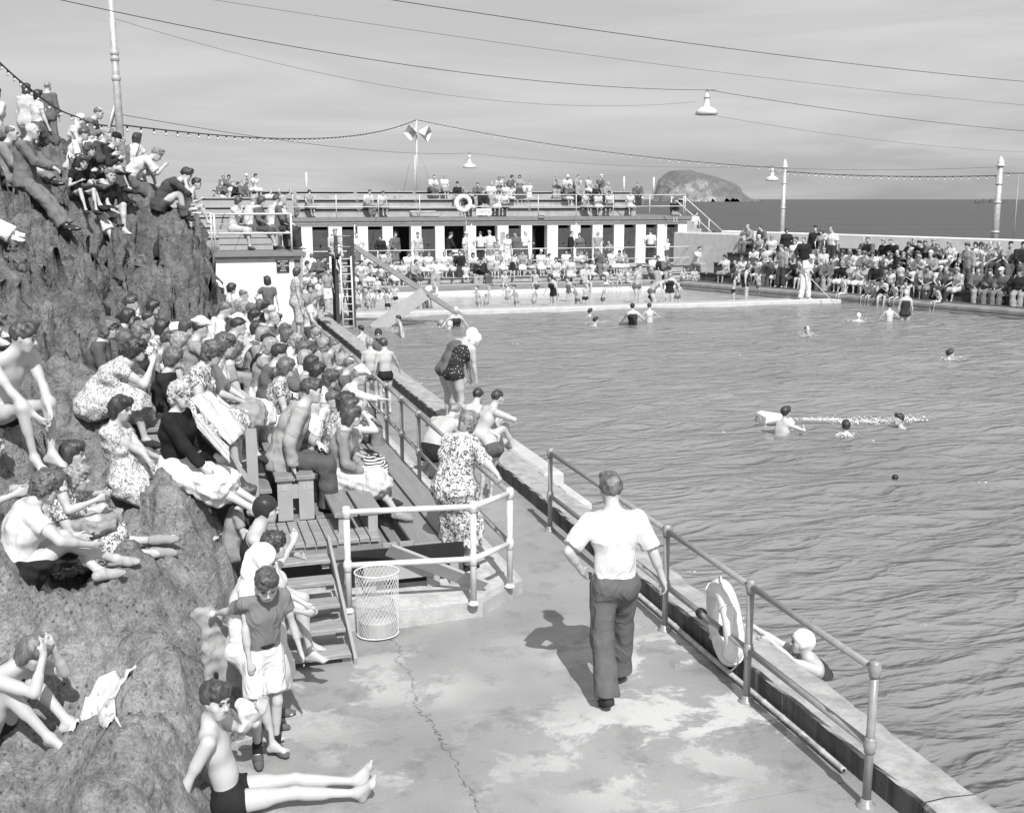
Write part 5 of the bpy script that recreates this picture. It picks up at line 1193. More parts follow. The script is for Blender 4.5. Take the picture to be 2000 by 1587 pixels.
# white posts and slack nets on the roof stand
for (u, v0, v1, lab) in ((598, 336, 365, 'short white post above the back row at the left of the roof stand'), (1219, 345, 370, 'white net post behind the right of the roof stand'), (1277, 346, 380, 'white net post at the sea end of the roof stand')):
    a = PY(u, v0, 59.2); tag(tube('net_post', [a, (a.x, a.y, 3.9)], .05, M['rail_white']), lab, 'post')
# life ring and office board on the roof railing
r2g = thing('roof_life_ring', 'white life ring hung on the roof railing beside the office board', 'life ring', (0, 52.8, 3.3)); c = PY(905, 397, 52.86)
b = MB(); b.torus(c, .34, .105, Matrix.Rotation(R(90), 4, 'X'), 32, 10); b.build('ring_body', M['ring'], r2g, True)
tube('tether_rope', [c + Vector((.05, .02, -.4)), c + Vector((.12, -.05, -.8)), c + Vector((.1, -.08, -1.15))], .02, M['rope'], r2g, 5)
ob = thing('office_board', 'white board lettered OFFICE fixed to the roof railing', 'sign', (15, 52.8, 3)); c = PY(945, 414, 52.85)
box('board', c.x - .38, c.x + .38, 52.83, 52.86, c.z - .16, c.z + .16, M['white'], ob); text('OFFICE', (c.x, 52.825, c.z), .2, M['fascia'], ob)
c = PY(1057, 424, YF - .25); gb_ = thing('gents_board', 'tiny dark board with white letters on the fascia over a doorway', 'sign', c)
box('board', c.x - .16, c.x + .16, YF - .26, YF - .222, c.z - .08, c.z + .08, M['black'], gb_); text('GIRLS', (c.x, YF - .264, c.z), .12, M['white'], gb_)

# ------------------------------------------------------------------ island and reef out at sea
def island():
    D = 2600.0
    def x_of(u, y): return PY(u, 380, y).x
    yc = D; us = [1293, 1300, 1304, 1312, 1322, 1334, 1345, 1356, 1370, 1385, 1400, 1408, 1411, 1416, 1422, 1432, 1445, 1458, 1468]
    vs = [388, 352, 344, 339, 333, 327.5, 327, 331, 333, 337, 341, 348, 360, 364, 369, 377, 380, 383, 388]
    xs_ = np.array([PY(u, 380, yc).x for u in us]); zs_ = np.array([(388 - v) * (yc * 1.0) / FPX / math.cos(YAW) * 1.02 for v in vs]); zs_ = np.maximum(zs_, 0)
    gx = np.linspace(xs_[0], xs_[-1], 150); gy = np.linspace(-1, 1, 56)
    top = np.interp(gx, xs_, zs_); v = []; rng = np.random.RandomState(3)
    X, T = np.meshgrid(gx, gy)
    nz_ = sum(a * np.sin(X * f + p + 2 * np.sin(T * g + p)) for a, f, p, g in ((1, .05, 1, 3), (.8, .11, 2.2, 5), (.6, .23, .4, 9), (.5, .41, 3.3, 13), (.3, .9, 5, 21)))
    prof = np.clip((1 - np.abs(T + .02 * nz_)) * 3.4, 0, 1) ** .8; topm = np.tile(top, (len(gy), 1))
    front = np.clip((T + 1) * 1.1, 0, 1); Z = np.minimum(topm * prof * (.62 + .38 * np.clip(1.2 * (T + .9), 0, 1)), topm) + nz_ * 1.5 * prof * (1 - prof + .3) - 3.2
    half = 60 + 90 * np.sin(np.pi * np.linspace(0.02, .98, len(gx)))
    Y = yc + T * half[None, :] + nz_ * 2
    vv = np.stack([X.ravel(), Y.ravel(), Z.ravel()], 1); nx = len(gx); i = (np.arange(len(gy) - 1)[:, None] * nx + np.arange(nx - 1)[None, :]).ravel()
    me = np_mesh('island', vv, np.stack([i, i + 1, i + nx + 1, i + nx], 1))
    m, n, l, p = nodes('island_rock'); g = n.new('ShaderNodeNewGeometry'); s = n.new('ShaderNodeSeparateXYZ'); l.new(g.outputs['True Normal'], s.inputs[0])
    st = n.new('ShaderNodeMapRange'); st.inputs['From Min'].default_value = .35; st.inputs['From Max'].default_value = .62; l.new(s.outputs['Z'], st.inputs['Value'])
    cl = val(n, l, .035, .4, .6, .16, .5, detail=9, rough=.75, stretch=(1, 1, 1.4)); gr = val(n, l, .05, .3, .7, .1, .16, detail=5)
    x = n.new('ShaderNodeMix'); x.data_type = 'FLOAT'; l.new(st.outputs['Result'], x.inputs[0]); l.new(cl, x.inputs[2]); l.new(gr, x.inputs[3]); l.new(x.outputs[0], p.inputs['Base Color']); p.inputs['Roughness'].default_value = .95
    tag(put('island', me, m), kind='structure')
    lh = thing('lighthouse', 'tiny white lighthouse on the shoulder of the island', 'lighthouse'); c = PY(1416, 366, yc - 40)
    b = MB(); b.lathe([(3, -8), (2.6, 8), (3.2, 8.5), (2, 9), (2, 12), (0, 14)], c, 12); b.build('tower', M['white'], lh); box('keepers_house', c.x - 12, c.x - 3, c.y - 4, c.y + 4, c.z - 9, c.z - 3, M['white'], lh)
island()
rf = MB()
for k in range(26):
    c = PY(1908 + k * 2.3, 392, 1500.0); h = 3 + 2.2 * math.sin(k * 1.3) + (1.5 if 4 < k < 18 else 0); rf.lathe([(4.5, -3), (3.8, h * .5), (1.6, h), (0, h + .4)], (c.x, 1500 + 3 * math.sin(k * 2.1), -3), 7)
tag(rf.build('reef', grey('reef_rock', .09, .3, .3, .9)), kind='structure')
# ------------------------------------------------------------------ individuals near the camera
C = lambda t: ('cloth', t)
BARE = ('skin', .47)
RG = 'onlookers on top of the rock'
def who(label, mode, u, v, yaw, pose, H, sex, fat, top, bottom, hairs, feet, h, tones, ex=(), group=None, dz=0.0):
    """u, v: where the middle of the head shows"""
    off = headoff(pose, H, sex, yaw)
    if mode == 'rock':
        p = by_rock(u, v, off)
        if True:
            p.z += .01; pose = settle(pose, p, yaw, H, .24 if pose.get('footR', (0, 0, -1))[2] >= 0 else .5)
    elif mode[0] == 'z': p = by_plane(u, v, off, (0, 0, 1), mode[1])
    elif mode[0] == 'x': p = by_plane(u, v, off, (1, 0, 0), mode[1]); p.z = mode[2]
    elif mode[0] == 'p': p = mode[1].copy()
    elif mode[0] == 'd': p = O_ + ray(u, v) * mode[1] - off
    p.z += dz
    person(label, p, yaw, pose, H, sex, fat, top, bottom, hairs, feet, h, ex, tones, group); return p
# walking man
p = Vector((3.0, 7.2, 0))
person('man in a white rolled-sleeve shirt and dark trousers walking away along the wet promenade', p, 8,
       dict(pelvis=(0, .02, .93), footR=(.12, .26, .085), footL=(-.10, -.20, .115), toeL=(-.1, 1, -.35), toeR=(.15, 1, 0), handL=(-.235, .10, 1.00), elbL=(-1, -.55, -.1), hdirL=(.5, .6, -.5), handR=(.42, .06, .86), elbR=(.5, -1, 0), lean=7, curl=5, head=(0, 10, 0), fcurlR=.7),
       1.70, 'm', .96, 'shirt', 'trousers', ('quiff',), 'shoes', .0085, ('belt',), {'bottom': C(.115), 'hair': ('hair', .11), 'top': C(.6)})
p = P(893, 1112, .15); yw = 50
person('stout grey-haired woman in a flowered dress leaning on the silver corner railing', p, yw,
       dict(pelvis=(0, -.02, .91), footR=(.10, .02, .075), footL=(-.10, .06, .075), lean=12, curl=12, head=(0, 16, 0), handR=loc(p, yw, (2.78, 9.30, 1.12), 1.58), handL=(-.15, .33, .95), elbR=(.8, -.6, -.4), fcurlR=.9),
       1.60, 'f', 1.26, 'longdress', None, ('wavy',), 'shoes', .0095, (), {'top': ('floral', .72), 'hair': ('hair', .16), 'shoes': C(.03)})
p = P(522, 1480, 0.0); p.z = 0
HANDJ = W(404, 1203, 7.5)
person('boy in a grey T-shirt and baggy white shorts holding out a limp pale jacket', p, 160,
       dict(pelvis=(0, 0, .93), footR=(.10, .04, .075), footL=(-.09, -.02, .075), handR=loc(p, 160, HANDJ, 1.42), elbR=(.3, -1, -.6), handL=(-.30, .12, .84), lean=6, curl=10, head=(18, 30, 0), toeR=(.35, 1, 0), toeL=(-.2, 1, 0), hdirR=(1, .2, .1), fcurlR=.8),
       1.42, 'c', 1.05, 'tee', 'shorts', ('quiff',), 'shoes', .0085, ('belt', 'socks'), {'top': C(.19), 'bottom': C(.68), 'hair': ('hair', .07), 'shoes': C(.1)})
pz_ = who('bare-chested boy in black trunks on the wet concrete with his legs stretched out', ('z', 0), 421, 1368, 97,
       dict(pelvis=(0, 0, .11), footR=(.07, .86, .075), footL=(-.09, .90, .07), kneeR=(.1, .0, 1), kneeL=(-.1, .0, 1), toeR=(.35, .35, .85), toeL=(-.25, .25, .9), lean=-20, curl=14, head=(42, 10, 0), headfollow=.2, handR=(.22, -.34, .05), elbR=(.4, -1, .2), hdirR=(.3, -.5, -.3), handL=(-.22, .22, .58), elbL=(-.6, -.3, -1), hdirL=(0, .1, 1)),
       1.62, 'm', .80, None, 'trunks', ('quiff',), None, .0085, {'bottom': C(.02), 'hair': ('hair', .05), 'skin': BARE})
HANDW = W(478, 1385, 6.95)
who('barefoot young woman in a dark swimsuit sitting with her hands held to her eyes', 'rock', 66, 1278, 118,
       dict(pelvis=(0, 0, .10), footR=(.08, .50, .05), footL=(-.08, .54, .05), kneeR=(.1, .2, 1), kneeL=(-.1, .2, 1), lean=22, curl=20, head=(0, 20, 0), handR=(.055, .49, .70), handL=(-.055, .49, .70), elbR=(.5, .2, -1), elbL=(-.5, .2, -1), hdirR=(-.3, -.1, 1), hdirL=(.3, -.1, 1), palmR=(0, -1, 0), palmL=(0, -1, 0)),
       1.64, 'f', 1.0, None, 'swimsuit', ('bob',), None, .0095, {'bottom': C(.03), 'hair': ('hair', .12), 'skin': BARE})
who('woman in a white T-shirt and full black skirt sitting on the rock, back turned', 'rock', 92, 952, 76,
       dict(pelvis=(0, -.05, .10), footR=(.05, .66, -.05), footL=(.16, .52, .0), kneeR=(.2, .2, 1), kneeL=(-.3, .6, .7), lean=12, curl=14, head=(5, 16, 0), handR=(.22, .46, .30), handL=(-.15, .42, .28), elbR=(.9, -.3, -.3)),
       1.64, 'f', 1.08, 'tee', 'skirt', ('curly',), 'shoes', .0095, {'top': C(.66), 'bottom': C(.018), 'hair': ('hair', .09), 'shoes': C(.4)})
who('fair-haired woman in a printed dress sitting on the rock with sandalled feet together', 'rock', 150, 935, 112,
       dict(pelvis=(0, 0, .10), footR=(.10, .84, -.10), footL=(-.02, .82, -.08), kneeR=(.1, .1, 1), kneeL=(-.1, .1, 1), lean=2, curl=14, head=(-12, 4, 0), handR=(.15, .40, .2), handL=(-.42, .40, .14), elbL=(-.6, -.4, .3)),
       1.66, 'f', .98, 'dress', None, ('wavy',), 'shoes', .0095, {'top': ('floral', .68), 'hair': ('hair', .26), 'shoes': C(.3)})
who('dark-haired woman half hidden behind the fair-haired woman on the rock', 'rock', 143, 888, 100, mk(GSIT, head=(0, 0, 0), lean=8), 1.6, 'f', .95, 'blouse', 'skirt', ('bob',), None, .0115, {'top': ('sprig', .6), 'bottom': C(.3), 'hair': ('hair', .04)})
who('person in a pale T-shirt and dark shorts at the very edge of the near rock', 'rock', -18, 868, 105, mk(GSIT, lean=8, footR=(.1, .62, -.1), footL=(-.1, .6, -.1)), 1.66, 'm', .95, 'tee', 'trunks', ('short',), None, .0105, {'top': C(.6), 'bottom': C(.03), 'hair': ('hair', .07)})
who('bare-chested dark-haired youth hugging his knees on the rock ledge', 'rock', 46, 662, 135,
       dict(pelvis=(0, -.02, .10), footR=(.07, .40, .04), footL=(-.08, .42, .04), kneeR=(.15, .3, 1), kneeL=(-.15, .3, 1), toeR=(.2, 1, -.15), toeL=(-.2, 1, -.15), lean=14, curl=20, head=(-32, 4, 0), handR=(.05, .46, .12), handL=(-.06, .47, .14), elbR=(1, -.1, -.2), elbL=(-1, -.1, -.2), hdirR=(-.4, .3, -.9), hdirL=(.4, .3, -.9)),
       1.70, 'm', .84, None, 'trunks', ('quiff',), None, .0095, {'bottom': C(.02), 'hair': ('hair', .05), 'skin': BARE})
who('man in a pale shirt and grey trousers leaning on his forearms at the left edge', 'rock', 12, 535, 95, mk(STAND, lean=48, curl=14, pelvis=(0, -.16, .90), handR=(.05, .38, .98), handL=(-.1, .40, .95), elbR=(.5, .4, -1), elbL=(-.5, .4, -1)), 1.6, 'm', 1, 'shirt', 'trousers', ('short',), 'shoes', .012, {'top': C(.66), 'bottom': C(.12)}) if False else None
pq = by_rock(-45, 560, headoff(mk(GSIT), 1.7, 'm', 100)); person('man in a pale shirt and grey trousers propped against the rock at the left edge', pq, 100, settle(mk(GSIT, lean=30), pq, 100, 1.7), 1.7, 'm', 1.05, 'shirt', 'trousers', ('short',), 'shoes', .012, (), {'top': C(.66), 'bottom': C(.12)})
who('dark-haired young woman in a sprigged dress lounging on the rock, arms folded low', 'rock', 237, 800, 112,
       dict(pelvis=(0, 0, .10), footR=(.12, .88, -.12), footL=(-.03, .86, -.10), kneeR=(.1, .0, 1), kneeL=(-.1, .0, 1), lean=-24, curl=22, head=(10, 14, 0), handR=(-.12, .32, .26), handL=(.16, .28, .3), elbR=(1, -.2, -.2), elbL=(-1, -.2, -.2), toeR=(.2, 1, .2)),
       1.64, 'f', .98, 'dress', None, ('bob',), None, .0095, {'top': ('sprig', .74), 'hair': ('hair', .035)})
who('smiling fair-haired woman in a black cardigan and white skirt sitting on the rock edge', ('d', 9.3), 352, 772, 116,
       dict(pelvis=(0, 0, .10), footR=(.14, .82, -.22), footL=(.0, .80, -.2), kneeR=(.1, .1, 1), kneeL=(-.1, .1, 1), lean=0, curl=10, head=(34, 4, 6), handR=(.20, .38, .14), handL=(-.10, .36, .2), elbR=(1, -.2, -.2)),
       1.64, 'f', .98, 'longshirt', 'skirt', ('curly',), 'shoes', .0095, {'top': C(.016), 'bottom': C(.70), 'collar': C(.75), 'hair': ('hair', .42), 'shoes': C(.45)})
who('dark curly-haired woman in a pale flowered dress leaning forward, hands to her mouth', 'rock', 266, 686, 98,
       dict(pelvis=(0, 0, .10), footR=(.12, .50, -.02), footL=(-.10, .48, -.02), kneeR=(.1, .3, 1), kneeL=(-.1, .3, 1), lean=42, curl=12, head=(0, -10, 0), handR=(.03, .60, .50), handL=(-.04, .60, .50), elbR=(.5, .1, -1), elbL=(-.5, .1, -1), hdirR=(-.4, .1, 1), hdirL=(.4, .1, 1)),
       1.68, 'f', 1.02, 'dress', None, ('curly',), 'shoes', .0105, {'top': ('sprig', .7), 'hair': ('hair', .03)})
who('woman in a dark grey cardigan behind the one with her hands to her mouth', ('x', -.85, 1.65), 216, 672, 100, mk(SIT, head=(0, 8, 0)), 1.62, 'f', 1, 'cardigan', 'skirt', ('wavy',), 'shoes', .0125, {'top': C(.1), 'bottom': C(.2), 'hair': ('hair', .1)})
who('curly-haired woman in a dark coat drinking from a white cup', ('d', 12.6), 276, 648, 108, mk(SIT, head=(0, 6, 0), handR=(.08, .36, .48), elbR=(.5, 0, -1), hdirR=(0, .2, 1)), 1.64, 'f', 1.03, 'cardigan', 'skirt', ('curly',), 'shoes', .0125, {'top': C(.03), 'bottom': C(.2), 'hair': ('hair', .15)})
CUPP = W(292, 686, 11.9)
who('woman with bushy curls and spectacles in a flowered dress behind a draped pale blanket', ('d', 10.3), 416, 690, 106, mk(SIT, head=(6, 12, 0), lean=14), 1.66, 'f', 1.08, 'dress', None, ('curly',), 'shoes', .0105, {'top': ('floral', .72), 'hair': ('hair', .075)}, ('glasses',))
who('woman with brown curls just behind the bespectacled woman', ('d', 10.8), 440, 674, 100, mk(SIT, head=(0, 5, 0)), 1.66, 'f', 1, 'blouse', 'skirt', ('curly',), 'shoes', .0125, {'top': C(.62), 'bottom': C(.3), 'hair': ('hair', .07)})
who('grinning child peering out below the blanket beside the bench-end frame', ('x', .25, .92), 428, 893, 125, mk(SIT, head=(10, 0, 0)), 1.3, 'c', 1, 'tee', 'shorts', ('wavy',), None, .011, {'top': C(.7), 'bottom': C(.3), 'hair': ('hair', .10)})
who('child with straight dark hair crouching beside the slatted landing', ('d', 9.6), 480, 968, 90, mk(SIT, head=(0, 10, 0)), 1.3, 'c', 1, 'tee', 'shorts', ('bob',), None, .011, {'top': C(.3), 'bottom': C(.2), 'hair': ('hair', .06)})
SQ = dict(pelvis=(0, -.05, .62), footR=(.12, .42, .07), footL=(-.08, .38, .07), kneeR=(.1, 1, .5), kneeL=(-.1, 1, .5), lean=2, curl=12)
who('girl in a dark rubber bathing cap and swimsuit leaning on the rock, hand to mouth', ('z', .28), 520, 995, 100,
       mk(SQ, handR=(.0, .30, 1.02), elbR=(.6, .2, -1), hdirR=(-.2, .2, 1), handL=(-.08, .32, .88), elbL=(-.6, .1, -1), head=(0, 2, 0)), 1.55, 'f', .95, None, 'swimsuit', ('swimcap',), None, .010, {'hat': ('rubber', .04), 'bottom': C(.025), 'skin': BARE})
who('dark curly-haired girl in a white frock beside the steps clutching a bundle', ('z', .0), 536, 1066, 100,
       mk(STAND, handR=(.08, .34, 1.05), handL=(-.10, .34, 1.05), elbR=(.7, -.3, -1), elbL=(-.7, -.3, -1), lean=4), 1.42, 'f', .9, 'dress', None, ('curly',), 'shoes', .010, {'top': C(.66), 'hair': ('hair', .04), 'shoes': C(.12)})
who('barefoot girl in a white headscarf behind the boy who holds the jacket', ('z', .0), 512, 1095, 96,
       mk(STAND, lean=4, curl=10, head=(0, 14, 0), footR=(.1, .2, .075), footL=(-.1, .16, .075)), 1.48, 'c', 1.05, 'blouse', 'shorts', ('scarf',), None, .010, {'top': C(.7), 'bottom': C(.62), 'hat': C(.8)})
# group at the pool edge
KZ = .19
who('woman in a white bathing cap and spotted black swimsuit bending at the pool edge', ('z', KZ), 929, 664, 66, mk(STAND, lean=30, curl=26, head=(0, 20, 0), handR=(.16, .30, .66), handL=(-.14, .28, .70), pelvis=(0, -.05, .92)), 1.66, 'f', 1.0, None, 'swimsuit', ('swimcap',), None, .0115, {'bottom': ('spots', .02), 'hat': ('rubber', .8), 'skin': BARE})
who('second woman in a white bathing cap stooping just behind the spotted swimsuit', ('z', KZ), 922, 655, 74, mk(STAND, lean=34, curl=24, head=(0, 18, 0), handR=(.16, .30, .62), handL=(-.14, .28, .66), pelvis=(0, -.05, .92)), 1.74, 'f', .98, None, 'swimsuit', ('swimcap',), None, .0125, {'bottom': C(.12), 'hat': ('rubber', .8), 'skin': BARE})
who('bare-backed youth perched on the kerb with one arm on his raised knee', ('z', KZ), 972, 777, 75,
       dict(pelvis=(0, 0, .10), footR=(.16, .50, -.05), footL=(-.05, .44, -.05), kneeR=(.2, .2, 1), kneeL=(-.1, .2, 1), lean=22, curl=16, head=(-8, -2, 0), handR=(.20, .48, .40), elbR=(1, -.2, .1), handL=(-.1, .34, .34)), 1.7, 'm', .92, None, 'trunks', ('crop',), None, .0105, {'bottom': C(.02), 'hair': ('hair', .035), 'skin': BARE})
who('second bare-backed boy huddled on the kerb close beside the youth', ('z', KZ), 934, 773, 40, mk(GSIT, lean=20, curl=18, head=(0, 4, 0)), 1.66, 'm', .86, None, 'trunks', ('crop',), None, .0115, {'bottom': C(.05), 'hair': ('hair', .03), 'skin': BARE})
who('bare-backed man in black trunks crouching on the walkway behind the stand railing', ('z', 0), 888, 806, 50,
       dict(pelvis=(0, -.05, .40), footR=(.14, .18, .07), footL=(-.14, .02, .09), kneeR=(.3, 1, .4), kneeL=(-.3, 1, .4), lean=46, curl=16, head=(0, 24, 0), handR=(.2, .5, .3), handL=(-.1, .5, .4)), 1.78, 'm', 1.03, None, 'trunks', ('short',), None, .0105, {'bottom': C(.02), 'hair': ('hair', .2), 'skin': BARE})
who('fair-haired boy leaning in beside the crouching man', ('z', 0), 912, 826, -30, mk(STAND, lean=58, curl=18, head=(0, 14, 0), pelvis=(0, -.15, .9)), 1.35, 'c', 1, None, 'trunks', ('short',), None, .0115, {'bottom': C(.1), 'hair': ('hair', .2), 'skin': BARE})
who('fair-haired boy in grey trunks standing on the walkway with his back turned', ('z', 0), 722, 671, 20, mk(STAND, head=(-35, 10, 0)), 1.32, 'c', 1.1, None, 'trunks', ('short',), None, .0125, {'bottom': C(.15), 'hair': ('hair', .3), 'skin': BARE})
who('dark-haired boy in black trunks with an elbow stuck out beside the fair one', ('z', 0), 748, 672, 352, mk(STAND, head=(-15, 12, 0), handR=(.42, .18, .95), elbR=(1, -.5, 0)), 1.32, 'c', 1.1, None, 'trunks', ('short',), None, .0125, {'bottom': C(.02), 'hair': ('hair', .05), 'skin': BARE})
who('boy in a dark cap facing the two bare-backed boys', ('z', 0), 739, 652, 190, mk(STAND, head=(0, 20, 0)), 1.25, 'c', 1, 'tee', 'shorts', ('swimcap',), None, .0145, {'top': C(.12), 'bottom': C(.1), 'hat': C(.06)})
# seated at the near end of the stand
who('lean man in a pale grey jacket and flannels leaning forward on the end bench', ('p', Vector((.96, 11.0, 1.05))), 588, 768, 98, mk(SIT, lean=20, curl=12, head=(0, -2, 0), handR=(.26, .10, .05), handL=(-.08, .34, .2), footR=(.12, .42, -.38), footL=(-.06, .40, -.40), elbR=(.8, -1, 0)), 1.80, 'm', 1.0, 'jacket', 'trousers', ('short',), 'shoes', .0095, {'top': C(.34), 'bottom': C(.09), 'hair': ('hair', .05), 'collar': C(.7)})
who('girl in a light grey cardigan and pleated skirt, legs stretched down the stand', ('p', Vector((1.50, 11.05, .80))), 668, 812, 104, mk(SIT, lean=6, curl=14, head=(0, 2, 0), footR=(.10, .66, -.30), footL=(-.03, .64, -.32), handR=(.10, .30, .16), handL=(-.1, .3, .16)), 1.62, 'f', .94, 'longshirt', 'skirt', ('bob',), 'shoes', .0095, {'top': C(.25), 'bottom': C(.55), 'hair': ('hair', .06), 'shoes': C(.28)})
who('schoolgirl with a boldly striped towel next to the girl in the grey cardigan', ('p', Vector((1.57, 11.55, .80))), 684, 800, 102, mk(SIT, lean=6, curl=14, head=(0, 0, 0), footR=(.10, .60, -.30)), 1.6, 'c', 1.05, 'blouse', 'skirt', ('bob',), 'shoes', .0105, {'top': C(.5), 'bottom': ('stripe', .7), 'hair': ('hair', .05)})
who('fair-haired girl holding field glasses to her eyes at the front of the stand', ('x', 1.66, .80), 702, 773, 100, mk(SIT, lean=8, curl=10, head=(0, 2, 0), handR=(.05, .24, .74), elbR=(.6, .1, -1), handL=(-.05, .24, .70), elbL=(-.6, .1, -1)), 1.55, 'f', .95, 'blouse', 'trousers', ('bob',), 'shoes', .012, {'top': C(.64), 'bottom': C(.1), 'hair': ('hair', .3)})
pfc = by_plane(700, 727, headoff(mk(SIT, lean=12), 1.72, 'm', 95), (1, 0, 0), 2.1); pfc.z = .6
person('man in a white flat cap stretching his arm along the grey railing', pfc, 95, mk(SIT, lean=12, curl=10, head=(0, 10, 0), handR=loc(pfc, 95, (2.80, 13.6, 1.10), 1.72), elbR=(.6, -.4, -.8), hdirR=(0, 1, 0)), 1.72, 'm', 1.05, 'longshirt', 'trousers', ('flatcap', 'crop'), 'shoes', .012, (), {'top': C(.66), 'bottom': C(.2), 'hat': C(.64), 'hair': ('hair', .2)})

# ------------------------------------------------------------------ people on top of the rock
DOWN = dict(footR=(.11, .66, -.22), footL=(-.06, .64, -.20))
def rk(label, u, v, yaw, pose, H, sex, top, bottom, hairs, feet, tones, fat=1, h=.0135, ex=(), dz=0): return who(label, 'rock', u, v, yaw, pose, H, sex, fat, top, bottom, hairs, feet, h, tones, ex, RG, dz)
rk('balding man in a light grey suit sitting at the left on top of the rock', 24, 262, 105, mk(SIT, **DOWN, lean=-4, curl=18, head=(0, 6, 0)), 1.76, 'm', 'jacket', 'trousers', ('bald',), 'shoes', {'top': C(.24), 'bottom': C(.2), 'hair': ('hair', .1)})
rk('white-haired man in a grey suit with clasped hands on the rock top', 64, 258, 105, mk(SIT, **DOWN, lean=0, curl=18, head=(0, 6, 0), handR=(.04, .42, .26), handL=(-.04, .42, .26)), 1.78, 'm', 'jacket', 'trousers', ('bald',), 'shoes', {'top': C(.16), 'bottom': C(.18), 'hair': ('hair', .5)})
rk('person whose white trousers and white shoes reach into view at the left edge', -75, 318, 100, mk(SIT, footR=(.1, .95, -.30), footL=(-.02, .92, -.28)), 1.78, 'm', 'shirt', 'trousers', ('short',), 'shoes', {'top': C(.7), 'bottom': C(.7), 'shoes': C(.7)})
rk('boy with a fringe in a black T-shirt facing the camera on the rock', 162, 318, 150, mk(GSIT, head=(0, 4, 0)), 1.4, 'c', 'tee', 'shorts', ('bob',), 'shoes', {'top': C(.02), 'bottom': C(.06), 'hair': ('hair', .05)})
rk('woman with waved hair and a black jacket behind the fringed boy', 176, 294, 130, mk(GSIT), 1.62, 'f', 'cardigan', 'skirt', ('wavy',), 'shoes', {'top': C(.02), 'bottom': C(.1), 'hair': ('hair', .07)})
rk('man in dark glasses and a white shirt sitting close to the rock pole', 204, 291, 125, mk(GSIT), 1.7, 'm', 'longshirt', 'trousers', ('bald',), 'shoes', {'top': C(.62), 'bottom': C(.3), 'hair': ('hair', .1), 'eye': C(.01)})
rk('laughing bare-legged youth in a black jumper and white shorts below the pole', 216, 344, 138, mk(SIT, footR=(.12, .45, -.42), footL=(-.04, .42, -.40), lean=14, head=(12, 2, 0)), 1.66, 'm', 'longshirt', 'shorts', ('short',), None, {'top': C(.02), 'bottom': C(.65), 'hair': ('hair', .2)}, .92)
rk('man in a pale striped shirt leaning over his lap beside the rock pole', 306, 303, 82, mk(GSIT, lean=40, curl=22, head=(0, 18, 0), handR=(.08, .62, .36), handL=(-.05, .62, .36), footR=(.1, .7, -.05)), 1.76, 'm', 'shirt', 'trousers', ('quiff',), 'shoes', {'top': C(.62), 'bottom': C(.13), 'hair': ('hair', .2)})
rk('young man in a dark suit hunched with chin on hands at the rock edge', 364, 343, 98, mk(SIT, lean=34, curl=26, head=(0, 6, 0), handR=(.06, .44, .52), handL=(-.06, .44, .52), elbR=(.5, .2, -1), elbL=(-.5, .2, -1), hdirR=(-.2, .1, 1), hdirL=(.2, .1, 1), footR=(.12, .40, -.38), footL=(-.02, .38, -.36)), 1.78, 'm', 'jacket', 'trousers', ('quiff',), 'shoes', {'top': C(.07), 'bottom': C(.10), 'hair': ('hair', .03)}, 1, .0125)
rk('dark-haired woman in white seen from behind at the rock skyline', 268, 272, 40, mk(GSIT, lean=6), 1.6, 'f', 'blouse', 'skirt', ('bob',), None, {'top': C(.64), 'bottom': C(.6), 'hair': ('hair', .03)})
rk('woman in a white headscarf and white frock at the rock skyline', 158, 234, 110, mk(GSIT, lean=6), 1.62, 'f', 'dress', None, ('scarf',), None, {'top': C(.62), 'hat': C(.8)})
rk('man in a grey jacket turned sideways at the rock skyline near the pole', 193, 222, 100, mk(GSIT, head=(0, 8, 0)), 1.76, 'm', 'jacket', 'trousers', ('bald',), 'shoes', {'top': C(.16), 'bottom': C(.1), 'hair': ('hair', .1)})
rk('boy in a white shirt leaning on one hand below the woman in the headscarf', 164, 264, 100, mk(GSIT, head=(0, 2, 0)), 1.5, 'c', 'shirt', 'shorts', ('short',), None, {'top': C(.7), 'bottom': C(.5), 'hair': ('hair', .06)})
rk('grey-haired man in a dark coat beside the raking stay of the pole', 211, 264, 110, mk(GSIT), 1.7, 'm', 'jacket', 'trousers', ('short',), 'shoes', {'top': C(.06), 'bottom': C(.08), 'hair': ('hair', .25)})
rk('woman in a black hat tucked behind the rock pole', 227, 276, 100, mk(GSIT, lean=24), 1.62, 'f', 'cardigan', 'skirt', ('hat',), 'shoes', {'top': C(.03), 'bottom': C(.05), 'hat': C(.02)})
rk('child in white crouching to the right of the hunched suited man', 384, 360, 100, mk(GSIT), 1.3, 'c', 'tee', 'shorts', ('short',), None, {'top': C(.7), 'bottom': C(.6)})
def st(label, u, v, yaw, pose, sex, top, bottom, hairs, feet, tones, H, fat=1): who(label, 'rock', u, v, yaw, pose, H, sex, fat, top, bottom, hairs, feet, .0145, tones, (), RG)
st('tall man in a dark grey suit standing with his back turned on the skyline', 93, 170, 30, mk(STAND, head=(-8, 0, 0)), 'm', 'jacket', 'trousers', ('crop',), 'shoes', {'top': C(.13), 'bottom': C(.17), 'hair': ('hair', .25)}, 1.78)
st('young woman in a white blouse and grey skirt beside the tall suited man', 75, 187, 60, mk(STAND, handR=(.32, .12, .82)), 'f', 'blouse', 'skirt', ('bob',), 'shoes', {'top': C(.64), 'bottom': C(.10), 'hair': ('hair', .025)}, 1.62)
st('woman in a pale belted frock standing with her back turned on the rock', 52, 175, 20, mk(STAND), 'f', 'dress', None, ('wavy',), 'shoes', {'top': C(.5), 'hair': ('hair', .05)}, 1.66, 1.1)
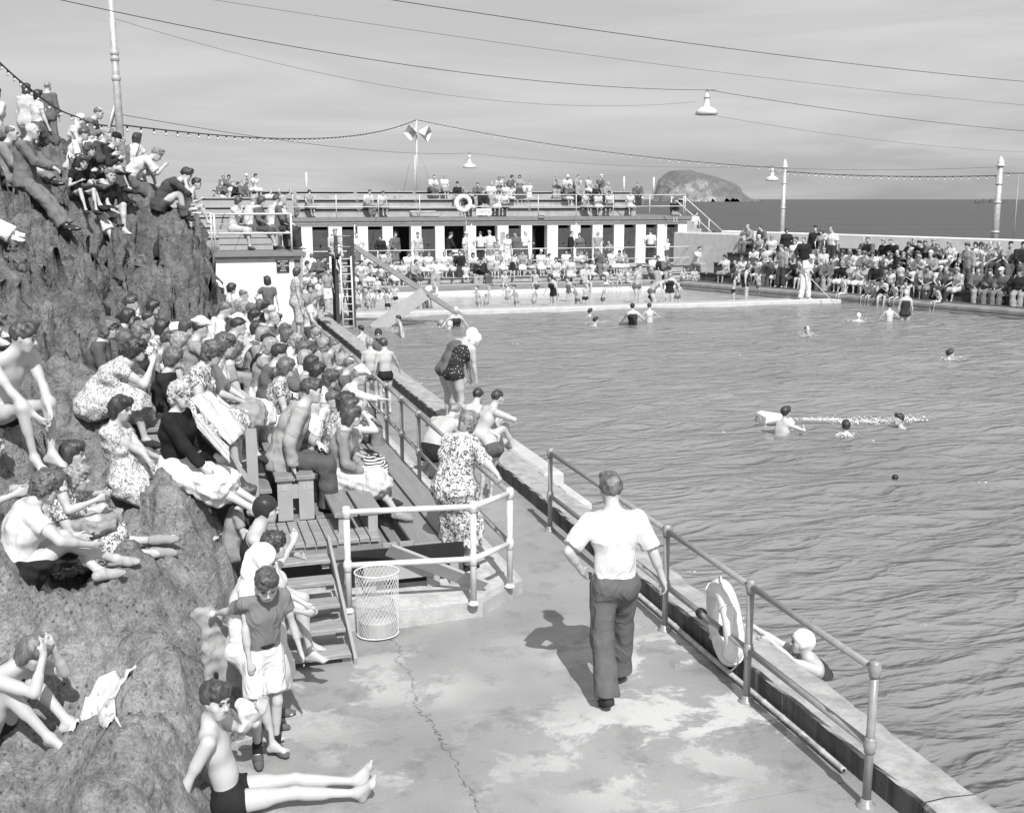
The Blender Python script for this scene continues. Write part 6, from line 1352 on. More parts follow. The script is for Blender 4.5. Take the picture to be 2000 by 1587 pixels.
st('person in a white shirt and grey skirt at the far left of the rock', -8, 185, 30, mk(STAND, handR=(.1, -.2, .95), handL=(-.1, -.2, .95), lean=10), 'f', 'shirt', 'skirt', ('bob',), 'shoes', {'top': C(.62), 'bottom': C(.25)}, 1.66, 1.15)
# ------------------------------------------------------------------ the crowd: variants built once, then copied with shared meshes
POSES = {
 's': [mk(SIT), mk(SIT, lean=16, handR=(.1, .30, .3), head=(10, 8, 0)), mk(SIT, lean=2, curl=14, head=(-14, 2, 0), footR=(.05, .52, -.36)), mk(SIT, lean=26, curl=14, handR=(.05, .42, .4), handL=(-.05, .42, .4), head=(4, -4, 0)), mk(SIT, lean=6, handR=(.12, .3, .62), elbR=(.7, .1, -1), hdirR=(-.3, 0, 1), head=(-4, 4, 0))],
 't': [mk(STAND), mk(STAND, lean=5, footR=(.14, .12, .075), handR=(.20, .26, 1.0), elbR=(1, -.5, -.2), head=(20, 8, 0)), mk(STAND, head=(-20, 4, 0), handL=(-.24, .08, 1.0), elbL=(-1, -.5, 0))],
 'g': [mk(GSIT), mk(GSIT, lean=6, footR=(.16, .6, .05), head=(12, 6, 0))],
 'b': [mk(STAND, lean=70, curl=10, pelvis=(0, -.2, .88), handR=(.12, .45, .35), handL=(-.12, .45, .35)), mk(STAND, lean=52, curl=14, pelvis=(0, -.15, .9), handR=(.3, .5, .55), handL=(-.2, .4, .5))],
 'w': [mk(STAND, handR=(.5, .15, 1.05), handL=(-.48, .1, .98), lean=8, elbR=(.5, -1, -.5), elbL=(-.5, -1, -.5)), mk(STAND, handR=(.3, .3, .9), lean=12, head=(15, 6, 0)), mk(STAND, handR=(.45, .3, 1.5), elbR=(1, 0, -.5), lean=4)],
 'f': [mk(STAND, handR=(.24, .42, 1.36), handL=(-.30, .34, 1.30), elbR=(1, .2, -.3), elbL=(-1, .2, -.3), lean=14, head=(0, -8, 0))],
}
OUT = {  # outfit letter -> sex, top, bottom
 'J': ('m', 'jacket', 'trousers'), 'S': ('m', 'shirt', 'trousers'), 'B': ('f', 'blouse', 'skirt'), 'D': ('f', 'dress', None), 'K': ('f', 'cardigan', 'skirt'), 'C': ('c', 'tee', 'shorts'), 'T': ('c', None, 'trunks'), 'M': ('m', None, 'trunks'), 'W': ('f', None, 'swimsuit'), 'X': ('c', None, 'swimsuit')}
HAIRS = {'m': ['short', 'crop', 'quiff', 'bald'], 'f': ['wavy', 'bob', 'curly', 'bun'], 'c': ['short', 'bob', 'crop']}
TN = {'w': (.64, 'white'), 'l': (.29, 'light-grey'), 'g': (.13, 'mid-grey'), 'd': (.025, 'dark'), 'p': (.68, 'flowered')}
GN = {'jacket': 'jacket', 'shirt': 'shirt', 'blouse': 'blouse', 'dress': 'frock', 'cardigan': 'cardigan', 'tee': 'T-shirt'}
PN = {'m': 'man', 'f': 'woman', 'c': 'child'}
HN = {'short': 'short-haired', 'crop': 'close-cropped', 'quiff': 'thick-haired', 'bald': 'balding', 'wavy': 'wavy-haired', 'bob': 'bobbed', 'curly': 'curly-haired', 'bun': 'neat-haired', 'swimcap': 'capped', 'flatcap': 'flat-capped', 'sunhat': 'sunhatted', 'hat': 'hatted', 'beret': 'beret-wearing', 'scarf': 'scarfed'}
USED = {}
crn = random.Random(21)
def crowd(u, v, code, spots, where, group, h, yaw0=90, H=None, hat=None, yawr=25, clampy=None):
    """code: pose letter, outfit letter, tone letter, optional hair index; spots: (plane normal, offset, seat level) choices"""
    pl, ol, tl = code[0], code[1], code[2]; sex, top, bottom = OUT[ol]
    vi = crn.randrange(len(POSES[pl])); pose = POSES[pl][vi]
    hs = hat or (HAIRS[sex][int(code[3])] if len(code) > 3 and code[3].isdigit() else crn.choice(HAIRS[sex][:3 if sex != 'm' else 4]))
    if H is None: H = {'m': 1.74, 'f': 1.63, 'c': 1.3}[sex]
    Hq = round(H * 20) / 20; yaw = yaw0 + crn.uniform(-yawr, yawr); off = headoff(pose, Hq, sex, yaw); best = None
    for (n, c, z) in spots:
        p = by_plane(u, v, off, n, c)
        e = abs(p.z - z) if z is not None else 0
        if spots is SP: e += 5 * max(0, YLO[c] - p.y) + 5 * max(0, p.y - YHI[c])
        if best is None or e < best[0]: best = (e, p, z)
    p = best[1]
    if clampy:
        y = min(max(p.y, clampy[0]), clampy[1])
        if y != p.y: zz = p.z; p = by_plane(u, v, off, (0, 1, 0), y); p.z = zz
    if best[2] is not None: p.z = best[2]
    if spots is SP: p.y = max(p.y, min(YLO.values(), key=lambda q: 0) if False else YLO[min(YLO, key=lambda q: abs(q - p.x))])
    hairs = (hs,) if hs in ('swimcap', 'scarf', 'beret') else ((hs, 'crop') if hs in HATS else (hs,))
    key = (pl, vi, sex, Hq, h); tone, tname = TN[tl]
    tones = {'top': (('floral' if tl == 'p' and h < .02 else ('sprig' if tl == 'p' else 'cloth')), round(tone * crn.uniform(.9, 1.05), 1) if tone > .3 else tone), 'bottom': ('cloth', (crn.choice([.05, .1, .16, .3]) if sex == 'm' else crn.choice([.08, .25, .5, .62, .7])) if top != 'tee' else crn.choice([.1, .5, .65])), 'hair': ('hair', {'f': crn.choice([.03, .06, .1, .25]), 'm': crn.choice([.03, .06, .12, .3]), 'c': crn.choice([.04, .1, .3])}[sex]), 'skin': ('skin', .46), 'hat': ('cloth', .72 if tl != 'd' else .04), 'shoes': ('cloth', crn.choice([.04, .1, .4]))}
    if top is None: tones['bottom'] = ('cloth', tone)
    cl = f"{tname} {GN[top]}" if top else (f"{tname} {'swimsuit' if bottom == 'swimsuit' else 'trunks'}")
    hw = {('hair', .25): 'fair ', ('hair', .3): 'fair ', ('hair', .03): 'black-haired '}.get(tones['hair'], '') if hs not in HATS else ''
    lab = f"{HN[hs]} {PN[sex]} in {'' if cl.endswith('trunks') else 'a '}{cl} {where}"
    if hw.strip() == 'fair': lab = 'fair ' + lab
    q = [('s', 'sitting'), ('t', 'standing'), ('b', 'bending'), ('g', 'squatting'), ('w', 'wading'), ('f', 'swimming')]
    USED.setdefault(lab, []).append(None); n = len(USED[lab]); 
    o = person(lab, p, yaw, pose, Hq, sex, 1.0 if sex != 'f' else 1.04, top, bottom, hairs, 'shoes' if (top and h < .02) else None, h, (), tones, group, False, key)
    LAB.append((lab, o, u, dict(pose={'s': 'sitting', 't': 'standing', 'b': 'bending', 'g': 'crouching', 'w': 'wading', 'f': 'swimming'}[pl], lean=vi, tone=tones, rec=(pose, Hq, sex, 1.0 if sex != 'f' else 1.04, top, bottom, hairs, key)))); return p
LAB = []
# left-hand stand: rows at fixed x
YLO = {x: (a + 1.7 if x in (1.54, 1.02) else a + .5) for (x, z, a, b_) in ROW.values()}; YHI = {x: b_ for (x, z, a, b_) in ROW.values()}
SP = [((1, 0, 0), x, z) for (x, z, _, _) in (ROW['B'], ROW['A'], ROW['C'], ROW['D'], ROW['E'], ROW['F'])]
LC = [(424, 630, 'sJl', 'flatcap'), (392, 642, 'sJl', 'flatcap'), (466, 645, 'sSl', 'flatcap'), (500, 645, 'sKd', 'beret'), (504, 668, 'sBw2', None), (528, 655, 'sBl0', None), (513, 624, 'sJg', None), (536, 622, 'sJg3', None), (556, 620, 'sBw', None), (478, 606, 'sSl3', None), (517, 600, 'sKd', None),
      (561, 646, 'sKd0', None), (592, 658, 'sBw1', None), (618, 660, 'sKg', None), (516, 692, 'sBl1', None), (527, 722, 'sKd', 'beret'), (548, 738, 'sJg0', None), (545, 770, 'sCl', None), (597, 719, 'sBw1', None), (633, 719, 'sCl1', None), (634, 700, 'sBl', None), (670, 703, 'sKg2', None), (684, 713, 'sJg3', None),
      (646, 747, 'sBw0', None), (649, 776, 'sCw', None), (628, 736, 'sCw1', None), (620, 690, 'sBl2', None), (655, 690, 'sJl', None), (580, 690, 'sBw0', None), (560, 712, 'sBp', None), (610, 745, 'sBl1', None), (676, 745, 'sBp2', None),
      (268, 553, 'sBp', 'scarf'), (263, 572, 'sBl2', None), (256, 594, 'sJd0', None), (250, 618, 'sKl', None), (290, 622, 'sCl', None), (300, 600, 'sDp', None), (318, 640, 'sDp', None), (330, 668, 'sSl', None), (340, 700, 'sKd', None), (365, 640, 'sKl', None), (352, 668, 'sBp', None), (455, 625, 'sBl', None),
      (453, 567, 'sBw2', None), (476, 566, 'sBl0', None), (489, 557, 'sJg', None), (495, 580, 'sBw', None), (465, 590, 'sSw', None), (440, 575, 'sSw', None), (540, 597, 'sBl', None), (508, 560, 'sBw1', None)]
for (u, v, c, hat) in LC:
    if u < 400:
        dp = 18 - (v - 550) * .046; sp_ = [(tuple(_fw), float(_fw.dot(O_ + ray(u, v) * dp)), None)]
        off_ = Vector((.1, 0, .8)); crowd(u, v, c, [((0, 0, 1), (O_ + ray(u, v) * dp).z - .80 * (1 if c[1] != 'C' else .72), None)], 'below the rock face', 'spectators on the timber stand', .0155, 98, None, hat, 18)
    else: crowd(u, v, c, SP, 'on the timber stand', 'spectators on the timber stand', .0155, 98, None, hat, 18)
# boy in a jumper leaning against the white block, and the knot of people beyond it
crowd(522, 553, 'tCg', [((0, 1, 0), 25.9, .45)], 'leaning by the wall of the white kiosk', 'spectators on the timber stand', .0155, 20, 1.5)
for (u, v, c, hat) in [(598, 557, 'tDp', None), (581, 532, 'tDp', None), (600, 515, 'sDp2', None), (621, 506, 'sKg', None), (606, 562, 'tBl', None), (580, 560, 'tBw', None), (608, 534, 'sSw', None), (634, 505, 'sJg', None), (625, 548, 'tCw', None), (588, 590, 'tCw', None), (612, 585, 'tBw', None), (590, 503, 'sBw', None), (640, 530, 'tCl', None)]:
    y = 40 if v < 540 else 30 + (590 - v) * .1
    sp_ = [((0, 1, 0), y, None)]
    crowd(u, v, c, [((0, 0, 1), 0.0 if v > 540 else .5, None)], 'near the slide ladder', 'people beyond the white kiosk', .022, 130, None, hat, 50)
crowd(655, 540, 'bWl', [((0, 0, 1), .19, None)], 'bending at the foot of the slide ladder', 'people beyond the white kiosk', .018, 60, None, 'swimcap')
crowd(622, 578, 'bTd', [((0, 0, 1), .05, None)], 'doubled over by the end of the kerb', 'people beyond the white kiosk', .018, 100, 1.5)
crowd(655, 466, 'sMl', [((0, 1, 0), 34.0, 2.0)], 'climbing onto the slide tower deck', 'people beyond the white kiosk', .022, 150, 1.6)
for (u, v, c) in [(541, 400, 'sSw'), (497, 398, 'sSw'), (511, 402, 'sKg'), (553, 404, 'sJg'), (467, 397, 'sBw')]: crowd(u, v, c, [((0, 1, 0), 28.45, 2.9)], 'on the kiosk roof bench', 'people on the kiosk roof', .019, 60 if c[1] == 'S' else 120, None, None, 15)

# roof stand
RSP = [((0, 1, 0), 54.1, 3.28), ((0, 1, 0), 55.7, 3.7), ((0, 1, 0), 57.3, 4.1)]
RL = [(436, 337, 'sKg'), (447, 350, 'sBl'), (481, 341, 'sBl'), (476, 350, 'sJg'), (499, 338, 'sBw'), (465, 366, 'sKd'), (434, 364, 'sJg'), (418, 374, 'sSl'), (428, 380, 'sBw'), (443, 380, 'sBp'), (529, 366, 'sSw'), (545, 371, 'sJg'), (568, 372, 'sJl'), (604, 368, 'sBl'),
      (722, 373, 'sSw'), (748, 372, 'sBw'), (848, 352, 'sSw'), (869, 346, 'sBw'), (893, 358, 'sKd'), (918, 376, 'sKd'), (933, 360, 'sJg'), (944, 372, 'sJd'), (960, 356, 'sSw'), (984, 345, 'sBl'), (1000, 344, 'sKg'), (1015, 342, 'tBl'), (1034, 348, 'tCw'), (1023, 358, 'tCw'), (987, 364, 'sBw'), (975, 352, 'sBp'),
      (906, 374, 'sCl'), (985, 380, 'sBw'), (973, 376, 'sBp'), (1000, 372, 'sCw'), (1088, 345, 'sJl'), (1109, 347, 'sSw'), (1112, 362, 'sKg'), (1134, 362, 'sJl'), (1152, 345, 'sBp'), (1175, 347, 'sJg'), (1147, 378, 'sBp'), (1170, 377, 'sBw'), (1190, 377, 'sBw'), (1166, 362, 'sKd'), (1188, 362, 'sJl'), (1232, 379, 'sBw'), (1245, 366, 'sJg'), (1252, 374, 'sCl'), (470, 385, 'sCl'), (1130, 350, 'sJl')]
for (u, v, c) in RL: crowd(u, v, c, RSP if c[0] == 's' else [((0, 1, 0), 55.9, 3.3)], 'on the roof stand', 'people on the roof stand', .026, 175, None, {1109: 'sunhat', 893: 'hat', 1134: 'hat', 481: 'sunhat', 1175: 'sunhat'}.get(u), 40)
crowd(1318, 402, 'sKd', [((0, 1, 0), 53.2, 2.9)], 'crouching behind the roof railing at the stairhead', 'people on the roof stand', .026, 190)
# terrace
TL = [(881, 460, 'tJd', 80), (911, 469, 'tSw', 120), (938, 461, 'tSw', 10), (956, 461, 'tSw', 10), (971, 472, 'tCl', 190), (992, 468, 'tBw', 160), (1006, 474, 'tJg', 200), (1027, 468, 'tSw', 150), (1117, 469, 'tJd', 120), (1132, 472, 'tKg', 190), (1168, 466, 'tBl', 20), (1189, 464, 'tCl', 230), (1270, 451, 'tSw', 5), (1304, 469, 'tCw', 180), (696, 457, 'tSw', 180), (816, 470, 'tMl', 180), (743, 478, 'tKd', 190), (773, 479, 'tJg', 160), (593, 475, 'sBw', 20), (607, 472, 'sBw', 20), (762, 490, 'tCl', 180), (1394, 463, 'tKd', 60)]
for (u, v, c, yw) in TL: crowd(u, v, c, [((0, 1, 0), crn.uniform(49.8, 52.2), .45)], 'on the terrace', 'people on the terrace', .026, yw, None, {911: 'sunhat', 1394: 'beret'}.get(u), 10)
crowd(1360, 422, 'tSw', [((0, 1, 0), 54.2, 1.3)], 'on the outside stair holding something round', 'people on the terrace', .026, 150)
# lower stand
LSP = [((0, 1, 0), 46.75, .31), ((0, 1, 0), 48.35, .57)]
L1 = [(713, 502, 'sBw'), (728, 506, 'sBw'), (758, 502, 'sBl'), (798, 498, 'sBw'), (822, 499, 'sBw'), (853, 502, 'sSw'), (868, 502, 'sBw'), (885, 500, 'sDp'), (898, 498, 'sJd'), (924, 502, 'sBw'), (935, 506, 'sJd'), (978, 495, 'sBl'), (1006, 498, 'sBw'), (1021, 498, 'sBl'), (1057, 499, 'sBw'), (1073, 504, 'sCw'), (1093, 507, 'sCw'), (1106, 498, 'sBw'), (1129, 496, 'sBw'),
      (1145, 499, 'sBp'), (1172, 496, 'sJg'), (1196, 496, 'sBw'), (1219, 496, 'sKl'), (1279, 496, 'sSw'), (1366, 493, 'sSw'), (1400, 496, 'sBw'), (1424, 493, 'sBw'), (1285, 520, 'sKd'), (1303, 517, 'sJg'), (958, 500, 'sBw'), (1040, 505, 'sCl'), (785, 505, 'sBp'), (742, 498, 'sJl'), (910, 512, 'sCw'), (945, 520, 'sJd'), (1115, 510, 'sDp'), (1185, 508, 'sCl'), (1160, 505, 'sCw'), (812, 505, 'sKl'), (838, 498, 'sBw'), (1210, 500, 'sBp'), (706, 520, 'sBw'), (690, 510, 'sBl'), (722, 522, 'sBp'), (1086, 500, 'sDp'),
      (748, 520, 'sCw'), (770, 512, 'sBw')]
for (u, v, c) in L1: crowd(u, v, c, LSP, 'on the lower benches', 'people on the lower benches', .026, 175, None, {1057: 'sunhat', 1366: None}.get(u), 35)
B1 = [(970, 512, 't', 'T'), (986, 542, 's', 'T'), (1045, 535, 's', 'T'), (1145, 545, 's', 'M'), (1192, 541, 's', 'T'), (1210, 532, 's', 'T'), (1336, 541, 'g', 'T'), (1357, 532, 's', 'T'), (1000, 520, 't', 'X'), (1230, 540, 's', 'T')]
for (u, v, a, b_) in B1: crowd(u, v, a + b_ + crn.choice('dgl'), [((0, 1, 0), 44.8, .08)], 'on the paddling pool edge', 'bathers at the paddling pool', .03, 180, None, None, 30)
WD = [(1108, 546, 'wXg'), (1249, 530, 'wMg'), (1300, 575, 'bMg'), (1075, 568, 'wWd'), (1121, 570, 'wTg'), (1145, 556, 'wTd'), (1183, 575, 'wTg'), (955, 586, 'wTl'), (931, 574, 'wTl'), (710, 538, 'tCw'), (737, 543, 'tTd'), (770, 556, 'wTd'), (702, 562, 'wXl'), (722, 566, 'wTg'), (695, 580, 'wTg'), (849, 566, 'bSw'), (837, 591, 'wTl'), (752, 594, 'wTd'), (1275, 553, 'wTd'), (1308, 560, 'wWd'), (1325, 562, 'wTg'), (1437, 542, 'wTd'), (1445, 530, 'tTd'),
      (1460, 545, 'tWd'), (1478, 535, 'wTg'), (1625, 563, 'wTl'), (714, 590, 'wTl'), (1004, 570, 'wTl'), (1050, 585, 'wTl'), (990, 555, 'wTl'), (735, 575, 'wXl'), (760, 570, 'wTl')]
for (u, v, c) in WD:
    zf = -.62 if v > 550 else -.45
    crowd(u, v, c, [((0, 0, 1), zf, None)], 'wading', 'bathers at the paddling pool', .028, 180, {'C': 1.2, 'T': 1.25, 'X': 1.2}.get(c[1]), {1183: 'sunhat'}.get(u), 90, (38.3, 44.2))
# swimmers
SWM = [(1153, 609, 'fMd', 'boy with wet black hair swimming near the dividing wall', 60, None), (1164, 626, 'fMd', 'swimmer with parted hair low in the water behind another', 80, None), (1235, 598, 'wWd', 'girl in a dark bathing cap and crossed straps splashing in the pool', 10, 'swimcap'), (1268, 598, 'wTl', 'bare-backed boy with cropped hair splashing beside the capped girl', 10, None),
       (1677, 617, 'fWl', 'swimmer in a white bathing cap in the far right of the pool', 30, 'swimcap'), (1737, 598, 'wTl', 'dark-haired boy standing chest deep near the right-hand wall', 20, None), (1770, 572, 'tWl', 'bather in a white cap and pale costume standing by the right-hand wall', 30, 'swimcap'), (1577, 644, 'fMl', 'balding swimmer facing the camera beyond the middle of the pool', 190, None),
       (1856, 691, 'fMd', 'dark-haired swimmer alone on the right of the pool', 100, None), (1652, 833, 'fTd', 'dark-haired boy swimming behind the foaming water', 30, None), (1755, 819, 'fTd', 'swimmer nearly under water at the end of the foam', 270, None), (778, 623, 'wTd', 'dark-haired boy waist deep beside the pale ramp', 280, None), (705, 643, 'wTl', 'boy with wet hair rubbing his eyes near the kerb', 330, None), (880, 633, 'fWl', 'swimmer in a white cap floating below the end of the chute', 90, 'swimcap'), (891, 606, 'wWl', 'white-capped bather in the water at the end of the chute', 180, 'swimcap'), (1700, 560, 'wTl', 'boy paddling under the right-hand coping', 200, None)]
for (u, v, c, lab, yw, hat) in SWM:
    sex, top, bottom = OUT[c[1]]; near = v > 640; dep_ = {'f': 1.47, 'w': 1.05, 't': .72}[c[0]]; Hq = {'m': 1.74, 'f': 1.62, 'c': 1.45}[sex]; zf = WZ - dep_ * Hq / 1.75
    pose = POSES[c[0]][0] if c[0] != 't' else STAND; off = headoff(pose, Hq, sex, yw); p = by_plane(u, v, off, (0, 0, 1), zf)
    hs = hat or ('short' if sex != 'f' else 'bob'); person(lab, p, yw, pose, Hq, sex, 1, top, bottom, ('bald',) if 'balding' in lab else (hs,), None, .016 if near else .026, (), {'bottom': ('cloth', .04), 'hat': ('rubber', .04 if 'dark bathing' in lab else .8), 'hair': ('hair', .03), 'skin': BARE}, 'swimmers in the pool', False)
p = by_plane(1535, 806, headoff(POSES['f'][0], 1.5, 'c', 70), (0, 0, 1), WZ - 1.22 * 1.5 / 1.75)
person('dark-haired boy propped over a pale inflated float in the middle of the pool', p, 70, POSES['f'][0], 1.5, 'c', 1.1, None, 'trunks', ('short',), None, .014, (), {'hair': ('hair', .03), 'skin': BARE}, 'swimmers in the pool')
off = headoff(mk(STAND), 1.62, 'f', 285); pose = mk(STAND, lean=22, curl=12, handR=(.10, .50, 1.30), handL=(-.42, .46, 1.30), elbR=(.5, 0, -1), elbL=(-.7, 0, -1), head=(8, -14, 0)); off = headoff(pose, 1.62, 'f', 285)
p = by_plane(1566, 1254, off, (0, 0, 1), WZ - 1.20)
person('girl in a white bathing cap in the water holding on to the kerb', p, 285, mk(pose, handR=loc(p, 285, (4.42, p.y + .45, .21), 1.62), handL=loc(p, 285, (4.45, p.y - .02, .2), 1.62), hdirR=(-.1, 1, 0), hdirL=(.3, 1, 0)), 1.62, 'f', .98, None, 'swimsuit', ('swimcap',), None, .0095, (), {'bottom': C(.05), 'hat': ('rubber', .78), 'skin': BARE})
# attendant with a pole on the dividing wall
pa = P(1585, 588, -.09); pose = mk(STAND, lean=14, curl=10, head=(0, 30, 0), footR=(.2, .02, .075), footL=(-.2, .02, .075), handR=(.14, .36, .95), handL=(-.02, .34, 1.05))
person('attendant in white clothes and sun hat stooping on the dividing wall with a pole', (pa.x, 37.0, -.09), 165, pose, 1.80, 'm', 1.1, 'shirt', 'trousers', ('sunhat',), 'shoes', .026, (), {'top': C(.76), 'bottom': C(.74), 'hat': C(.78), 'shoes': C(.6)}, None, False)
tag(tube('long_pole', [P(1580, 545, .8) * 1.0 if False else Vector((pa.x - .1, 36.7, .9)), P(1635, 598, -.2)], .018, M['bamboo']), 'long thin pole dipped into the water by the attendant in white', 'pole')
# right stand
def RSPOT(kind):
    out = []
    for (d, z) in RT[1:]: out.append((tuple(ndir), float(ndir.dot(A0)) + d + .2, z + (.05 if kind == 's' else .0)))
    if kind == 't': out = [(n, c - .5, z0) for (n, c, _), z0 in zip(out, [RT[0][1], RT[1][1], RT[2][1], RT[3][1]])] + [(tuple(ndir), float(ndir.dot(A0)) + 4.7, RT[4][1])]
    return out
RH = [(1460, 446, 'sJl'), (1484, 441, 'sJg'), (1482, 465, 'sBl'), (1507, 470, 'sBw'), (1537, 444, 'tKd'), (1538, 464, 'sKd'), (1556, 462, 'sBw'), (1570, 461, 'tJd'), (1592, 456, 'tJd'), (1604, 462, 'tBl'), (1623, 455, 'tSw'), (1627, 476, 'sJg'), (1660, 483, 'sBw'), (1688, 464, 'sJd'), (1695, 466, 'sJg'), (1449, 493, 'sBw'), (1472, 491, 'sBw'), (1493, 491, 'sBw'), (1525, 492, 'tJl'), (1534, 495, 'sBw'), (1552, 479, 'tBw'), (1453, 512, 'sCl'), (1477, 507, 'sCl'), (1463, 519, 'sTd'), (1435, 515, 'sTl'), (1561, 512, 'sMl'),
      (1582, 513, 'sKg'), (1597, 498, 'sBl'), (1609, 497, 'sDp'), (1615, 510, 'sJg'), (1646, 500, 'sBw'), (1660, 500, 'sBw'), (1678, 498, 'sBw'), (1688, 495, 'sBp'), (1703, 501, 'sCw'), (1609, 524, 'sJg'), (1645, 519, 'sKd'), (1660, 520, 'sDp'), (1676, 516, 'sBw'), (1690, 520, 'sBp'), (1725, 474, 'sKd'), (1740, 467, 'sJd'), (1737, 490, 'sSl'), (1776, 468, 'sBp'), (1785, 468, 'sJd'), (1796, 472, 'sJd'), (1807, 472, 'sBl'), (1823, 472, 'sJg'), (1853, 480, 'sBw'), (1861, 485, 'sCw'), (1890, 471, 'tJl'), (1878, 493, 'sJd'), (1905, 481, 'sBl'), (1916, 481, 'sBw'), (1924, 481, 'sBw'), (1935, 480, 'sSw'),
      (1951, 480, 'sSl'), (1974, 478, 'sSl'), (1998, 489, 'sJd'), (1704, 504, 'sBw'), (1740, 504, 'sBw'), (1752, 504, 'sJd'), (1776, 504, 'sBw'), (1817, 505, 'sJl'), (1839, 513, 'sBw'), (1854, 517, 'sDp'), (1887, 517, 'sBw'), (1725, 513, 'sCl'), (1740, 522, 'sCw'), (1757, 516, 'tCw'), (1773, 526, 'sWd'), (1791, 537, 'sTw'), (1812, 534, 'sBl'), (1848, 529, 'sSg'), (1911, 519, 'sJg'), (1935, 519, 'sJg'), (1956, 528, 'sJg'), (1991, 526, 'sJd'), (1520, 510, 'sBw'), (1505, 500, 'sJg'), (1545, 500, 'sKd'), (1630, 500, 'sCw'), (1575, 500, 'sJd'), (1810, 515, 'sSl'), (1795, 500, 'sBp'), (1870, 520, 'sDp'),
      (1765, 490, 'sJd'), (1710, 520, 'sJd'), (1830, 490, 'sKg'), (1490, 520, 'sCl'), (1415, 505, 'sBw'), (1540, 520, 'sKg'), (1790, 512, 'sBw')]
for (u, v, c) in RH: crowd(u, v, c, RSPOT(c[0]), 'on the right-hand stand', 'people on the right-hand stand', .026, 235, None, {1592: 'hat', 1482: 'scarf', 1817: 'hat', 1956: 'flatcap', 1991: 'flatcap', 1740 + 0: None, 1839: 'sunhat', 1854: 'sunhat', 1807: None}.get(u), 30)
for (u, v, c) in [(1704, 546, 'sTl'), (1724, 537, 'sWd'), (1745, 551, 'sTl'), (1827, 547, 'sTd'), (1646, 543, 'sTl'), (1770, 540, 'sTl'), (1690, 540, 'sTg')]: crowd(u, v, c, [(tuple(ndir), float(ndir.dot(A0)) + .25, .12)], 'on the right-hand coping', 'bathers on the coping', .028, 245, None, None, 20)
# past the nearest three hundred the remaining small figures are one joined mass
def join_people(objs, name, label):
    V_, Q_, MI, mats, base = [], [], [], [], 0
    for o in objs:
        Mr = np.array(o.matrix_basis)
        kids = {c.name.split('.')[0]: c.material_slots[0].material for c in o.children}; rec = REC[o.name]
        for c in list(o.children): bpy.data.objects.remove(c)
        for nm_, _, me in person_meshes(rec[0], rec[1], rec[2], rec[3], rec[4], rec[5], rec[6], None, .036, (), False, rec[7][:4] + ('far',)):
            if nm_ not in kids: continue
            co = np.empty(len(me.vertices) * 3, np.float32); me.vertices.foreach_get('co', co); co = co.reshape(-1, 3) @ Mr[:3, :3].T + Mr[:3, 3]
            q = np.empty(len(me.loops), np.int32); me.loops.foreach_get('vertex_index', q); q = q.reshape(-1, 4) + base; m = kids[nm_]
            if m not in mats: mats.append(m)
            V_.append(co); Q_.append(q); MI.append(np.full(len(q), mats.index(m), np.int32)); base += len(co)
        bpy.data.objects.remove(o)
    me = bpy.data.meshes.new(name); v = np.concatenate(V_); q = np.concatenate(Q_); me.vertices.add(len(v)); me.vertices.foreach_set('co', v.astype(np.float32).ravel()); me.loops.add(len(q) * 4); me.loops.foreach_set('vertex_index', q.ravel().astype(np.int32))
    me.polygons.add(len(q)); me.polygons.foreach_set('loop_start', np.arange(0, len(q) * 4, 4, dtype=np.int32)); me.polygons.foreach_set('loop_total', np.full(len(q), 4, np.int32))
    for m in mats: me.materials.append(m)
    me.polygons.foreach_set('material_index', np.concatenate(MI)); me.update(calc_edges=True); me.shade_smooth()
    o = bpy.data.objects.new(name, me); COL.objects.link(o); tag(o, label, None, None, 'stuff'); return len(q)
REC = {o.name: inf['rec'] for _, o, _, inf in LAB}
far = sorted([(o.matrix_basis.translation.length * (1.15 if o['group'] in ('people on the roof stand',) else 1.0), i, o) for i, (lab, o, u, inf) in enumerate(LAB) if o['group'] in ('people on the roof stand', 'people on the lower benches', 'people on the right-hand stand')], key=lambda t: -t[0])
nj = max(0, N_PEOPLE[0] - 300); jo = [t[2] for t in far[:nj]]; jn = {o.name for o in jo}; LAB = [q for q in LAB if q[1].name not in jn]
join_people(jo, 'distant_spectators', 'small distant spectators massed on the far stands')
# labels: where several of the crowd read alike, say how they sit among their neighbours
from collections import defaultdict
grp = defaultdict(list)
for lab, o, u, inf in LAB: grp[lab].append((u, o, inf))
LM = [(440, 'nearest the rock'), (520, 'behind the kiosk'), (700, 'behind the slide'), (830, 'above the chute'), (905, 'below the life ring'), (960, 'near the OFFICE board'), (1060, 'before the open doorway'), (1150, 'before the middle doors'), (1240, 'before the far doors'), (1340, 'by the outside stair'), (1440, 'by the pool corner'), (1532, 'by the pole'), (1592, 'behind the attendant'), (1680, 'beyond the caps'), (1760, 'above the bathers'), (1850, 'between the poles'), (1950, 'under the thick pole'), (2010, 'at the picture edge')]
ORD = ['leftmost', 'second from left', 'third from left', 'fourth from left', 'fifth from left', 'sixth from left', 'seventh from left', 'eighth from left', 'ninth from left', 'tenth from left', 'eleventh from left', 'twelfth from left', 'thirteenth from left']
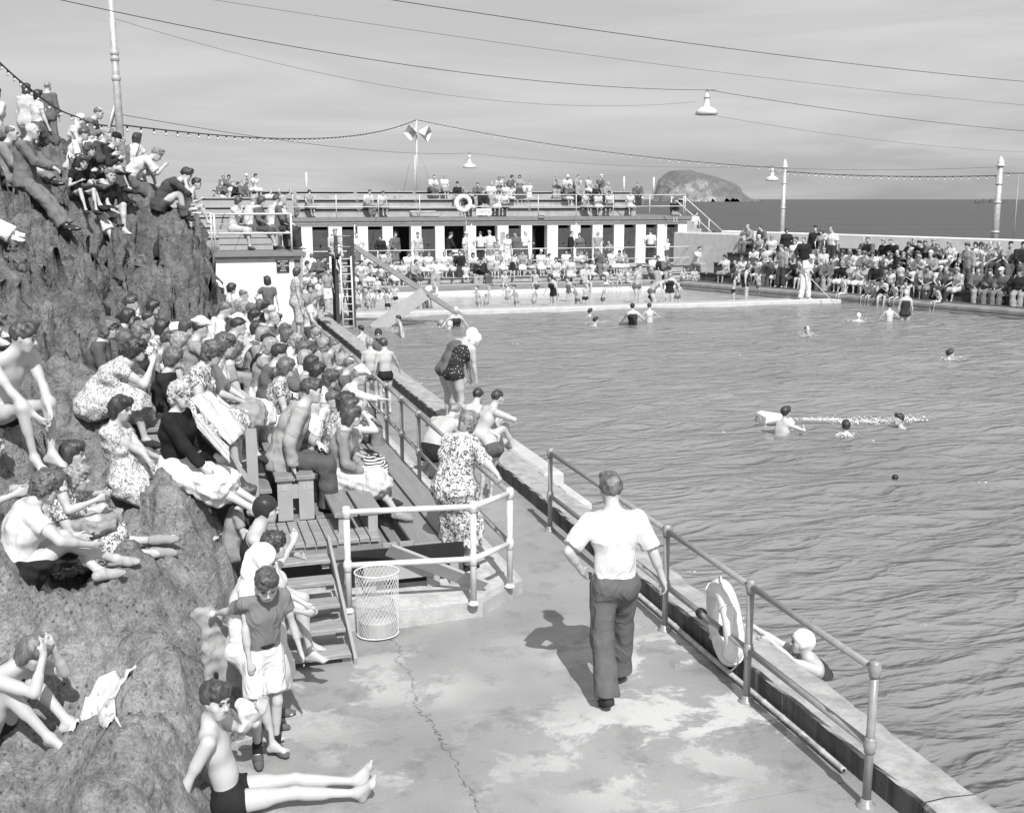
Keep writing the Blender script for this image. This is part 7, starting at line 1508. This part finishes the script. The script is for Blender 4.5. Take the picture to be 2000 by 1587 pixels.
for lab, l in grp.items():
    if len(l) == 1: continue
    sub = defaultdict(list)
    for u, o, inf in l:
        w = o.matrix_basis.translation; lm = min(LM, key=lambda q: abs(q[0] - u))[1] if u > 700 else ('by the railing' if w.x > 1.4 else ('near the rock' if w.x < .5 else 'mid-stand'))
        sub[lab + ', ' + lm].append((u, o))
    for k, m_ in sub.items():
        m_.sort(key=lambda q: q[0])
        for i, (u, o) in enumerate(m_):
            w = k if len(m_) == 1 else f"{k}, {ORD[min(i, 12)]}" if len(k.split()) < 13 or i == 0 else f"{k.split(', ')[0]}, {ORD[min(i, 12)]} {k.split(', ')[1]}".replace(" from left", "")
            o['label'] = w



# ------------------------------------------------------------------ loose things
def cloth_sheet(name, label, cat, corners, m, nx=14, ny=14, wav=.03, thick=.008, seed=1, gravity=0.0):
    """a rumpled cloth spanned by four world corners"""
    c = [Vector(q) for q in corners]; nrm_ = (c[1] - c[0]).cross(c[3] - c[0]).normalized(); v = []
    for j in range(ny):
        for i in range(nx):
            a, b_ = i / (nx - 1), j / (ny - 1); p = (c[0] * (1 - a) + c[1] * a) * (1 - b_) + (c[3] * (1 - a) + c[2] * a) * b_
            w = wav * (math.sin(9 * a + 4 * b_ + seed) + .6 * math.sin(15 * b_ - 5 * a + seed * 2) + .4 * math.sin(23 * a + seed)); v.append(p + nrm_ * w - Vector((0, 0, gravity * math.sin(math.pi * a) * math.sin(math.pi * b_))))
    f = [(j * nx + i, j * nx + i + 1, (j + 1) * nx + i + 1, (j + 1) * nx + i) for j in range(ny - 1) for i in range(nx - 1)]
    o = put(name, mesh(name, v, f, True), m); s = o.modifiers.new('thick', 'SOLIDIFY'); s.thickness = thick; return tag(o, label, cat)
def hang(name, label, cat, prims, m, h=.01, rip=(.012, 34, 2)):
    return tag(put(name, fieldmesh(name, prims, h, rip), m), label, cat)
# jacket hanging from the boy's hand
H0 = HANDJ; side = Vector((.95, -.2, 0)).normalized(); dn = Vector((0, 0, -1)); q = lambda a, b_, c=0: np.array(H0 + side * a + dn * b_ + Vector((0, -1, 0)) * c)
hang('jacket', 'limp pale grey jacket dangling from the hand of the boy in shorts', 'jacket', [cone(q(-.05, -.03), q(.06, .03), .05, .05, .03), cone(q(.0, .03), q(.12, .30), .06, .085, .06, (np.array((0, -1, 0)), 1.8)), cone(q(.12, .28), q(.16, .52), .085, .095, .06, (np.array((0, -1, 0)), 2), cut=1), cone(q(.0, .1, .02), q(-.01, .46), .045, .04, .03, cut=1), cone(q(.10, .1, -.02), q(.26, .42), .05, .04, .03, cut=1)], pm('cloth', .33))
# white cloth bunched in the seated boy's hand
Bq = lambda a, b_, c=0: np.array(HANDW + Vector((a, c, b_)))
hang('cloth_bundle', 'bunched white cloth held up by the bare-chested seated boy', 'cloth', [cone(Bq(-.02, .04), Bq(.045, -.01), .035, .04, .03), cone(Bq(.01, .0), Bq(-.02, -.13), .035, .025, .03), cone(Bq(.04, 0), Bq(.055, -.13), .03, .018, .03), cone(Bq(.0, 0), Bq(.07, -.05), .03, .03, .03)], pm('cloth', .76))
# white shirt lying on the rock
def ribbon(path, widths, seg=30):
    """a strip of rumpled cloth lying on the rock"""
    P_ = [on_rock(u, v) for u, v in path]; v = []; f = []; n = len(P_) - 1
    for i in range(seg + 1):
        t = i / seg * n; k = min(int(t), n - 1); c = P_[k].lerp(P_[k + 1], t - k); d = (P_[k + 1] - P_[k]); d.z = 0; d.normalize(); sd = Vector((-d.y, d.x, 0)); w = widths[k] * (1 - (t - k)) + widths[k + 1] * (t - k)
        for j in range(9):
            a = (j - 4) / 4; q = c + sd * (a * w * (1 + .12 * math.sin(i * .9 + j))); q.z = rock_h(q.x, q.y) + .012 + .016 * (1 + math.sin(j * 1.9 + i * .35)) * (1 - a * a); v.append(q)
    for i in range(seg):
        for j in range(8): f.append((i * 9 + j, i * 9 + j + 1, (i + 1) * 9 + j + 1, (i + 1) * 9 + j))
    return v, f
sm_ = MB(); sm_.add(*ribbon([(150, 1422), (172, 1378), (205, 1350), (248, 1328)], [.045, .06, .08, .07])); sm_.add(*ribbon([(192, 1362), (208, 1385), (222, 1410)], [.055, .05, .035], 14))
o_ = put('white_shirt', mesh('white_shirt', sm_.v, sm_.f, True), pm('cloth', .66)); q_ = o_.modifiers.new('thick', 'SOLIDIFY'); q_.thickness = .01; tag(o_, 'white shirt thrown down on the bare rock', 'shirt')
# blanket over the knees on the stand
cloth_sheet('pale_blanket', 'pale checked blanket draped down beside the bespectacled woman', 'blanket', [W(372, 775, 9.5), W(405, 765, 9.7), W(482, 838, 9.5), W(448, 872, 9.25)], pm('cloth', .52), wav=.014, gravity=-.03)
cloth_sheet('striped_rug', 'pale rug edge hanging below the checked blanket', 'rug', [W(376, 800, 9.35), W(448, 874, 9.24), W(450, 905, 9.2), W(385, 835, 9.3)], pm('cloth', .45), wav=.008)
# newspaper, book, cup
cloth_sheet('newspaper', 'open white newspaper held on the upper stand under the rock', 'newspaper', [W(325, 632, 15.2), W(352, 628, 15.3), W(356, 642, 15.0), W(320, 646, 15.0)], pm('cloth', .76), wav=.004)
cloth_sheet('folded_paper', 'white folded paper in the lap of the woman with the cup', 'paper', [W(312, 710, 11.8), W(338, 722, 11.8), W(342, 730, 11.6), W(314, 717, 11.6)], pm('cloth', .74), wav=.003)
b = MB(); b.lathe([(0, -.045), (.032, -.045), (.04, .045), (.036, .045), (.03, -.04), (0, -.04)], CUPP, 14); tag(b.build('cup', pm('cloth', .8), None, True), 'small white cup raised by the woman in the dark coat', 'cup')
cloth_sheet('magazine', 'open magazine on the lap of the fair-haired woman in the printed dress', 'magazine', [W(168, 1022, 8.7), W(205, 1008, 8.9), W(212, 1022, 8.75), W(175, 1045, 8.6)], pm('cloth', .3), wav=.004)
# floating things
FL = P(1497, 828, WZ); fl = thing('pool_float', 'pale inflated float carrying the boy in the middle of the pool', 'float', FL)
b = MB(); b.cham(-.06, .46, -.09, .42, -.12, .17, .05, Matrix.Translation(FL + Vector((.0, 0, 0))) @ Matrix.Rotation(R(-10), 4, 'Z') @ Matrix.Rotation(R(10), 4, 'Y')); b.build('float_body', M['ring'], fl)
b = MB(); b.torus(FL + Vector((-.07, .16, .03)), .09, .012, Matrix.Rotation(R(90), 4, 'Y') @ Matrix.Identity(4), 18, 6); b.build('end_ring', M['rail'], fl, True)
def ball(name, label, c, r, m):
    b = MB(); b.lathe([(max(1e-4, r * math.sin(math.pi * k / 12)), -r * math.cos(math.pi * k / 12)) for k in range(13)], c, 18); return tag(b.build(name, m, None, True), label, 'ball')
ball('black_ball', 'small black ball floating alone on the open water', P(1748, 936, WZ) + Vector((0, 0, .03)), .045, M['black'])
ball('beach_ball', 'pale beach ball floating between the ramp and the chute', P(813, 600, -.15) + Vector((0, 0, .15)), .17, M['lampmetal'])
ball('dark_ball', 'dark ball beside the white-capped floating swimmer', P(862, 634, WZ) + Vector((0, 0, .06)), .13, M['rail'])
# splashes: countless droplets and flecks of foam
fo = MB(); fr_ = random.Random(5)
def splash(u, v, ru, rv, n, hh=.1):
    for _ in range(n):
        a = fr_.gauss(0, .5); c = fr_.gauss(0, .5); p = P(u + a * ru, v + c * rv, WZ); r = fr_.uniform(.004, .011) * (1 + abs(fr_.gauss(0, .6)))
        z = WZ + .02 + (abs(fr_.gauss(0, hh)) if fr_.random() < .3 else .005); fo.lathe([(.001, -r * .35), (r * .8, -r * .15), (r, 0), (r * .6, r * .3), (.001, r * .4)], (p.x, p.y, z + .01), 6)
splash(1690, 826, 80, 6, 420, .04); splash(1600, 822, 45, 1.6, 260, .02); splash(1770, 822, 35, 5, 200, .04)
for (u, v) in ((1535, 836), (1652, 852), (1856, 702), (1577, 655), (1245, 628), (1225, 622), (1265, 622), (1677, 627), (880, 640), (778, 648), (705, 660), (1560, 1300), (1165, 632), (891, 616)): splash(u, v, 22 if v > 640 else 30, 5 if v > 640 else 3, 110, .03)
tag(fo.build('water_splash', grey('foam', .8, .03, 5, .5), None, True), kind='stuff'); 
bpy.data.objects['water_splash']['label'] = 'white foam and spray thrown up by the swimmers'

for (t_, x) in (('105', .905), ('136', 1.145)): text(t_, (x, 10.585, .93), .075, pm('cloth', .5), ts)
